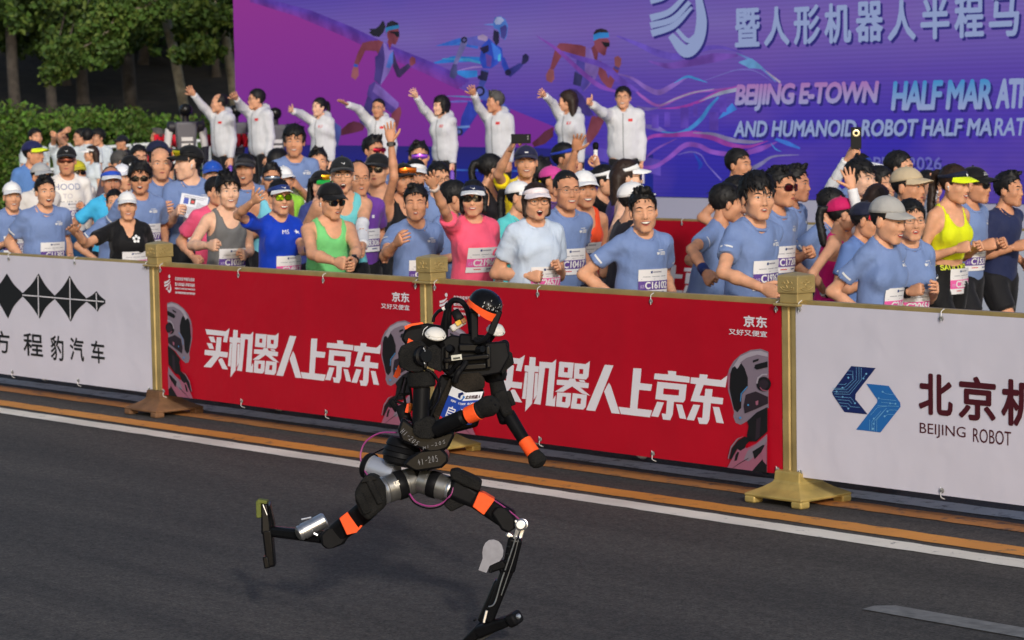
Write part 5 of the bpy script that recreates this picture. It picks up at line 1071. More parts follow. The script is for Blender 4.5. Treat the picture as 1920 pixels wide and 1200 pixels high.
        if vneck: G.cone(q(tp(0, .10, .375)), q(tp(0, .08, .50)), .012 * k, .062 * k, .008, 's')
        hem = {'tee': -.085, 'tank': -.075, 'jacket': -.13, 'crop': .16, 'bra': .2}[top_kind]; G.half(q(tp(0, 0, hem)), Rt @ V(0, 0, -1))
        am = {'tee': .0050, 'tank': .0035, 'jacket': .0045, 'crop': .001, 'bra': .001}[top_kind]; A1 = rg.normal(size=(5, 3)) * [14, 10, 20]; p1 = rg.uniform(0, 6.28, 5)
        dg = rg.uniform(-1, 1)
        G.warp(lambda x, y, z: am * k * (.7 * np.sin(z * 30 + x * 26 * dg + 3.0 * np.sin(x * 9 + z * 7 + p1[0]) + 2 * np.sin(y * 12 + z * 11 + p1[3])) * (.5 + .5 * np.sin(x * 11 + z * 8 + p1[4])) + .8 * np.sin(x * A1[1, 0] * 1.3 + y * A1[1, 1] + z * A1[1, 2] * .8 + p1[1] + 1.5 * np.sin(z * 13 + p1[2]))))
        if top_kind == 'jacket':
            G.ell(q(tp(0, -.095, .515)), V(.10, .055, .075) * k, Rt, .03 * k)      # hood lying on the shoulders
            for sx in (-1, 1): G.cone(q(tp(sx * .085, -.05, .51)), q(tp(sx * .055, .055, .50)), .032 * k, .026 * k, .03 * k)
            G.cone(q(tp(0, .03, .50)), q(hc + V(0, 0, .05)), .052 * k, .07 * k, .004, 's')
        SH = G; v, qd = G.net(); sb = MB(); sb.addq(v, qd, 0); nm = {'tee': 't_shirt', 'tank': 'singlet', 'jacket': 'jacket', 'crop': 'crop_top', 'bra': 'crop_top'}[top_kind]
        def on_shirt(pts, offs=.004, stiff=False):
            P2 = V(pts) * k; y = G.depth(P2[:, 0], P2[:, 1]); ok = ~np.isnan(y)
            if ok.sum() < 3: return None
            if stiff:
                A = np.stack([np.ones(ok.sum()), P2[ok, 0], P2[ok, 1], P2[ok, 0] ** 2], 1); c_, *_ = np.linalg.lstsq(A, y[ok], rcond=None); y2 = np.stack([np.ones(len(P2)), P2[:, 0], P2[:, 1], P2[:, 0] ** 2], 1) @ c_; y2 = y2 + max(0, np.nanmax((y - y2)[ok])) * .75; return np.stack([P2[:, 0], y2 + offs * k, P2[:, 1]], 1), c_
            y[~ok] = np.nanmean(y); return np.stack([P2[:, 0], y + offs * k, P2[:, 1]], 1)
        so = sb.build(nm, mt, T); zc = tp(0, 0, .36)[2]; xc = tp(0, 0, .36)[0]
        def mark(shapes, cx, cz, s, name, m_):
            mb = MB()
            for i, (vv, ff) in enumerate(shapes):
                P3 = on_shirt(np.asarray(vv) * [-s, s] + [cx, cz], .0035)
                if P3 is not None: mb.add(P3, [t[::-1] for t in ff])
            if mb.n: mb.build(name, m_, so, smooth=False, fixn=False)
        if top_kind == 'tee' and logo is True:
            mark([poly(c) for c in ([(0, .1), (.25, .3), (.35, .1), (.6, .3), (.7, -.1), (.35, -.3), (.1, -.2)], [(.85, .28), (2.1, .28), (2.1, .10), (.85, .10)], [(.85, .02), (2.1, .02), (2.1, -.12), (.85, -.12)], [(.85, -.2), (2.1, -.2), (2.1, -.34), (.85, -.34)], [(.4, .62), (1.7, .62), (1.7, .5), (.4, .5)])], xc - .045 * build, zc + .02, .034, "chest_logo", WTIE)
        elif isinstance(logo, tuple):   # (text, x, z, size, material)
            for (s_, lx_, lz_, sz_, m_) in (logo if isinstance(logo[0], tuple) else (logo,)):
                tv, tf = text2d(s_, 1, 0, 0, 1, 'CENTER'); mark([(tv, tf)], xc + lx_, zc + lz_, sz_, "lettering", plain(m_, .6))
        if top_kind == 'tee' and not vneck:
            a_, b_ = tp(0, .012, .475), tp(0, .03, .70); zx = nrm(b_ - a_); fr_ = frame(zx, (0, 1, 0)); pts_ = []; fk = .9 if fem else 1; LL = np.linalg.norm(b_ - a_); ts = np.linspace(-.27, .6, 80); rad_ = lambda t: nk * fk + (nk + .03 - nk * fk) * t if t > 0 else math.sqrt(max((nk * fk) ** 2 - (t * LL) ** 2, 0))
            for ph in np.linspace(0, 2 * math.pi, 28, endpoint=False):
                dr = fr_[:, 0] * math.cos(ph) + fr_[:, 1] * math.sin(ph); C_ = np.array([(a_ + (b_ - a_) * t + dr * rad_(t)) * k for t in ts]); ii = np.clip(((C_ - G.lo) / G.h).round().astype(int), 0, G.n - 1); val = Ga0[ii[:, 0], ii[:, 1], ii[:, 2]]; j_ = np.where(val < .002)[0]; pts_.append(ts[j_[-1]] if len(j_) else 0)
            pts_ = np.array(pts_); 
            for _ in range(3): pts_ = (np.roll(pts_, 1) + pts_ * 2 + np.roll(pts_, -1)) / 4
            pts_ = pts_ - .075; ring_ = []
            for ph, t in zip(np.linspace(0, 2 * math.pi, 28, endpoint=False), pts_): ring_.append((a_ + (b_ - a_) * t + (fr_[:, 0] * math.cos(ph) + fr_[:, 1] * math.sin(ph)) * (rad_(t) + .001)) * k)
            cb = MB(); tube(cb, ring_ + ring_[:1], .0095 * k, 7); cb.build("collar", mt, so)
        if top_kind == 'jacket':
            mark([poly([(-.6, .4), (.6, .4), (.6, -.4), (-.6, -.4)])], xc - .085, zc + .02, .040, "flag_patch", plain((206, 24, 30), .6))
            zl = MB(); P = on_shirt([(xc, z_) for z_ in np.linspace(zc + .10, tp(0, 0, -.10)[2], 14)], .002); tube(zl, list(P), .004 * k, 5); zl.build("zip", plain((92, 96, 104), .5), so)
        if top_kind in ('tee',) and logo is True:
            for s in (0, 1):           # white print round the sleeve end
                S, E, H = joints[s]; u = nrm(E - S); c0 = S + (E - S) * (sleeve - .12); fr_ = frame(u, (0, 1, 0)); rr = (ru + .0225); mb = MB(); sgn = 1 if s == 0 else -1
                an = [math.atan2((Rt @ V(sgn, .7, 0)) @ fr_[:, 1], (Rt @ V(sgn, .7, 0)) @ fr_[:, 0]) + t_ for t_ in np.linspace(-.55, .55, 7)]; vv = []
                for t_ in an:
                    for dz in (-.006, .006): vv.append((c0 + fr_[:, 0] * math.cos(t_) * rr + fr_[:, 1] * math.sin(t_) * rr + u * dz) * k)
                mb.add(vv, [(2 * i, 2 * i + 1, 2 * i + 3, 2 * i + 2) for i in range(6)]); mb.build("sleeve_print", WTIE, so, smooth=False, fixn=False)
    # bib
    if bib:
        num, bc, bx, bz = bib[0], bib[1], bib[2] if len(bib) > 2 else 0, bib[3] if len(bib) > 3 else 0
        c_ = tp(bx, 0, .20 + bz); hw, hz = .108, .082; G = SH if SH is not None else B
        gx = np.linspace(-hw, hw, 9); gz = np.linspace(-hz, hz, 6); PX, PZ = np.meshgrid(c_[0] + gx, c_[2] + gz); pts = np.stack([PX.ravel(), PZ.ravel()], 1)
        if bib[-1] == 'low' : G = B
        y = G.depth(pts[:, 0] * k, pts[:, 1] * k); ok = ~np.isnan(y)
        if ok.sum() > 8:
            A = lambda p: np.stack([np.ones(len(p)), p[:, 0], p[:, 1], p[:, 0] ** 2], 1)
            co, *_ = np.linalg.lstsq(A(pts[ok] * k), y[ok], rcond=None); co[3] = np.clip(co[3], -3.5, -.3); ex = np.percentile((y[ok] - A(pts[ok] * k) @ co), 90)
            wv = rg.uniform(-1, 1, 2) * .004
            def bs(p, o): p = V(p); return np.stack([p[:, 0] * k, A(p * k) @ co + ex + (.006 + o) * k + wv[0] * np.sin((p[:, 0] - c_[0]) * 30) + wv[1] * np.sin((p[:, 1] - c_[2]) * 40), p[:, 1] * k], 1)
            def quad(x0, x1, z_0, z_1, o, n=8, nz=2): X, Z_ = np.meshgrid(np.linspace(x0, x1, n), np.linspace(z_0, z_1, nz)); p = np.stack([c_[0] - X.ravel(), c_[2] + Z_.ravel()], 1); return bs(p, o), [(r * n + i, r * n + i + 1, (r + 1) * n + i + 1, (r + 1) * n + i) for r in range(nz - 1) for i in range(n - 1)]
            bb = MB(); bb.add(*quad(-hw, hw, -hz, hz, 0, 9, 5), 0); so2 = bb.build("race_bib", [BIBW], T, smooth=True, fixn=False)
            st_ = MB(); z_a, z_b = -.046, .010; st_.add(*quad(-hw, hw, z_a, z_b, .0012), 0); st_.build("number_band", {'p': BIBP, 'k': BIBK, 'n': BIBN}[bc], so2, fixn=False)
            tv, tf = text2d(num, 1, 0, 0, .96); tv = fit2d(tv, -.066, z_a + .008, .100, z_b - .006); nn_ = MB()
            for dx_, dz_, o_ in ((0, 0, .0026), (.0022, 0, .0027), (-.0022, 0, .0028), (0, .0016, .0029), (0, -.0016, .0030)): nn_.add(bs(np.stack([c_[0] - tv[:, 0] + dx_, c_[2] + tv[:, 1] + dz_], 1), o_), [t[::-1] for t in tf], 0)
            nn_.build("number", BIBW, so2, smooth=False, fixn=False)
            dt = MB()
            for (x0, x1, z_0, z_1, m_) in ((-.012, .052, .060, .068, 0), (-.030, -.016, .057, .071, 1), (-.080, -.030, .034, .038, 0), (-.02, .04, .034, .038, 0), (.05, .09, .034, .038, 0), (-.09, .09, .020, .0225, 0), (-.06, -.01, -.064, -.058, 2), (.03, .08, -.064, -.058, 1)): dt.add(*quad(x0, x1, z_0, z_1, .0016, 3), m_)
            dt.build("small_print", [BIBG, BIBN, plain((200, 60, 70), .6)], so2, fixn=False)['kind'] = 'stuff'
            sm_ = MB(); tv, tf = text2d("北京", 1); tv = fit2d(tv, -.098, -.034, -.072, -.012); sm_.add(bs(np.stack([c_[0] - tv[:, 0], c_[2] + tv[:, 1]], 1), .0026), [t[::-1] for t in tf], 0); sm_.build("small_lettering", plain((206, 190, 226), .6), so2, smooth=False, fixn=False)
    if bot_kind:
        G = Field(lo * k, np.array([hi[0], hi[1], 1.15]) * k, h); g = .020 if bot_kind == 'shorts' else .010 if bot_kind in ('tights', 'bike') else .018; fr = {'shorts': .62, 'bike': .55, 'tights': 1.9, 'trousers': 2.0}[bot_kind]
        G.ell(q(tp(0, -.005, .0)), V(.150 * build + f * .6 + g * .8, .104 + f + g * .8, .12) * k, Rt, .04 * k); G.ell(q(tp(0, 0, .10)), V(.138 * build + f * .8 + g * .5, .098 + f + g * .5, .10) * k, Rt, .04 * k)
        for Hp, K, A in legs:
            if fr <= 1: G.cone(q(Hp), q(Hp + (K - Hp) * fr), (.084 + f * .4 + g) * k, (.066 + g * 1.3 + f * .3) * k, .03 * k, cut=True)
            else: G.cone(q(Hp), q(K), (.084 + g) * k, (.058 + g) * k, .03 * k); G.cone(q(K), q(A), (.058 + g) * k, (.044 + g) * k, .03 * k, cut=True)
        G.half(q(tp(0, 0, .13 if bot_kind in ('bike', 'tights') else -.06 if top_kind == 'jacket' else .05)), Rt @ V(0, 0, 1)); p9 = rg.uniform(0, 6); G.warp(lambda x, y, z: .002 * k * np.sin(x * 40 + z * 26 + 2 * np.sin(y * 30 + p9)))
        v, qd = G.net(); sb = MB(); sb.addq(v, qd); so3 = sb.build("shorts" if fr <= 1 else "trousers", cloth(botc, .7), T)
        if extra and 'waist' in extra:
            s_, sz_ = extra['waist']; mb = MB(); tv, tf = text2d(s_, 1, .02, 0, 1.0, 'CENTER'); zb = tp(0, 0, .088)[2]; P2 = np.stack([-tv[:, 0] * sz_, zb + tv[:, 1] * sz_], 1) * k; y = G.depth(P2[:, 0], P2[:, 1]); okv = ~np.isnan(y) & (np.abs(P2[:, 0]) < .150); y = np.where(np.isnan(y), 0, y); mb.add(np.stack([P2[:, 0], y + .004, P2[:, 1]], 1), [t[::-1] for t in tf if all(okv[i_] for i_ in t)]); mb.build("waist_lettering", plain((214, 226, 60), .6), so3, smooth=False, fixn=False)
    # shoes
    sm = get_shoe(shoe or plain([(190, 190, 188), (60, 62, 70), (150, 60, 60), (70, 90, 130)][seed % 4], .6))
    for Hp, K, A in legs:
        o = bpy.data.objects.new("shoe", sm); COL.objects.link(o); o.parent = T; sh = nrm(A - K); up = -sh; fw_ = nrm(V(0, 1, .0) - up * up[1]) if abs(up[1]) < .95 else V(0, 0, 1); xr = np.cross(fw_, up)
        base = A * k - up * .085 * k; o.matrix_local = Matrix(((xr[0] * k, fw_[0] * k, up[0] * k, base[0]), (xr[1] * k, fw_[1] * k, up[1] * k, base[1]), (xr[2] * k, fw_[2] * k, up[2] * k, base[2]), (0, 0, 0, 1)))
    # sleeves, watches
    for s in (0, 1):
        S, E, H = joints[s]
        if armsleeve[s]:
            mb = MB(); pts = [E + (S - E) * .25, E, E + (H - E) * .35, E + (H - E) * .7, H - (H - E) * .02]; pts = [p * k for p in spline(pts, 4)]; N_ = len(pts); tube(mb, pts, [(ru * .92 + .004 + (.030 - ru * .9) * max(0, (i / N_ - .35)) * 1.2 + .0018 * math.sin(i * 2.1)) * k for i in range(N_)], 12); mb.build("arm_sleeve", cloth((226, 226, 228), .6), T)
    for wr in (wrist or []):
        s, kind, col = wr; S, E, H = joints[s]; u = nrm(H - E); c = (E + (H - E) * (.93 if kind != 'wide' else .88)) * k; mb = MB(); hw_ = .010 if kind == 'band' else .012 if kind == 'watch' else .034; lathe(mb, c - u * hw_ * k, u, [(0, .033 * k), (hw_ * .3 * k, .0345 * k), (hw_ * 1.7 * k, .0345 * k), (hw_ * 2 * k, .033 * k)], 14, caps=True)
        wo = mb.build({'band': "bracelet", 'watch': "wrist_watch", 'wide': "sweatband"}[kind], plain(col, .5), T)
        if kind == 'watch': m2 = MB(); pd = gl @ (-FW); pd = nrm(pd - u * (pd @ u)); box(m2, c + pd * .036 * k, V(.034, .034, .010) * k, frame(pd, u)); m2.build("watch_face", BLACKP, wo, smooth=False)
    info = Fig(); info.T = T; info.k = k; info.joints = {s: [root + Rw @ (p * k) for p in joints[s]] for s in (0, 1)}; info.dist = dist; info.zf = {s: Rw @ nrm(joints[s][2] - joints[s][1]) for s in (0, 1)}; info.off = off; info.root = root; info.Rw = Rw; info.head = root + Rw @ (hc * k); info.Rh = Rw @ Rh
    return info
# ================================================================== THE CROWD
WHT = (232, 232, 232); BLK = (24, 24, 27); NVY = (26, 34, 66)
GF = "runners behind the fence"; I = {}
def R(key, *a, **k): I[key] = person(key, *a, **k)
# --- front row along the fence
R('p1', "round faced man in blue shirt with open mouth at the left edge of the crowd", 84, 329, 10.6, 30, 25, mouth='open', hair='crew', build=1.08, fat=.012, skin='mid', bib=('C11382', 'p', -.03, -.05), arms=('run_b', 'run_b'), eyes='open')
R('p2', "woman in black v-neck shirt and white cap waving with a raised palm", 238, 356, 10.7, 18, 12, fem=True, mouth='smile', hair='pony', hat=('cap', WHT), topc=(20, 20, 23), vneck=True, logo=("✿", -.05, -.02, .09, (230, 230, 230)), bib=('C25181', 'k', -.04, -.02), arms=(('px', 168, 459, 150, 436), 'run_b'), hands=('open', 'fist'), palm=('cam', None), fat=.014, build=1.05, eyes='squint')
R('p3', "man in grey sleeveless shirt laughing beside the blue dressed woman", 427, 325, 10.75, 30, 18, mouth='smile', hair='messy', top_kind='tank', topc=(112, 112, 112), logo=None, skin='fair', bib=('C10267', 'p', -.01, -.06), arms=(('px', 366, 462, 398, 462), 'mid'), eyes='squint', hands=('fist', 'fist'))
R('p4', "woman in royal blue shirt shading her brow with one hand", 524, 335, 10.65, 26, 24, fem=True, mouth='grin', hair='short', hat=('visor', (30, 50, 110), WHT, 'swoosh', .15), glass='sun', extra={'lens': (120, 160, 20)}, topc=(16, 60, 186), logo=(("MS", -.01, .02, .045, (235, 235, 240)), ("★", -.09, .02, .04, (235, 235, 240))), bib=('C24817', 'k', -.05, -.06), arms=(('px', 452, 406, 480, 380), ('px', 572, 472, 588, 468)), hands=('open', 'fist'), palm=('away', None), skin='mid', wrist=[(1, 'watch', (20, 20, 22))], build=1.04)
R('p5', "man in light green singlet with black cap looking down to his hands", 620, 340, 10.7, 30, 34, mouth='shut', hp=8, hair='short', hat=('cap', (16, 16, 18)), glass='sun', top_kind='tank', topc=(118, 206, 126), logo=None, skin='mid', arms=(('px', 590, 478, 632, 492), ('px', 672, 470, 668, 492)), hands=('fist', 'relax'), fat=.012, build=1.06, extra={'earbud': 1}, wrist=[(1, 'watch', (24, 24, 26))])
R('p6', "man in blue shirt behind the post raising a loose fist", 779, 345, 10.7, 26, 0, mouth='speak', hair='crew', skin='tan', bib=('C15083', 'p', -.02, -.03), arms=(('px', 724, 482, 746, 458), 'run_b'), hands=('relax', 'fist'), eyes='shut')
R('p7', "woman in coral pink shirt with visor holding one open hand high", 887, 333, 10.75, 22, -4, fem=True, mouth='smile', hair='bob', hat=('visor', NVY, WHT, 'swoosh'), glass='sun', topc=(240, 92, 122), logo=None, bib=('C21966', 'k', -.02, .04), arms=(('px', 836, 398, 815, 352, -1, -1), 'run_b'), hands=('open', 'fist'), palm=('cam', None), botc=(220, 220, 222), wrist=[(0, 'band', (206, 190, 180))], hseed=2)
R('p8', "short woman in pale tie-dye shirt and round glasses shouting with open mouth", 1005, 337, 10.62, 22, 12, fem=True, fat=.020, build=1.05, mouth='shout', hair='bob', hairc='brown', hat=('visor', (238, 224, 226), (240, 228, 230)), glass='round', topc=(196, 210, 228), logo=None, bib=('C26577', 'k', -.03, -.05), arms=('mid', 'run_f'), skin='mid', eyes='squint')
R('p9', "lean man in blue shirt and thin spectacles behind the shouting woman", 1062, 318, 11.15, 30, 18, mouth='smile', hair='buzz', glass='half', skin='tan', bib=('C10417', 'p', 0, -.01), arms=('run_b', 'run_b'))
R('p10', "smiling man in blue shirt with big grin leaning into his stride", 1206, 354, 10.6, 22, 2, mouth='grin', hair='crew', bib=('C16102', 'p', -.035, 0), arms=('akimbo', 'run_b'), skin='mid', headk=1.08, build=1.05, ht=4, hseed=1, eyes='shut')
R('p11', "tall young man in blue shirt with dark fringe passing behind the post", 1420, 325, 10.6, 38, 16, mouth='speak', hair='mop', bib=('C19267', 'p', -.02, .01), arms=(('px', 1350, 512, 1424, 540), 'run_b'), hands=('relax', 'fist'), skin='mid', eyes='open', hseed=3, headk=1.05)
R('p17', "woman in blue shirt and light grey cap smiling down to her right", 1665, 366, 10.65, 42, 48, fem=True, hp=10, mouth='smile', hair='short', hat=('cap', (168, 166, 162)), bib=('C21408', 'k', -.03, -.03), arms=('run_b', 'run_b'), skin='mid', headk=1.08)
R('p18', "woman in blue shirt and spectacles close beside the grey capped woman", 1708, 373, 11.0, 22, 8, fem=True, mouth='speak', hair='short', glass='half', bib=('C20651', 'k', .0, -.05), arms=('run_f', 'run_f'), hands=('fist', 'relax'), skin='mid', hseed=3, headk=1.04, wrist=[(0, 'watch', (20, 20, 22))])
# --- second row, right
R('p12', "stooping man in blue shirt with navy sweatband looking away", 1362, 343, 11.5, 62, 100, hp=8, mouth='shut', hair='short', skin='tan', arms=(('px', 1292, 470, 1318, 512), 'run_b'), wrist=[(0, 'wide', (28, 40, 92))], lean=14, bib=None)
R('p13', "man in blue shirt and spectacles seen in profile behind the fringed man", 1388, 329, 11.9, 52, 74, mouth='shut', hair='short', glass='clear', skin='mid', arms=('run_b', 'run_b'))
R('p14', "man in blue shirt with dark red sunglasses behind the fringed man", 1462, 312, 11.9, 46, 48, mouth='shut', hair='crew', glass='sun', extra={'lens': (90, 20, 34)}, skin='tan', bib=('C17208', 'p', .0, .0), arms=('run_b', 'run_f'))
R('p15', "older man in blue shirt looking to the right with a clenched fist", 1490, 309, 13.0, 56, 62, mouth='shut', hair='crew', hairc='black', skin='dark', bib=('C17340', 'p', .02, -.02), arms=('run_f', 'run_f'), wrist=[(0, 'band', (180, 190, 30))])
R('p16', "man in white singlet with bare shoulder in front of the led wall", 1385, 278, 15.4, 66, 52, mouth='shut', hair='short', top_kind='tank', topc=(236, 236, 236), logo=None, skin='tan', arms=('run_b', 'run_b'))
R('p19', "woman in neon yellow crop top and black shorts with yellow visor", 1790, 306, 13.2, 34, 46, fem=True, mouth='shut', hair='pony', hairc='brown', hat=('visor', (24, 30, 52), (222, 240, 30), '♥'), top_kind='crop', topc=(218, 226, 26), bot_kind='bike', botc=(18, 18, 20), logo=None, skin='mid', bib=('C28536', 'k', -.06, -.19, 'low'), arms=('run_f', 'run_f'), extra={'waist': ("SAUCONY SAUCONY SAUCONY", .046), 'earbud': 1}, hp=6)
R('p20', "man in blue shirt and black lettered cap beside the yellow topped woman", 1828, 310, 13.9, 48, 58, mouth='shut', hair='short', hat=('cap', (16, 16, 18), None, 'COOL'), glass='sun', skin='tan', bib=('C15378', 'p', .02, -.06), arms=('run_f', 'run_f'), wrist=[(1, 'watch', (20, 20, 22))])
R('p21', "woman in pink singlet and pink cap raising a white sleeved arm", 1580, 366, 12.2, 74, 96, fem=True, mouth='shut', hair='pony', hat=('cap', (196, 30, 96), (60, 20, 34)), top_kind='tank', topc=(228, 32, 128), bot_kind='bike', botc=(190, 26, 110), logo=None, skin='mid', arms=('akimbo', ('px', 1606, 430, 1594, 338, -1, -1)), armsleeve=(0, 1), hands=('fist', 'splay'), palm=(None, 'cam'), wrist=[(0, 'watch', (200, 200, 200))])
R('p22', "man in blue shirt and blue visor holding a phone up at the right", 1612, 283, 14.6, 30, 60, mouth='shut', hair='short', hat=('visor', (34, 64, 150), WHT), skin='mid', arms=(('px', 1548, 358, 1584, 302, -1, -1), 'run_b'), armsleeve=(1, 0), hands=('grip', 'fist'))
R('p23', "young man in blue shirt half hidden behind the raised white sleeve", 1614, 300, 13.6, 46, 44, mouth='shut', hair='mop', skin='fair', arms=('down', 'run_b'), eyes='open')
R('p24', "man in spectacles and bright blue shirt behind the tan capped man", 1652, 310, 14.2, 52, 60, mouth='shut', hair='short', glass='clear', topc=(40, 150, 230), skin='mid', logo=None)
R('p25', "tall man in spectacles standing out before the lettering 2026", 1687, 282, 15.2, 62, 64, mouth='shut', hair='short', glass='clear', skin='mid', topc=(60, 70, 90), logo=None)
R('p26', "man in tan baseball cap in front of the led wall", 1703, 309, 12.9, 46, 52, mouth='shut', hair='short', hat=('cap', (190, 172, 142)), skin='tan', topc=(40, 110, 130), logo=None, bib=('C16225', 'p', 0, 0), headk=1.06)
R('p27', "person with white arm sleeves waving a wide open hand at the right", 1742, 320, 14.6, 30, 30, mouth='smile', hair='short', skin='mid', topc=(50, 70, 160), logo=None, arms=(('px', 1727, 412, 1744, 358, -1, -1), 'run_b'), armsleeve=(1, 0), hands=('splay', 'fist'), palm=('cam', None), wrist=[(0, 'band', (220, 214, 200))])
R('p28', "brown haired woman seen from behind near the grey capped woman", 1646, 347, 13.1, 150, 150, fem=True, mouth='shut', hair='long', hairc='brown', skin='mid', topc=(40, 42, 60), logo=None)
R('p29', "person in red and navy cap half hidden behind the grey cap", 1624, 376, 12.0, 50, 70, hp=8, mouth='shut', hair='short', hat=('cap', (30, 34, 54), (190, 24, 44)), skin='tan', topc=(96, 124, 180))
R('p30b', "blue shirted runner bending behind the pink dressed woman", 1560, 352, 13.0, 60, 80, mouth='shut', hair='short', skin='mid', arms=('run_b', 'run_b'), hp=12, lean=12)
# --- middle of the picture
R('p74', "laughing man in orange singlet and white cap", 1095, 317, 11.9, 26, 14, mouth='grin', hair='short', hat=('cap', WHT, None, 'A'), top_kind='tank', topc=(232, 78, 40), logo=None, skin='tan', bib=('C14790', 'n', 0, 0), arms=('run_b', 'mid'))
R('p75', "woman in black shirt and white visor looking right", 1135, 306, 13.4, 50, 72, fem=True, mouth='shut', hair='pony', hat=('visor', WHT, WHT), topc=(20, 20, 23), logo=None, skin='mid', arms=('run_b', ('px', 1134, 344, 1122, 308, 1, 1)), hands=('fist', 'grip'))
R('p76', "long brown haired woman in purple top and white visor", 1176, 296, 12.9, 96, 92, fem=True, mouth='shut', hair='long', hairc='brown', hat=('visor', WHT, WHT), top_kind='tank', topc=(62, 44, 108), logo=None, skin='fair', glass='sun', arms=('akimbo', 'run_f'), build=1.05)
R('p77', "runner in dark strapped top and white cap behind the smiling man", 1188, 337, 11.4, 120, 120, fem=True, mouth='shut', hair='short', hat=('cap', (226, 226, 226)), top_kind='tank', topc=(30, 28, 36), logo=None, skin='mid', arms=('akimbo', 'run_f'), build=1.1)
R('p73', "man with blue headband raising an open hand before the stage", 1060, 265, 14.9, 50, 66, mouth='shut', hair='short', hat=('band', (36, 60, 170)), skin='tan', topc=(120, 190, 200), logo=None, arms=(('px', 1064, 336, 1078, 284, -1, -1), 'run_b'), hands=('open', 'fist'), palm=('cam', None))
R('p72', "person in magenta pink cap among the crowd", 1036, 308, 13.7, 40, 60, fem=True, mouth='shut', hair='pony', hat=('cap', (206, 70, 150)), skin='tan', topc=(90, 60, 120), logo=None)
R('p71', "dark haired runner with white headphones seen from behind", 1014, 297, 14.2, 130, 120, mouth='shut', hair='messy', skin='mid', topc=(60, 60, 74), logo=None, extra={'earbud': 1})
R('p69', "man in yellow shirt and navy cap holding a phone overhead", 986, 269, 13.9, 10, 2, mouth='smile', hair='short', hat=('cap', (36, 38, 66), None, '▬'), topc=(240, 214, 24), logo=None, skin='mid', arms=(('px', 934, 330, 957, 282, -1, -1), 'run_b'), hands=('grip', 'fist'))
R('p70', "woman in aqua shirt and white cap looking right", 975, 336, 12.0, 52, 62, fem=True, mouth='shut', hair='pony', hat=('cap', WHT), topc=(96, 206, 206), logo=None, skin='mid')
R('p68', "dark haired woman in black singlet turning away", 922, 287, 13.8, 70, 104, fem=True, mouth='shut', hair='pony', hairc='black', top_kind='tank', topc=(26, 24, 30), logo=None, skin='mid', arms=('mid', 'run_b'), wrist=[(0, 'watch', (40, 44, 48))])
R('p66', "black haired man in profile behind the pink shirted woman", 853, 337, 11.7, 60, 92, mouth='shut', hair='short', skin='tan', topc=BLUE_T, build=1.05)
R('p65', "man in blue shirt and glasses behind the raised hand", 823, 304, 12.7, 30, 20, mouth='shut', hair='short', glass='clear', skin='mid')
R('p67', "person in purple cap behind the raised hand", 838, 334, 13.8, 50, 70, mouth='shut', hair='short', hat=('cap', (84, 70, 160)), skin='mid', topc=(120, 90, 150), logo=None)
R('p64', "man with mirrored purple goggles in front of the led wall", 785, 265, 15.2, 24, 6, mouth='shut', hair='crew', glass='shield', extra={'lens': (170, 90, 230)}, skin='mid')
R('p63', "man in white visor with dark hair behind the post", 779, 297, 13.2, 20, 2, mouth='shut', hair='messy', hat=('visor', WHT, WHT), skin='tan', topc=(70, 74, 92), logo=None, eyes='open')
R('p62', "runner in black singlet holding a long bare arm straight up", 757, 303, 12.3, 30, 20, fem=True, mouth='shut', hair='pony', hat=('cap', (22, 22, 26)), extra={'capglasses': (240, 120, 40)}, top_kind='tank', topc=(24, 24, 28), logo=None, skin='tan', arms=(('px', 741, 334, 733, 266, -1, 1), 'run_b'), hands=('open', 'fist'), palm=('cam', None), wrist=[(0, 'watch', (26, 26, 28))])
R('p61', "man with red mirrored sunglasses before the stage", 700, 254, 15.6, 34, 40, mouth='shut', hair='crew', glass='shield', extra={'lens': (170, 30, 60)}, skin='tan')
R('p60', "man in navy singlet and black cap with sunglasses", 707, 284, 12.8, 16, -14, mouth='shut', hair='short', hat=('cap', (22, 22, 24)), glass='sun', topc=(24, 60, 118), top_kind='tank', logo=("■", -.06, .0, .03, (220, 220, 230)), skin='mid', bib=('C17858', 'p', 0, .0), arms=('run_b', ('px', 742, 440, 724, 428)), wrist=[(1, 'watch', (24, 24, 26))], build=1.04)
R('p59', "middle aged man in purple shirt and thin glasses", 672, 301, 11.7, 22, 14, mouth='speak', hair='bald', glass='half', topc=(112, 64, 160), logo=("■", -.08, .0, .03, (220, 220, 230)), skin='tan', bib=('C18306', 'p', -.04, 0), arms=('run_b', 'run_b'))
R('p58', "man in aqua singlet and black swoosh cap cheering with open mouth", 641, 290, 11.4, 14, 6, mouth='shout', hair='short', hat=('cap', (30, 32, 34), None, 'swoosh'), glass='clear', top_kind='tank', topc=(110, 200, 206), logo=None, skin='mid', bib=('C16798', 'p', -.03, 0), arms=('run_b', ('px', 682, 430, 684, 462)), armsleeve=(1, 1), hands=('fist', 'relax'), build=1.08, extra={'earbud': 1}, eyes='open')
R('p57', "woman in black cap with green brim behind the swoosh cap", 604, 318, 12.3, 40, 40, fem=True, mouth='shut', hair='pony', hat=('cap', (26, 26, 28), (30, 170, 70)), extra={'capglasses': (230, 170, 40)}, skin='fair', topc=(60, 70, 130), logo=None)
R('p56', "man with wraparound sunglasses behind the saluting woman", 509, 305, 12.6, 24, 8, mouth='shut', hair='crew', glass='shield', extra={'lens': (120, 130, 150)}, skin='tan', top_kind='tank', topc=(120, 200, 220), logo=None)
R('p56b', "person in white cap half hidden behind the wraparound sunglasses", 532, 310, 13.6, 24, 30, mouth='shut', hair='short', hat=('cap', WHT), skin='tan', topc=(150, 210, 70), logo=None)
R('p55', "man in blue shirt and dark visor laughing", 459, 286, 13.0, 18, -6, mouth='open', hair='short', hat=('visor', (46, 46, 50), (40, 40, 44)), skin='tan', build=1.05, eyes='shut')
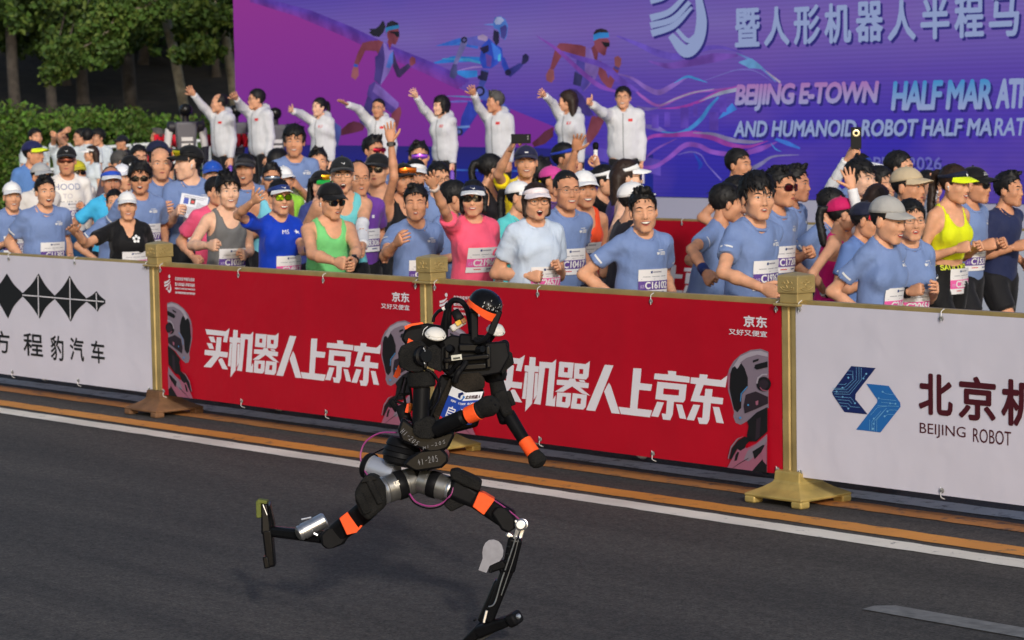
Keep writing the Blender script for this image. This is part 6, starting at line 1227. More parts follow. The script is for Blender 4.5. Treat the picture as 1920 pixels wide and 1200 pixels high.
R('p53', "tall man in blue shirt rising above the crowd", 551, 236, 13.8, 18, 2, mouth='shut', hair='mop', skin='tan', bib=('C13390', 'p', -.02, -.03), arms=('run_b', ('px', 586, 382, 566, 356)), hands=('fist', 'relax'), air=.16, build=1.05, hseed=1)
R('p54', "short haired man in white shirt behind the tall man", 596, 277, 15.0, 22, 10, mouth='shut', hair='crew', skin='mid', topc=(230, 230, 232), logo=None, eyes='squint')
R('p54b', "dark haired head behind the tall man's shoulder", 522, 282, 14.8, 150, 150, mouth='shut', hair='mop', skin='mid', topc=(60, 60, 66), logo=None)
# --- left part
R('p39', "runner in pink shirt behind the grey sleeveless man", 406, 330, 11.6, 24, 40, mouth='shut', hair='short', topc=(238, 92, 130), logo=None, skin='mid', arms=('run_b', 'run_b'), build=1.1)
R('p38', "man in blue cap and glasses laughing behind the crowd", 398, 300, 13.6, 24, 10, mouth='smile', hair='short', hat=('cap', (30, 80, 180), None, '-'), glass='half', skin='mid')
R('p37', "young man in blue shirt and black cap turning to his right with a printed sheet", 352, 271, 12.1, 14, -62, mouth='shut', hair='short', hat=('cap', (22, 22, 24)), extra={'capglasses': (230, 210, 40), 'earbud': 1}, skin='fair', bib=('C10935', 'p', -.03, -.05), arms=(('px', 322, 420, 338, 402), ('px', 398, 430, 384, 420)), hands=('grip', 'grip'), build=1.06, lean=4)
R('p36', "balding man in blue shirt pointing with one hand", 300, 275, 12.0, 26, 14, mouth='shut', hair='bald', skin='mid', bib=('C10520', 'p', 0, -.02), arms=(('px', 272, 420, 304, 400), 'run_b'), hands=('relax', 'fist'), wrist=[(0, 'band', (220, 190, 40))], build=1.05)
R('p34', "man with dark sunglasses in blue shirt behind the waving woman", 262, 304, 11.5, 22, 6, mouth='open', hair='messy', glass='sun', skin='tan', bib=('C12077', 'p', -.04, 0), arms=('run_b', 'run_b'))
R('p35', "woman in blue shirt half hidden behind the white cap", 214, 354, 11.4, 30, 6, fem=True, mouth='shut', hair='pony', skin='mid', arms=('akimbo', 'run_b'))
R('p32', "older man in cyan shirt with white and blue visor", 208, 311, 12.0, 26, 16, mouth='smile', hair='bald', hat=('visor', (40, 80, 190), WHT), topc=(70, 184, 232), logo=None, skin='dark', arms=('akimbo', 'run_b'))
R('p33', "person in white cap behind the cyan shirted man", 230, 305, 13.0, 30, 40, mouth='shut', hair='short', hat=('cap', (230, 230, 236)), skin='mid', topc=(226, 226, 230), logo=None)
R('p30', "man in white printed shirt with black cap and sunglasses", 124, 271, 12.9, 24, 6, mouth='shut', hair='short', hat=('cap', (24, 24, 26), None, 'swoosh'), glass='shield', extra={'lens': (110, 60, 50)}, topc=(238, 234, 228), logo=(("HOOD", .02, .03, .075, (120, 130, 170)), ("TO", .02, -.045, .06, (196, 190, 200)), ("CHINO", .0, -.115, .07, (110, 116, 130))), skin='tan', bib=('C10260', 'p', -.01, .0), botc=(30, 70, 110), arms=('run_b', 'run_f'))
R('p31', "person in olive yellow cap with sunglasses at the left", 146, 300, 14.6, 28, 20, mouth='shut', hair='short', hat=('cap', (188, 180, 40)), glass='sun', skin='tan', topc=(226, 220, 214), logo=None)
R('p42', "person in shiny silver cap at the left edge", 77, 304, 12.6, 30, 40, mouth='shut', hair='short', hat=('cap', (168, 170, 172)), skin='tan', topc=(214, 210, 206), logo=None)
R('p43', "runner with navy cap and neon collar at the far left", 62, 262, 14.6, 40, 70, mouth='shut', hair='short', hat=('cap', (30, 34, 80), (214, 230, 40)), skin='tan', topc=(90, 130, 190))
R('p40', "grey haired man looking down in the left crowd", 225, 283, 14.8, 30, 60, hp=16, mouth='shut', hair='crew', hairc='grey', skin='tan', topc=(90, 80, 90), logo=None)
R('p41', "dark haired man with spectacles in the left crowd", 260, 271, 15.3, 30, 24, mouth='shut', hair='short', glass='clear', skin='mid', topc=(200, 204, 210), logo=None)
R('p41b', "person in black cap behind the sunglasses man", 246, 289, 14.4, 40, 60, mouth='shut', hair='short', hat=('cap', (18, 18, 20), WHT), skin='mid', topc=(40, 44, 60), logo=None)
R('p51', "person in navy beanie behind the balding man", 298, 262, 14.8, 80, 100, mouth='shut', hair='buzz', hat=('cap', (30, 34, 62)), skin='tan', topc=(60, 66, 90), logo=None)
R('p01', "runner in blue shirt and white cap beyond the left edge", 22, 340, 11.2, 30, 20, mouth='smile', hair='short', hat=('cap', WHT), skin='mid', bib=('C13306', 'p'))
R('p03', "runner in dark shirt at the right edge of the crowd", 1892, 322, 14.4, 44, 50, mouth='shut', hair='crew', skin='tan', topc=(36, 44, 80), logo=None)
# --- the party on the stage
ST = dict(z0=STAGE_Z, stand=True, lean=1, top_kind='jacket', topc=(204, 206, 210), bot_kind='trousers', botc=(22, 22, 26), logo=None, group="people in white jackets on the stage", hands=('open', 'relax'), headk=1.06)
def S_(key, label, px, top, bf, hf, wr, eb=None, **k):
    kk = dict(ST); kk.update(k); wx, wy = wr
    ex, ey = eb or (wx + 16, wy + 34)
    kk.setdefault('arms', (('px', ex, ey, wx + 3, wy + 12, -1, -1), 'down')); R(key, label, px, top, 20.9, bf, hf, **kk)
S_('s1', "leftmost man on the stage in white jacket waving with raised arm", 410, 175, -42, -78, (364, 168), (384, 202), hair='bald', mouth='smile', palm=('away', None))
S_('s2', "second man from the left on the stage, in glasses, right arm raised", 480, 167, -46, -70, (444, 176), (456, 202), hair='short', glass='clear', mouth='shut', palm=('away', None), build=1.08)
S_('s3', "smiling woman on the stage with hair tied back, waving", 598, 183, -34, -44, (548, 198), (566, 216), fem=True, hair='pony', mouth='smile', skin='fair', palm=('cam', None))
S_('s4', "man on the stage stretching out a flat hand towards the runners", 709, 184, -24, -16, (650, 186), (676, 208), hair='buzz', glass='half', mouth='shut', skin='tan', palm=((0, .2, 1), None))
S_('s5', "woman on the stage with short black hair raising one arm", 826, 180, -40, -58, (779, 172), (796, 208), fem=True, hair='bob', mouth='smile', skin='fair', palm=('away', None))
S_('s6', "man on the stage with greying hair cut short at the sides, waving", 928, 171, -36, -72, (886, 168), (898, 204), hair='crew', hairc='grey', mouth='shut', skin='tan', palm=('away', None))
S_('s7', "woman on the stage with long loose hair turned away, waving", 1063, 170, -40, -100, (1018, 170), (1036, 196), fem=True, hair='long', hairc='brown', mouth='shut', palm=('away', None))
S_('s8', "rightmost man on the stage in spectacles giving a thumbs up", 1168, 161, -6, -8, (1105, 186), (1128, 214), hair='short', glass='clear', mouth='grin', hands=('thumb', 'fist'), build=1.12, palm=((-1, .2, 0), None))
# --- helpers by the hedge
def H_(key, label, px, top, Z, bf, hf, **k):
    kk = dict(z0=.10, stand=True, lean=2, topc=(204, 214, 220), logo=None, group="helpers in pale shirts by the hedge", skin='mid', bot_kind='trousers', botc=(40, 44, 56), mouth='shut', arms=('down', 'down'), hands=('relax', 'relax'), headk=1.05, hair='short'); kk.update(k); R(key, label, px, top, ray(px, top)[1] * Z, bf, hf, **kk)
H_('h1', "helper in pale shirt standing at the far left by the hedge", 66, 240, 40, 30, 40)
H_('h2', "helper in pale shirt with arms crossed over the head by the hedge", 117, 243, 40, 10, 0, arms=(('px', 105, 262, 122, 250), ('px', 122, 268, 112, 258)))
H_('h3', "helper in pale shirt and glasses looking left by the hedge", 150, 241, 41, -50, -60, glass='clear', build=1.1)
H_('h4', "helper in pale shirt seen from behind, black hair", 165, 240, 40, 160, 170, build=1.15)
H_('h5', "tall helper in pale shirt with black fringe by the railing", 183, 242, 41, -20, -40, hair='mop')
H_('h6', "woman helper in white visor and pale shirt facing left", 170, 271, 36, -60, -80, fem=True, hair='long', hairc='brown', hat=('visor', WHT, WHT), arms=('mid', 'down'))
H_('h7', "officer in dark navy uniform and cap bending by the hedge", 228, 252, 43, -40, -50, hat=('cap', (20, 22, 34)), topc=(22, 24, 38), lean=24, skin='tan', group="people by the hedge")
H_('h8', "grey haired man in red top beside the first stage robot", 295, 240, 41, -20, -60, hairc='grey', hair='crew', topc=(206, 30, 40), skin='tan', group="people by the hedge")

# ------------------------------------------------------------------ things held
def held(name, label, cat, P, zf, face, parts):
    R_ = frame(face, zf); t = thing(name, label, cat, tuple(P)); 
    for nm, fn, m in parts: mb = MB(); fn(mb); mb.xform(R_); mb.build(nm, m, t, smooth=False, bevel=.002 if nm != 'sheet' else 0)
    return t
def palm_pt(key, s, d=.085): f = I[key]; return f.joints[s][2] + f.zf[s] * d * f.k
PHB = plain((12, 12, 14), .55, spec=.15)
p = palm_pt('p69', 0, .10); held("phone", "black phone held level above the yellow shirted man", "phone", p + RT * .045 - FW * .03, UP, -FW, [("body", lambda m: box(m, (0, 0, 0), (.158, .075, .009)), PHB), ("camera", lambda m: [lathe(m, (.055, .018 - .02 * i, .004), (0, 0, 1), [(0, .008), (.003, .007)], 10) for i in range(2)], GREYM)])
p = palm_pt('p22', 0, .13); held("phone", "dark phone with a ringed camera held high at the right", "phone", p + UP * .05 - FW * .01, UP, -FW, [("body", lambda m: box(m, (0, 0, 0), (.078, .160, .009)), PHB), ("camera_ring", lambda m: lathe(m, (.0, .035, .004), (0, 0, 1), [(0, .027), (.004, .027), (.005, .02), (.0045, .018)], 18), plain((206, 190, 150), .3, metal=.6)), ("camera", lambda m: lathe(m, (.0, .035, .0095), (0, 0, 1), [(0, .016), (.003, .012)], 14), PHB)])
p = palm_pt('p75', 1, .08); held("microphone", "small camera on a white handle held up before the stage", "camera", p + UP * .05, UP, -FW, [("handle", lambda m: cyl(m, (0, -.07, 0), (0, .03, 0), .017), WTIE), ("head", lambda m: lathe(m, (0, .03, 0), (0, 1, 0), [(0, .018), (.02, .024), (.045, .024), (.06, .012)], 12), PHB)])
# printed sheet held by the man in the black cap
pa, pb = W(342, 372, I['p37'].dist - .22), W(384, 380, I['p37'].dist - .20); f = I['p37']; xr = nrm(pb - pa); fr_ = nrm(-FW + .25 * UP - .3 * RT); fr_ = nrm(fr_ - xr * (fr_ @ xr)); ur = np.cross(fr_, xr); c = W(362, 388, f.dist - .24)
t = thing("printed_sheet", "white printed sheet with small pictures held by the black capped man", "paper", tuple(c)); M3 = np.stack([xr, ur, fr_], 1)
def flat(name, x0, x1, y0, y1, o, m, par): mb = MB(); mb.add(np.array([(x0, y0, o), (x1, y0, o), (x1, y1, o), (x0, y1, o)]) @ M3.T, [(0, 1, 2, 3)]); return mb.build(name, m, par, smooth=False, fixn=False)
mb = MB(); box(mb, (0, 0, 0), (.225, .20, .002)); mb.xform(M3); mb.build("sheet", plain((222, 224, 232), .5), t, smooth=False)
flat("picture", -.085, -.045, .015, .065, .003, plain((40, 70, 170), .5), t); flat("picture", -.030, .010, .02, .07, .003, plain((30, 30, 34), .5), t); flat("picture", -.022, .002, .03, .05, .004, plain((220, 50, 50), .5), t); flat("picture", -.085, -.06, -.05, -.01, .003, plain((60, 80, 150), .5), t)
mb = MB()
for i in range(11): y = .082 - .014 * i if i < 2 else .06 - .012 * i; x0 = -.09 if i < 2 else .025 if i < 6 else -.05; mb.add(np.array([(x0, y, .0035), (.095 - .02 * (i % 3), y, .0035), (.095 - .02 * (i % 3), y + .004, .0035), (x0, y + .004, .0035)]) @ M3.T, [(0, 1, 2, 3)])
mb.build("text_lines", plain((140, 140, 156), .6), t, smooth=False, fixn=False)['kind'] = 'stuff'
mb = MB(); tv, tf = text2d("北京亦庄", 1); tv = fit2d(tv, -.03, -.088, .06, -.066); mb.add(np.stack([tv[:, 0], tv[:, 1], np.full(len(tv), .0035)], 1) @ M3.T, tf); mb.build("lettering", plain((200, 60, 70), .6), t, smooth=False, fixn=False)
def bottle(key, s, label, col, cap):
    f = I[key]; p = palm_pt(key, s, .07); held("bottle", label, "bottle", p, UP, -FW, [("body", lambda m: lathe(m, (0, -.02, 0), (0, -1, 0), [(0, .012), (.03, .03), (.16, .032), (.17, .028)], 12), plain(col, .35)), ("cap", lambda m: cyl(m, (0, -.02, 0), (0, .015, 0), .014), plain(cap, .4))])
bottle('s1', 1, "purple bottle hanging from the hand of the leftmost stage man", (110, 70, 180), (220, 220, 220)); bottle('s5', 1, "purple bottle in the lowered hand of the black haired stage woman", (120, 80, 190), (200, 40, 50)); bottle('s8', 1, "red topped bottle in the lowered hand of the rightmost stage man", (200, 196, 206), (206, 30, 44))
# ================================================================== THE RUNNING ROBOT
ZR = 10.07; PM = ZR / FPX
def q_(x, y, dz=0.0): return W(x, y, ZR + dz)
BLKM = mat("black_plastic", (.007, .007, .008), .45, spec=.08, var=.25, vscale=14); BLKG = mat("gloss_black_plastic", (.006, .006, .007), .22, spec=.14); FOAM = mat("black_foam", (.013, .0125, .012), .95, spec=.15, bump=.6, bscale=140, var=.25, vscale=20)
FOAMB = mat("brown_black_foam", (.022, .018, .014), .95, spec=.15, bump=.6, bscale=120, var=.3, vscale=16); SILV = mat("machined_aluminium", (.56, .56, .57), .30, metal=.9, var=.12, vscale=30); SILD = mat("grey_metal", (.30, .29, .27), .36, metal=.85, var=.2, vscale=18)
ORNG = mat("orange_tape", lin((255, 92, 38)), .65, spec=.25, bump=.25, bscale=60); CREAM = plain((206, 204, 190), .5); PUCK = plain((226, 222, 214), .45); MAGC = plain((150, 60, 120), .4); SCRIB = plain((150, 150, 156), .6)
base = on_z(890, 1200); RB_ = thing("humanoid_robot", "black humanoid robot with orange bands sprinting along the road in front of the fence", "robot", (base[0], base[1], 0)); RO = V(base[0], base[1], 0)
def part(name, mb, m, parent=None, smooth=True, sharp=32, bevel=0):
    if parent is None or parent is RB_: mb.xform(np.eye(3), -RO); return mb.build(name, m, RB_, smooth, sharp, bevel)
    mb.xform(np.eye(3), -RO); return mb.build(name, m, parent, smooth, sharp, bevel)
def blk(mb, p0, p1, w0, d0, w1=None, d1=None, m=0, cham=.35):    # widths in photo px, depths in metres, flat side to the viewer
    return bar(mb, q_(*p0), q_(*p1), w0 * PM, d0, (w1 or w0) * PM, d1 or d0, up=FW, m=m, cham=cham)
def rod(mb, p0, p1, r0, r1=None, n=18, m=0, e=.2): return cyl(mb, q_(*p0), q_(*p1), r0 * PM, (r1 or r0) * PM, n, m, e)
def slab(mb, pts, dz, th, m=0):      # outline in px, real thickness th going away from the viewer
    v, t = poly([(x, -y) for x, y in pts]); n = len(v); F_ = np.array([q_(a, -b, dz) for a, b in v]); K = F_ + FW * th; fs = [tuple(f) for f in t] + [tuple(i + n for i in f[::-1]) for f in t] + [(i, (i + 1) % n, n + (i + 1) % n, n + i) for i in range(n)]; return mb.add(np.concatenate([F_, K]), fs, m)
def ringstack(mb, p0, p1, prof, m=0, n=26):   # lathe along p0-p1 with profile (t 0..1, r px)
    a, b = q_(*p0), q_(*p1); L = np.linalg.norm(b - a); return lathe(mb, a, b - a, [(t * L, r * PM) for t, r in prof], n, m)
def wr(s, x0, y0, x1, y1, hgt, dz, name, m, parent, shear=.2, bold=0.0):
    v, f = text2d(s, 1, 0, shear); v = fit2d(v, 0, 0, 1, 1); d = V(x1 - x0, y1 - y0); nn = V(d[1], -d[0]) / np.linalg.norm(d) * hgt; mb = MB()
    for ox, oy in ((0, 0), (bold, 0), (-bold, 0), (0, bold), (0, -bold)) if bold else ((0, 0),):
        mb.add([q_(x0 + d[0] * a + nn[0] * b + ox, y0 + d[1] * a + nn[1] * b + oy, dz - .0004 * (ox + 2 * oy)) for a, b in v], f)
    mb.xform(np.eye(3), -RO); return mb.build(name, m, parent, smooth=False, fixn=False)
PEN = {'H': [[(0, 0), (.05, 1)], [(.6, 0), (.7, 1)], [(.02, .5), (.66, .55)]], '1': [[(.3, 1), (.25, 0)]], '-': [[(.1, .5), (.8, .55)]], '2': [[(.05, .8), (.3, 1), (.6, .8), (.4, .4), (0, .05), (.3, .08), (.7, 0)]], '0': [[(.4, 1), (.1, .7), (.1, .25), (.35, 0), (.6, .3), (.6, .75), (.4, 1)]], '5': [[(.7, 1), (.2, .95), (.15, .55), (.5, .6), (.65, .3), (.4, 0), (.05, .08)]], '4': [[(.3, 1), (0, .4), (.7, .42)], [(.5, .8), (.45, 0)]], 'W': [[(0, .8), (.2, .1), (.4, .6), (.6, .1), (.9, .9)]]}
def pen(s, x0, y0, x1, y1, hgt, dz, parent, w=.55):
    d = V(x1 - x0, y1 - y0); L = np.linalg.norm(d); u = d / L; nn = V(u[1], -u[0]); cw = L / len(s); mb = MB(); rj = np.random.default_rng(len(s) + int(x0))
    for i, ch in enumerate(s):
        for st in PEN[ch]:
            P = [V(x0, y0) + u * (cw * (i + .78 * a + .10 * b)) + nn * (hgt * b * (1 + .06 * rj.normal()) + rj.normal() * .25) for a, b in st]; P = [tuple(p) for p in (spline(P, 4) if len(P) > 3 else P)]; bd = band(P, w); n = len(P); mb.add([q_(x, y, dz) for x, y in bd], [(j, j + 1, 2 * n - 2 - j, 2 * n - 1 - j) for j in range(n - 1)])
    mb.xform(np.eye(3), -RO); return mb.build("handwriting", SCRIB, parent, smooth=False, fixn=False)
# ---- head
ax = nrm(UP * .90 + RT * .38 - FW * .22); fwd = nrm(RT * .62 - FW * .80); fwd = nrm(fwd - ax * (fwd @ ax)); hb0 = q_(909, 574, -.10)
def hlathe(mb, prof, m=0): return lathe(mb, hb0, ax, prof, 34, m, sx=1.0, sy=1.16, up=fwd)
b = MB(); hlathe(b, [(-.016, .060), (-.004, .0655), (.012, .0655), (.030, .061), (.045, .052), (.057, .038), (.064, .020), (.0665, .003)]); HEADO = part("head", b, BLKG)
b = MB(); v = []; n = 40; fs = []
for i in range(n):
    a = 2 * math.pi * i / n; c, s_ = math.cos(a), math.sin(a); Rm = frame(ax, fwd); front = max(0, s_); dip = -.016 * front ** 2 - .004
    for r, z in ((.0660, .006 + dip * .3), (.0675, .005 + dip * .3), (.0675, -.012 + dip), (.0640, -.013 + dip)): v.append(hb0 + Rm[:, 0] * c * r + Rm[:, 1] * s_ * r * 1.165 + ax * z)
for i in range(n):
    for k in range(4): fs.append((4 * i + k, 4 * i + (k + 1) % 4, 4 * ((i + 1) % n) + (k + 1) % 4, 4 * ((i + 1) % n) + k))
b.add(v, fs); part("orange_band", b, ORNG, HEADO)
b = MB(); rgx = np.random.default_rng(3)
for i in range(26):                                     # scuffs of bare paint over the brow
    th = math.pi / 2 + rgx.normal() * .42 - .1; z = .010 + abs(rgx.normal()) * .010; r = .0662 - max(0, z - .012) * .25; Rm = frame(ax, fwd); c0 = hb0 + Rm[:, 0] * math.cos(th) * r + Rm[:, 1] * math.sin(th) * r * 1.16 + ax * z; tx = nrm(-Rm[:, 0] * math.sin(th) + Rm[:, 1] * math.cos(th)); w_, h_ = rgx.uniform(.0006, .002), rgx.uniform(.002, .007); o_ = nrm(c0 - hb0) * .0015
    b.add([c0 + o_ - tx * w_ - ax * h_ * .6, c0 + o_ + tx * w_ - ax * h_ * .6, c0 + o_ + tx * w_ * .4 + ax * h_, c0 + o_ - tx * w_ * .7 + ax * h_ * .7], [(0, 1, 2, 3)])
part("scuff_marks", b, plain((190, 190, 188), .5), HEADO, smooth=False)['kind'] = 'stuff'
b = MB(); blk(b, (889, 578, -.10), (890, 640, -.10), 15, .03, 13); tube(b, spline([q_(890, 636, -.11), q_(897, 641, -.12), q_(908, 637, -.13), q_(920, 624, -.14)], 5), 5.2 * PM, 8); blk(b, (936, 582, -.14), (919, 628, -.14), 14, .028, 12); blk(b, (884, 582, -.10), (932, 586, -.13), 8, .05); part("head_guard", b, BLKM, sharp=40)
b = MB(); rod(b, (880, 632, -.04), (884, 650, -.02), 20, 26); blk(b, (866, 636, -.02), (914, 640, -.04), 22, .12); part("neck", b, BLKM, sharp=40)
for (x, y, r, dz) in ((817, 625, 20, -.10), (930, 617, 18, .0)):
    b = MB(); u_ = nrm(UP * .86 - FW * .42 + RT * (.14 if x < 900 else .2)); c = q_(x, y, dz); lathe(b, c - u_ * .010, u_, [(-.006, r * .86 * PM), (0, r * PM), (.005, r * PM), (.007, r * .93 * PM), (.014, r * .90 * PM), (.024, r * .68 * PM), (.029, r * .3 * PM)], 24); o = part("antenna", b, PUCK); b = MB()
    for k in range(4): a = k * 1.57 + .5; Rm = frame(u_); lathe(b, c - u_ * .004 + (Rm[:, 0] * math.cos(a) + Rm[:, 1] * math.sin(a)) * r * .95 * PM, u_, [(0, .0022), (.003, .0018)], 8)
    part("screw", b, BLKM, o); b = MB(); blk(b, (x, y + 4, dz + .01), (x + (14 if x < 900 else -14), y + 24, dz + .05), 10, .02); part("antenna_bracket", b, BLKM, o)
# ---- chest, back
b = MB(); slab(b, [(826, 640), (846, 628), (884, 634), (918, 642), (950, 640), (956, 668), (938, 700), (905, 706), (842, 708), (824, 690)], -.06, .20); part("chest", b, BLKM, smooth=False, bevel=.008)
b = MB(); blk(b, (832, 676, -.085), (918, 668, -.10), 10, .03); blk(b, (838, 650, -.075), (838, 694, -.075), 9, .03); blk(b, (915, 648, -.09), (917, 690, -.09), 9, .03); blk(b, (848, 690, -.075), (912, 686, -.08), 12, .02); blk(b, (860, 652, -.075), (900, 652, -.08), 16, .03); part("chest_rails", b, BLKG, smooth=False, bevel=.003)
b = MB(); blk(b, (846.5, 671.5, -.108), (866, 669, -.112), 10, .012, cham=.15); o = part("chest_label", b, CREAM, smooth=False); b = MB(); blk(b, (850, 672.6, -.1165), (863, 670.8, -.1175), 3.5, .001, cham=.1); part("print_strip", b, plain((70, 70, 60)), o, smooth=False)
b = MB(); ringstack(b, (896, 656, -.075), (905, 654, -.105), [(0, 9), (.6, 9), (.8, 7), (1, 6)]); part("chest_motor", b, BLKG); b = MB(); ringstack(b, (846, 655, -.07), (842, 653, -.10), [(0, 8), (.7, 8), (1, 6)]); rod(b, (842, 700, -.08), (864, 676, -.10), 4.5); part("chest_motor", b, BLKG)
b = MB(); tube(b, spline([q_(853, 716, -.13), q_(858, 700, -.135), q_(868, 688, -.125), q_(874, 678, -.115)], 6), [6 * PM] * 9 + [5 * PM] * 10, 8); part("front_cable", b, BLKM)
b = MB(); slab(b, [(752, 636), (762, 610), (800, 606), (836, 612), (842, 650), (800, 664), (770, 660)], .02, .14); part("backpack", b, BLKM, smooth=False, bevel=.008)
PACK = [o for o in RB_.children if o.name.startswith("backpack")][0]
for pts in ([(758, 612), (770, 607), (792, 604), (794, 607), (772, 611), (760, 618)], [(762, 648), (766, 634), (776, 640), (768, 650)], [(737, 706), (747, 684), (752, 694), (750, 704), (744, 710)], [(763, 757), (767, 757), (765, 774), (759, 773)]):
    b = MB(); slab(b, pts, -.04 if pts[0][0] > 760 or pts[0][1] < 620 else .0, .02); part("orange_tab", b, ORNG, PACK, smooth=False)
b = MB(); tube(b, spline([q_(835, 628, .03), q_(836, 590, .02), q_(846, 566, .02), q_(862, 564, .01), q_(874, 576, 0), q_(881, 600, -.02), q_(884, 625, -.04)], 5), 5.5 * PM, 8); blk(b, (841, 568, .03), (836, 616, .04), 12, .03, 22, .04); blk(b, (852, 582, .03), (866, 606, .02), 16, .02, 20); part("carry_strap", b, BLKM, sharp=45)
b = MB(); tube(b, spline([q_(812, 604, .0), q_(814, 594, .0), q_(822, 584, 0), q_(830, 580, 0)], 5), 3.2 * PM, 8); o = part("hose", b, BLKG); b = MB(); rod(b, (829, 580, 0), (834, 577.5, 0), 3.6); part("hose_cap", b, PUCK, o)
b = MB(); blk(b, (845, 618, -.03), (872, 602, -.01), 13, .03, 11); o = part("pouch", b, plain((206, 200, 190), .5), smooth=False, bevel=.004); b = MB(); blk(b, (855, 608, -.048), (864, 603, -.042), 9, .006); part("sticker", b, plain((216, 168, 40), .5), o, smooth=False); b = MB(); blk(b, (866, 604, -.042), (873, 599, -.035), 9, .006); part("sticker", b, plain((150, 96, 50), .5), o, smooth=False)
b = MB()
for p in ([(757, 706), (750, 730), (738, 752)], [(762, 708), (770, 735), (772, 770)], [(772, 690), (762, 715), (758, 745), (770, 790)], [(778, 700), (780, 740), (776, 800)], [(748, 740), (770, 738)], [(742, 752), (764, 760)]): tube(b, spline([q_(x, y, .04) for x, y in p], 4), 2.6 * PM, 7)
blk(b, (733, 750, .05), (746, 770, .05), 12, .05); blk(b, (752, 760, .05), (766, 800, .04), 22, .08); part("back_frame", b, BLKM, sharp=45)
b = MB(); rod(b, (770, 756, -.02), (766, 773, -.02), 4.2); part("orange_tube", b, plain((206, 110, 30), .4))
# ---- belly, race number
b = MB(); slab(b, [(846, 712), (856, 702), (900, 698), (909, 712), (908, 728), (876, 738), (850, 726)], -.075, .12); part("belly_pad", b, FOAMB, smooth=False, bevel=.006)
b = MB(); slab(b, [(843, 709), (851, 716), (822, 790), (816, 788), (812, 776)], -.06, .10); part("side_pad", b, FOAMB, smooth=False, bevel=.004)
b = MB(); slab(b, [(826, 702), (846, 706), (900, 720), (908, 735), (896, 800), (850, 812), (800, 800), (806, 750)], .0, .14); part("abdomen", b, BLKM, smooth=False, bevel=.01)
TL, TM_, TR, BL, BM, BR = q_(847.5, 724.5, -.085), q_(873.6, 736.4, -.125), q_(906.4, 734, -.10), q_(821.4, 790, -.09), q_(849, 798, -.13), q_(884, 796, -.105)
def bibp(u, w, o=0.0):       # u 0..2 across the fold, w 0..1 downwards
    P = (TL * (1 - u) + TM_ * u) * (1 - w) + (BL * (1 - u) + BM * u) * w if u <= 1 else (TM_ * (2 - u) + TR * (u - 1)) * (1 - w) + (BM * (2 - u) + BR * (u - 1)) * w
    return P - FW * o
def bibq(mb, u0, u1, w0, w1, o, m=0):
    us = sorted({u0, u1} | ({1.0} if u0 < 1 < u1 else set())); v = [bibp(u, w, o) for u in us for w in (w0, w1)]; mb.add(v, [(2 * i, 2 * i + 1, 2 * i + 3, 2 * i + 2) for i in range(len(us) - 1)], m)
b = MB(); bibq(b, 0, 2, 0, 1, 0); bibq(b, 0, 2, 0, 1, -.002); NB = part("race_bib", b, plain((226, 226, 230), .5), smooth=False)
b = MB(); bibq(b, 0, 2, .25, .999, .001); part("blue_field", b, plain((30, 66, 160), .5), NB, smooth=False); b = MB(); b.add([bibp(0, .84, .002), bibp(0, 1, .002), bibp(1.1, .999, .002)], [(0, 1, 2)]); part("red_corner", b, plain((214, 36, 40), .5), NB, smooth=False)
def bibtext(s, u0, u1, w0, w1, m, o=.0022):
    v, f = text2d(s, 1); v = fit2d(v, 0, 0, 1, 1); mb = MB()
    for i, (ox, oy) in enumerate(((0, 0), (.02, 0), (-.02, 0), (0, .02), (0, -.02))): mb.add([bibp(u0 + (u1 - u0) * (a + ox * .6), w1 + (w0 - w1) * (c + oy), o + .0002 * i) for a, c in v], f)
    mb.xform(np.eye(3), -RO); mb.build("lettering", m, NB, smooth=False, fixn=False)
bibtext("北京机器人", 1.08, 1.95, .09, .20, plain((60, 24, 30), .5)); bibtext("自", .30, .80, .50, .80, PRINT_W); bibtext("主", .98, 1.36, .50, .80, PRINT_W); bibtext("BEIJING", .28, .62, .32, .39, PRINT_W); bibtext("E-TOWN", .80, 1.22, .32, .38, PRINT_W); bibtext("ROBOT", 1.35, 1.9, .32, .38, PRINT_W)
for pts, m in (([(.56, .10), (.78, .02), (.92, .06), (.76, .13), (.80, .22), (.62, .20)], NAVY), ([(.90, .10), (1.06, .13), (.98, .24), (.80, .27), (.92, .20)], BLUE)):
    v, t = poly(pts); mb = MB(); mb.add([bibp(a, c, .0025) for a, c in v], t); mb.xform(np.eye(3), -RO); mb.build("logo", m, NB, smooth=False, fixn=False)
# ---- right shoulder and arm (towards the left of the photo)
b = MB(); slab(b, [(746, 662), (752, 648), (772, 640), (790, 640), (799, 650), (800, 690), (790, 698), (764, 696), (748, 688)], -.20, .15); SH1 = part("shoulder_pad", b, FOAM, smooth=False, bevel=.014)
b = MB(); slab(b, [(801, 652), (814, 646), (826, 656), (827, 698), (802, 688)], -.21, .13); part("foam_block", b, FOAM, SH1, smooth=False, bevel=.004); b = MB(); ringstack(b, (793, 668, -.20), (800, 667, -.225), [(0, 20), (.5, 19), (.6, 14), (1, 12)]); blk(b, (797, 648, -.21), (798, 690, -.21), 6, .03); part("shoulder_motor", b, BLKG, SH1); b = MB()
for y in (652, 664, 676): rod(b, (794, y, -.224), (797, y + 7, -.226), 1.2, n=8)
part("bright_edge", b, SILV, SH1)
b = MB(); ringstack(b, (789, 696, -.14), (791, 726, -.14), [(0, 20), (.05, 24), (.25, 26), (.9, 26), (1, 22)]); UA = part("upper_arm", b, FOAM); b = MB(); rod(b, (791, 722, -.14), (788, 800, -.15), 16, 15.5, e=.3); part("arm_tube", b, BLKM, UA)
b = MB(); slab(b, [(776, 792), (800, 780), (816, 786), (818, 812), (810, 824), (782, 822), (773, 812)], -.20, .11); part("elbow_pad", b, FOAM, UA, smooth=False, bevel=.01)
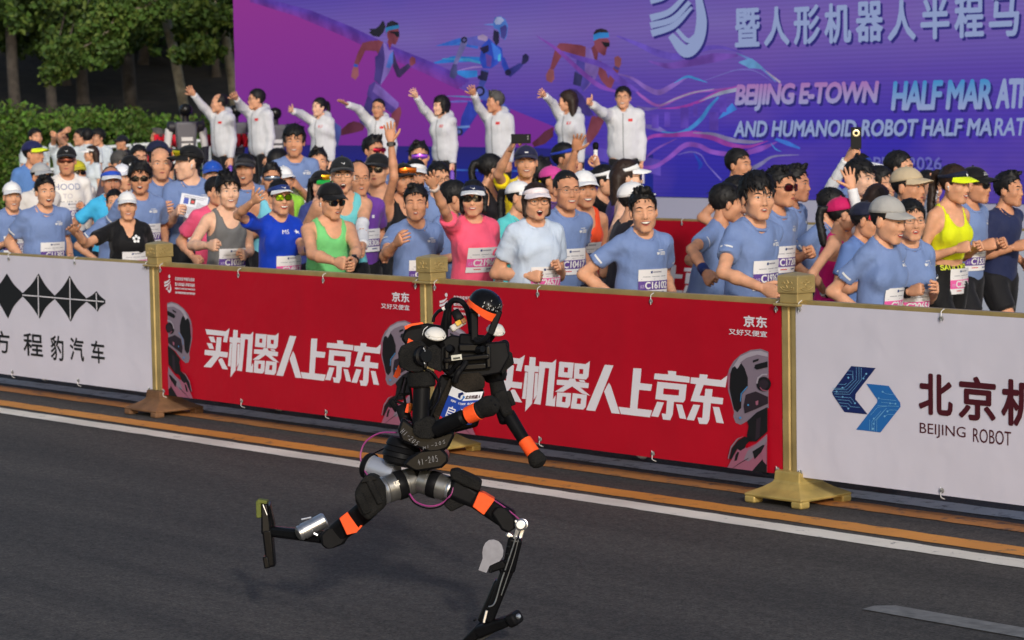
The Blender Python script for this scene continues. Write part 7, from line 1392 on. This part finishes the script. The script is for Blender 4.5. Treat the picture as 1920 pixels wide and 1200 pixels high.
b = MB(); tube(b, spline([q_(793, 690, -.18), q_(812, 700, -.18), q_(824, 722, -.17), q_(820, 748, -.16), q_(808, 768, -.15)], 6), [2.6 * PM + (.0006 if i % 2 else 0) for i in range(25)], 8); part("ribbed_cable", b, BLKG)
b = MB(); rod(b, (815, 806, -.17), (872, 781, -.26), 15, 14.5, e=.3); FA = part("forearm", b, BLKM); b = MB(); rod(b, (876, 779.5, -.262), (898, 770, -.285), 16, 17, e=.1); part("orange_band", b, ORNG, FA); b = MB(); rod(b, (893, 772, -.28), (903, 767, -.29), 15.5, 17); b.merge(MB()); ringstack(b, (900, 768, -.287), (935, 754, -.315), [(0, 15), (.2, 18), (.5, 19.5), (.75, 17), (.92, 10), (1, 3)]); FI = part("fist", b, FOAM, FA)
b = MB()
for x, y in ((918, 752), (926, 760), (920, 768)): ringstack(b, (x - 2, y + 1, -.32), (x + 4, y - 1, -.335), [(0, 4), (.6, 3.6), (1, 1.5)], n=10)
part("knuckle", b, BLKG, FI)
# ---- left shoulder and arm (towards the right of the photo)
b = MB(); slab(b, [(914, 648), (948, 636), (955, 642), (956, 668), (946, 700), (924, 706), (908, 690)], .02, .14); SH2 = part("shoulder_pad", b, BLKM, smooth=False, bevel=.010)
b = MB(); slab(b, [(933, 676), (948, 656), (960, 662), (964, 682), (952, 692), (942, 704)], -.03, .14); part("foam_block", b, FOAM, SH2, smooth=False, bevel=.004); b = MB(); rod(b, (918, 668, .0), (946, 646, -.01), 6, 7); rod(b, (921, 684, .0), (938, 672, -.01), 5); tube(b, spline([q_(930, 652, -.02), q_(944, 643, -.02), q_(950, 652, -.02)], 4), 1.4 * PM, 6); part("shoulder_motor", b, BLKG, SH2)
b = MB(); ringstack(b, (926, 688, .06), (930, 716, .06), [(0, 22), (.6, 23), (.9, 19), (1, 15)]); UA2 = part("upper_arm", b, BLKM); b = MB(); rod(b, (930, 712, .06), (938, 748, .04), 14, 16); part("arm_tube", b, FOAM, UA2); b = MB(); blk(b, (937, 736, .02), (954, 782, -.01), 26, .08, 20, .07); blk(b, (952, 733, .02), (963, 760, .02), 10, .05); part("elbow_pad", b, FOAM, UA2, smooth=False, bevel=.006)
b = MB(); rod(b, (936, 752, .04), (948, 792, .0), 13, 12); rod(b, (951, 774, .0), (988, 834, -.05), 13.5, 11.5, e=.3); FA2 = part("forearm", b, BLKM); b = MB(); rod(b, (983, 825, -.045), (1000, 850, -.067), 13.5, 13.5, e=.1); part("orange_band", b, ORNG, FA2); b = MB(); rod(b, (995, 843, -.06), (1004, 856, -.068), 11.5, 14); ringstack(b, (1001, 852, -.066), (1015, 875, -.08), [(0, 13), (.25, 16), (.55, 17), (.8, 14), (.95, 7), (1, 2)]); part("fist", b, FOAM, FA2)
# ---- waist, pelvis
b = MB(); slab(b, [(745, 806), (754, 782), (778, 800), (815, 818), (850, 806), (853, 816), (840, 842), (812, 852), (786, 842), (752, 828)], -.15, .22); WA = part("waist", b, BLKG, smooth=False, bevel=.012)
pen("H1-205", 750, 811, 782, 838, 10, -.156, WA); pen("H1-205", 794, 843, 838, 830, 6, -.156, WA, .45)
b = MB(); ringstack(b, (759, 822, -.03), (748, 872, -.03), [(0, 26), (.1, 30), (.3, 33), (.34, 31), (.5, 36), (.54, 34), (.7, 36), (.74, 33), (.9, 32), (1, 26)]); part("waist_joint", b, BLKM)
b = MB(); slab(b, [(766, 858), (780, 848), (830, 842), (840, 852), (841, 866), (828, 878), (790, 884), (768, 880), (755, 872)], -.16, .24); PE = part("pelvis", b, BLKG, smooth=False, bevel=.014); pen("41-205", 785, 873, 824, 864, 11, -.167, PE)
b = MB(); slab(b, [(762, 880), (800, 884), (812, 890), (800, 918), (782, 922), (772, 905)], -.04, .12); part("hip_yoke", b, BLKM, smooth=False, bevel=.01)
b = MB(); ringstack(b, (688, 872, .06), (742, 890, .0), [(0, 18), (.06, 22), (.16, 23), (.18, 21), (.8, 22), (1, 20)]); part("hip_motor", b, plain((176, 180, 190), .35, metal=.5)); b = MB(); ringstack(b, (686, 871, .062), (696, 875, .05), [(0, 22), (.3, 25), (1, 25)]); part("hip_ring", b, BLKM)
def motor(p0, p1, r):
    b = MB(); ringstack(b, p0, p1, [(0, r * .8), (.03, r * .96), (.24, r), (.25, r * .97), (.27, r * .97), (.28, r), (.8, r), (.82, r * .96), (.9, r * .96), (1, r * .86)], 0, 30); o = part("hip_motor", b, SILD)
    A, B_ = V(*p0), V(*p1); c = lambda t: tuple(A + (B_ - A) * t); b = MB(); ringstack(b, c(.30), c(.55), [(0, r * 1.02), (.1, r * 1.06), (.9, r * 1.06), (1, r * 1.02)], 0, 30); part("hip_ring", b, BLKM, o); b = MB(); ringstack(b, c(.84), c(.99), [(0, r * 1.0), (.4, r * 1.03), (1, r * .9)], 0, 30); ringstack(b, c(.0), c(.05), [(0, r * .6), (1, r * .97)], 0, 24); part("bright_ring", b, SILV, o); return o
m1 = motor((778, 900, -.02), (712, 922, -.07), 26); wr("US", 741, 912, 750, 909, 9, -.185, "lettering", SILV, m1, 0, .5)
m2 = motor((786, 900, -.04), (852, 920, -.08), 24)
# ---- right leg, trailing
b = MB(); slab(b, [(664, 922), (676, 902), (690, 890), (708, 894), (722, 912), (724, 950), (704, 966), (690, 978), (674, 962), (666, 940)], -.16, .18); TH1 = part("thigh_pad", b, FOAM, smooth=False, bevel=.016); b = MB(); blk(b, (692, 900, -.165), (714, 944, -.165), 12, .02); blk(b, (672, 926, -.165), (690, 962, -.165), 16, .02); slab(b, [(676, 905), (684, 893), (700, 892), (706, 899), (690, 903)], -.175, .05); part("foam_fold", b, FOAM, TH1, smooth=False, bevel=.004)
b = MB(); blk(b, (694, 950, -.05), (652, 984, .02), 40, .09, 40, .08); blk(b, (664, 974, .0), (616, 1012, .06), 42, .08, 36, .07); blk(b, (640, 1003, .03), (609, 1012, .07), 38, .08, 30, .07); TL1 = part("thigh", b, BLKM, smooth=False, bevel=.006)
b = MB(); slab(b, [(636, 972), (651, 960), (672, 990), (676, 984), (680, 986), (668, 999), (650, 1003)], -.055, .09); part("orange_band", b, ORNG, TL1, smooth=False, bevel=.003)
b = MB(); slab(b, [(600, 1004), (612, 992), (640, 984), (656, 1004), (646, 1018), (626, 1028), (612, 1030), (602, 1022)], .0, .085); part("knee", b, BLKM, TL1, smooth=False, bevel=.008)
b = MB(); blk(b, (612, 1008, .07), (508, 996, .26), 24, .05, 21, .045); SHK = part("shank", b, BLKG, smooth=False, bevel=.008); b = MB(); ringstack(b, (560, 1001, .08), (611, 974, .10), [(0, 12), (.03, 14.5), (.10, 15), (.11, 14), (.16, 14), (.17, 15.5), (.45, 15.5), (.46, 14.8), (.95, 15), (1, 12)], 0, 26); o = part("motor", b, SILV, SHK); b = MB(); ringstack(b, (558, 1002, .078), (562, 1000, .082), [(0, 10), (.5, 12.5), (1, 12.8)], 0, 24); part("motor_cap", b, SILD, o); b = MB(); rod(b, (565, 974, .09), (584, 970, .09), 2, n=8); part("bolt", b, SILV, SHK); b = MB(); rod(b, (588, 1000, .05), (596, 1004, .05), 3, n=8); part("bolt", b, SILV, SHK)
b = MB(); blk(b, (497, 944, .27), (501, 1000, .27), 13, .07, 20, .08); blk(b, (505, 944, .25), (514, 986, .27), 5, .06); blk(b, (502, 992, .27), (509, 1062, .27), 19, .085, 17, .08); blk(b, (499, 1042, .27), (503, 1064, .27), 11, .09); FO1 = part("foot", b, BLKG, smooth=False, bevel=.006); b = MB(); blk(b, (486, 938, .28), (487, 970, .28), 10, .08); blk(b, (484, 938, .28), (502, 941, .28), 7, .08); part("foam_tip", b, plain((98, 104, 48), .9, bump=.5, bscale=90), FO1, smooth=False, bevel=.003); b = MB(); rod(b, (493, 946, .225), (501, 966, .225), 1.0, n=8); part("bright_edge", b, SILV, FO1)
# ---- left leg, planted
b = MB(); slab(b, [(842, 884), (856, 881), (888, 895), (904, 906), (899, 922), (872, 912), (846, 898)], -.16, .20); TH2 = part("thigh_pad", b, FOAM, smooth=False, bevel=.008); b = MB(); slab(b, [(828, 934), (862, 930), (882, 940), (870, 948), (850, 958), (846, 960), (834, 950)], -.12, .14); part("lower_flap", b, FOAM, TH2, smooth=False, bevel=.006)
b = MB(); blk(b, (846, 910, -.07), (900, 940, -.10), 48, .12, 36, .09); blk(b, (888, 932, -.09), (958, 976, -.14), 36, .09, 40, .08); TL2 = part("thigh", b, BLKM, smooth=False, bevel=.006); b = MB(); slab(b, [(886, 950), (898, 923), (908, 925), (928, 937), (907, 966)], -.196, .13); part("orange_band", b, ORNG, TL2, smooth=False, bevel=.003)
b = MB(); slab(b, [(920, 962), (930, 950), (952, 952), (968, 972), (968, 990), (952, 1000), (940, 994)], -.185, .09); o = part("knee", b, BLKM, TL2, smooth=False, bevel=.010)
b = MB(); ringstack(b, (976, 984, -.20), (980, 983, -.10), [(0, 8), (.05, 11), (.25, 11), (.26, 7), (.7, 7), (.72, 11), (.95, 11), (1, 8)]); blk(b, (976, 978, -.19), (964, 1014, -.18), 9, .012, 8); blk(b, (984, 978, -.13), (974, 1014, -.13), 8, .012, 8); blk(b, (966, 975, -.19), (972, 990, -.19), 5, .012); blk(b, (950, 1000, -.16), (962, 1008, -.16), 10, .03); part("knee_bracket", b, SILV, smooth=False, bevel=.003)
b = MB(); blk(b, (967, 1006, -.16), (953, 1072, -.14), 27, .07, 24, .06); blk(b, (954, 1062, -.14), (914, 1166, -.10), 24, .055, 21, .05); blk(b, (936, 1088, -.12), (904, 1166, -.09), 17, .05, 19, .05); S2 = part("shank", b, BLKG, smooth=False, bevel=.006)
b = MB(); tube(b, spline([q_(968, 1006, -.2), q_(957, 1040, -.185), q_(940, 1090, -.165), q_(928, 1130, -.15), q_(916, 1138, -.15)], 5), 1.3 * PM, 6); tube(b, spline([q_(972, 1012, -.197), q_(962, 1050, -.18), q_(940, 1116, -.155)], 5), .8 * PM, 6); blk(b, (913, 1144, -.13), (907, 1168, -.13), 5, .012); part("rib_highlight", b, SILV, S2)  # thin silver tubes draw the highlight lines along the shank ribs
for x, y in ((952, 1026), (950, 1040), (946, 1054), (955, 1056), (945, 1072), (938, 1070), (915, 1140), (889, 1163)): b = MB(); rod(b, (x, y, -.185 + (y - 1020) * .0004), (x + 3, y - 1, -.20 + (y - 1020) * .0004), 2.4, 2, n=8); part("bolt", b, BLKM, S2)
b = MB(); blk(b, (918, 1066, -.15), (948, 1056, -.16), 16, .04); rod(b, (921, 1066, -.17), (919, 1074, -.17), 4); part("link", b, BLKM, S2, smooth=False, bevel=.004)
b = MB(); slab(b, circ(924, 1033, 19.5, 28, 21.5)[3:12] + [(907, 1048), (897, 1068), (912, 1074), (920, 1058), (930, 1053)] [:0] + circ(924, 1033, 19.5, 28, 21.5)[12:16] + [(905, 1045), (897, 1069), (912, 1074), (918, 1060)] + [], -.175, .006) if False else slab(b, [(906, 1026), (910, 1018), (917, 1012.5), (926, 1011.5), (935, 1015), (941, 1022), (944, 1032), (943, 1043), (937, 1052), (926, 1057), (918, 1061), (912, 1074), (897, 1069), (905, 1047), (904.5, 1036)], -.175, .006); part("metal_paddle", b, plain((128, 128, 136), .5, metal=.3, var=.12, vscale=30), S2, smooth=False)
b = MB(); blk(b, (973, 1156, -.19), (956, 1164, -.17), 24, .08); blk(b, (964, 1160, -.17), (898, 1184, -.06), 17, .07, 24, .06); blk(b, (905, 1176, -.07), (874, 1203, -.01), 22, .06, 16, .06); FO2 = part("foot", b, BLKM, smooth=False, bevel=.006); b = MB(); tube(b, spline([q_(950, 1172, -.17), q_(928, 1182, -.12), q_(910, 1194, -.08), q_(890, 1205, -.04)], 5), 3 * PM, 8); part("toe_spring", b, SILD, FO2); b = MB(); ringstack(b, (971, 1156, -.205), (974, 1155.5, -.215), [(0, 5), (.5, 5), (1, 3)]); part("bolt", b, SILV, FO2)
# ---- cables
for nm, pts, r, m in (("magenta_cable", [(744, 811, -.02), (712, 812, .02), (686, 828, .04), (676, 852, .04), (680, 876, .03), (690, 892, -.02)], 1.7, MAGC), ("black_cable", [(726, 838, .0), (700, 851, .03), (683, 864, .03), (681, 880, .02), (692, 894, -.02)], 1.6, BLKG), ("magenta_cable", [(768, 926, -.08), (780, 941, -.10), (804, 949, -.12), (828, 944, -.12), (845, 928, -.13), (850, 914, -.13)], 1.7, MAGC), ("black_cable", [(764, 926, -.08), (778, 944, -.10), (802, 953, -.12), (826, 949, -.12), (842, 934, -.13)], 1.5, BLKG), ("magenta_cable", [(912, 930, -.15), (936, 944, -.17), (960, 962, -.18), (974, 974, -.19)], 1.3, MAGC), ("white_wire", [(792, 628, -.12), (795, 618, -.13), (802, 612, -.12)], .6, WTIE)):
    b = MB(); tube(b, spline([q_(*p) for p in pts], 7), r * PM, 7); part(nm, b, m)
# ================================================================== small robots standing on the stage
DGR = plain((40, 38, 44), .5); GRYB = plain((92, 90, 96), .5); WHS = plain((206, 202, 200), .45)
def stage_robot(px, top, label, Y):
    d = ray(px, top); Zd = Y / d[1]; T_ = CAM + d * Zd; Hh = T_[2] - STAGE_Z; k = Hh / 1.32; t = thing("stage_robot", label, "robot", (T_[0], T_[1], STAGE_Z), CAMH - math.pi / 2 + math.radians(14), "dark humanoid robots on the stage")
    def pt(name, fn, m, sm=True, bv=0): mb = MB(); fn(mb); mb.xform(np.eye(3) * k); return mb.build(name, m, t, sm, 35, bv)
    pt("head", lambda m: (lathe(m, (0, .01, 1.17), (0, .12, 1), [(0, .04), (.02, .062), (.06, .074), (.11, .062), (.135, .02)], 18, sy=1.1)), DGR); pt("face_plate", lambda m: lathe(m, (0, .06, 1.235), (0, 1, .1), [(0, .07), (.03, .062), (.045, .03)], 16), BLKG); pt("neck", lambda m: cyl(m, (0, 0, 1.08), (0, 0, 1.18), .04), DGR)
    pt("torso", lambda m: (bar(m, (0, 0, .72), (0, 0, 1.10), .19, .15, .27, .18, up=(0, 1, 0)),), GRYB, False, .01 * k); pt("chest_panel", lambda m: (box(m, (0, .10, .90), (.13, .015, .045)), box(m, (0, .10, .83), (.13, .015, .045))), WHS, False); pt("pelvis", lambda m: bar(m, (0, 0, .60), (0, 0, .74), .22, .15, .18, .13, up=(0, 1, 0)), DGR, False)
    for sx in (-1, 1):
        pt("shoulder", lambda m: lathe(m, (sx * .135, 0, 1.04), (sx, 0, 0), [(0, .07), (.06, .068), (.08, .04)], 14), DGR); pt("upper_arm", lambda m: cyl(m, (sx * .19, 0, 1.02), (sx * .22, -.02, .78), .048, .04), WHS); pt("forearm", lambda m: cyl(m, (sx * .22, -.02, .80), (sx * .20, .14, .62), .042, .03), DGR); pt("hand", lambda m: lathe(m, (sx * .20, .13, .63), (0, .6, -1), [(0, .03), (.05, .036), (.10, .015)], 10), BLKM)
        pt("thigh", lambda m: cyl(m, (sx * .09, 0, .62), (sx * .10, .04, .34), .065, .05), DGR); pt("knee", lambda m: lathe(m, (sx * .06, .04, .33), (sx, 0, 0), [(0, .05), (.09, .05)], 12), WHS); pt("shank", lambda m: cyl(m, (sx * .10, .04, .34), (sx * .10, .0, .06), .045, .032), DGR); pt("foot", lambda m: bar(m, (sx * .10, -.07, .03), (sx * .10, .14, .025), .075, .06, .07, .04), BLKM, False)
stage_robot(347, 192, "dark humanoid robot with white arms standing at the left end of the stage", 20.9)
stage_robot(440, 194, "dark humanoid robot half hidden between the first two waving men", 21.5); stage_robot(515, 199, "dark humanoid robot half hidden behind the second waving man", 21.7)
def hang(x0, x1, y, label, Z):
    a, b_ = W(x0, y, Z), W(x1, y, Z); t = thing("red_drape", label, "drape", (a[0], a[1], 0), 0, "red drapes hung at the stage end"); O = V(a[0], a[1], 0); n = 24; v = []
    for i in range(n):
        q = i / (n - 1); p = a + (b_ - a) * q - O; s_ = .03 * math.sin(q * 26) ; v += [(p[0] + s_, p[1] - s_, p[2]), (p[0] + s_ * 1.6, p[1] - s_ * 1.6, p[2] - .14 - .05 * math.sin(q * 9) ** 2), (p[0] + s_ * .6, p[1] - s_ * .6 + .03, p[2] + .01)]
    m = MB(); m.add(v, [(3 * i + r, 3 * i + r + 1, 3 * i + r + 4, 3 * i + r + 3) for i in range(n - 1) for r in (0, 1)] + [(3 * i, 3 * i + 3, 3 * i + 5, 3 * i + 2) for i in range(n - 1)]); m.build("cloth", plain((214, 20, 44), .7), t, fixn=False); m = MB(); bar(m, a - O + V(0, .03, -.01), b_ - O + V(0, .03, -.01), .04, .03); m.build("rail", DGR, t, smooth=False)
    for q in (.05, .95): m = MB(); p = a + (b_ - a) * q - O; cyl(m, (p[0], p[1] + .03, 0), (p[0], p[1] + .03, p[2] - .02), .02); m.build("post", DGR, t)
hang(288, 362, 253, "red drape beside the first stage robot", 38.5); hang(378, 400, 254, "red drape left of the leftmost stage man", 37.2); hang(424, 466, 252, "red drape between the two leftmost stage men", 36.4)
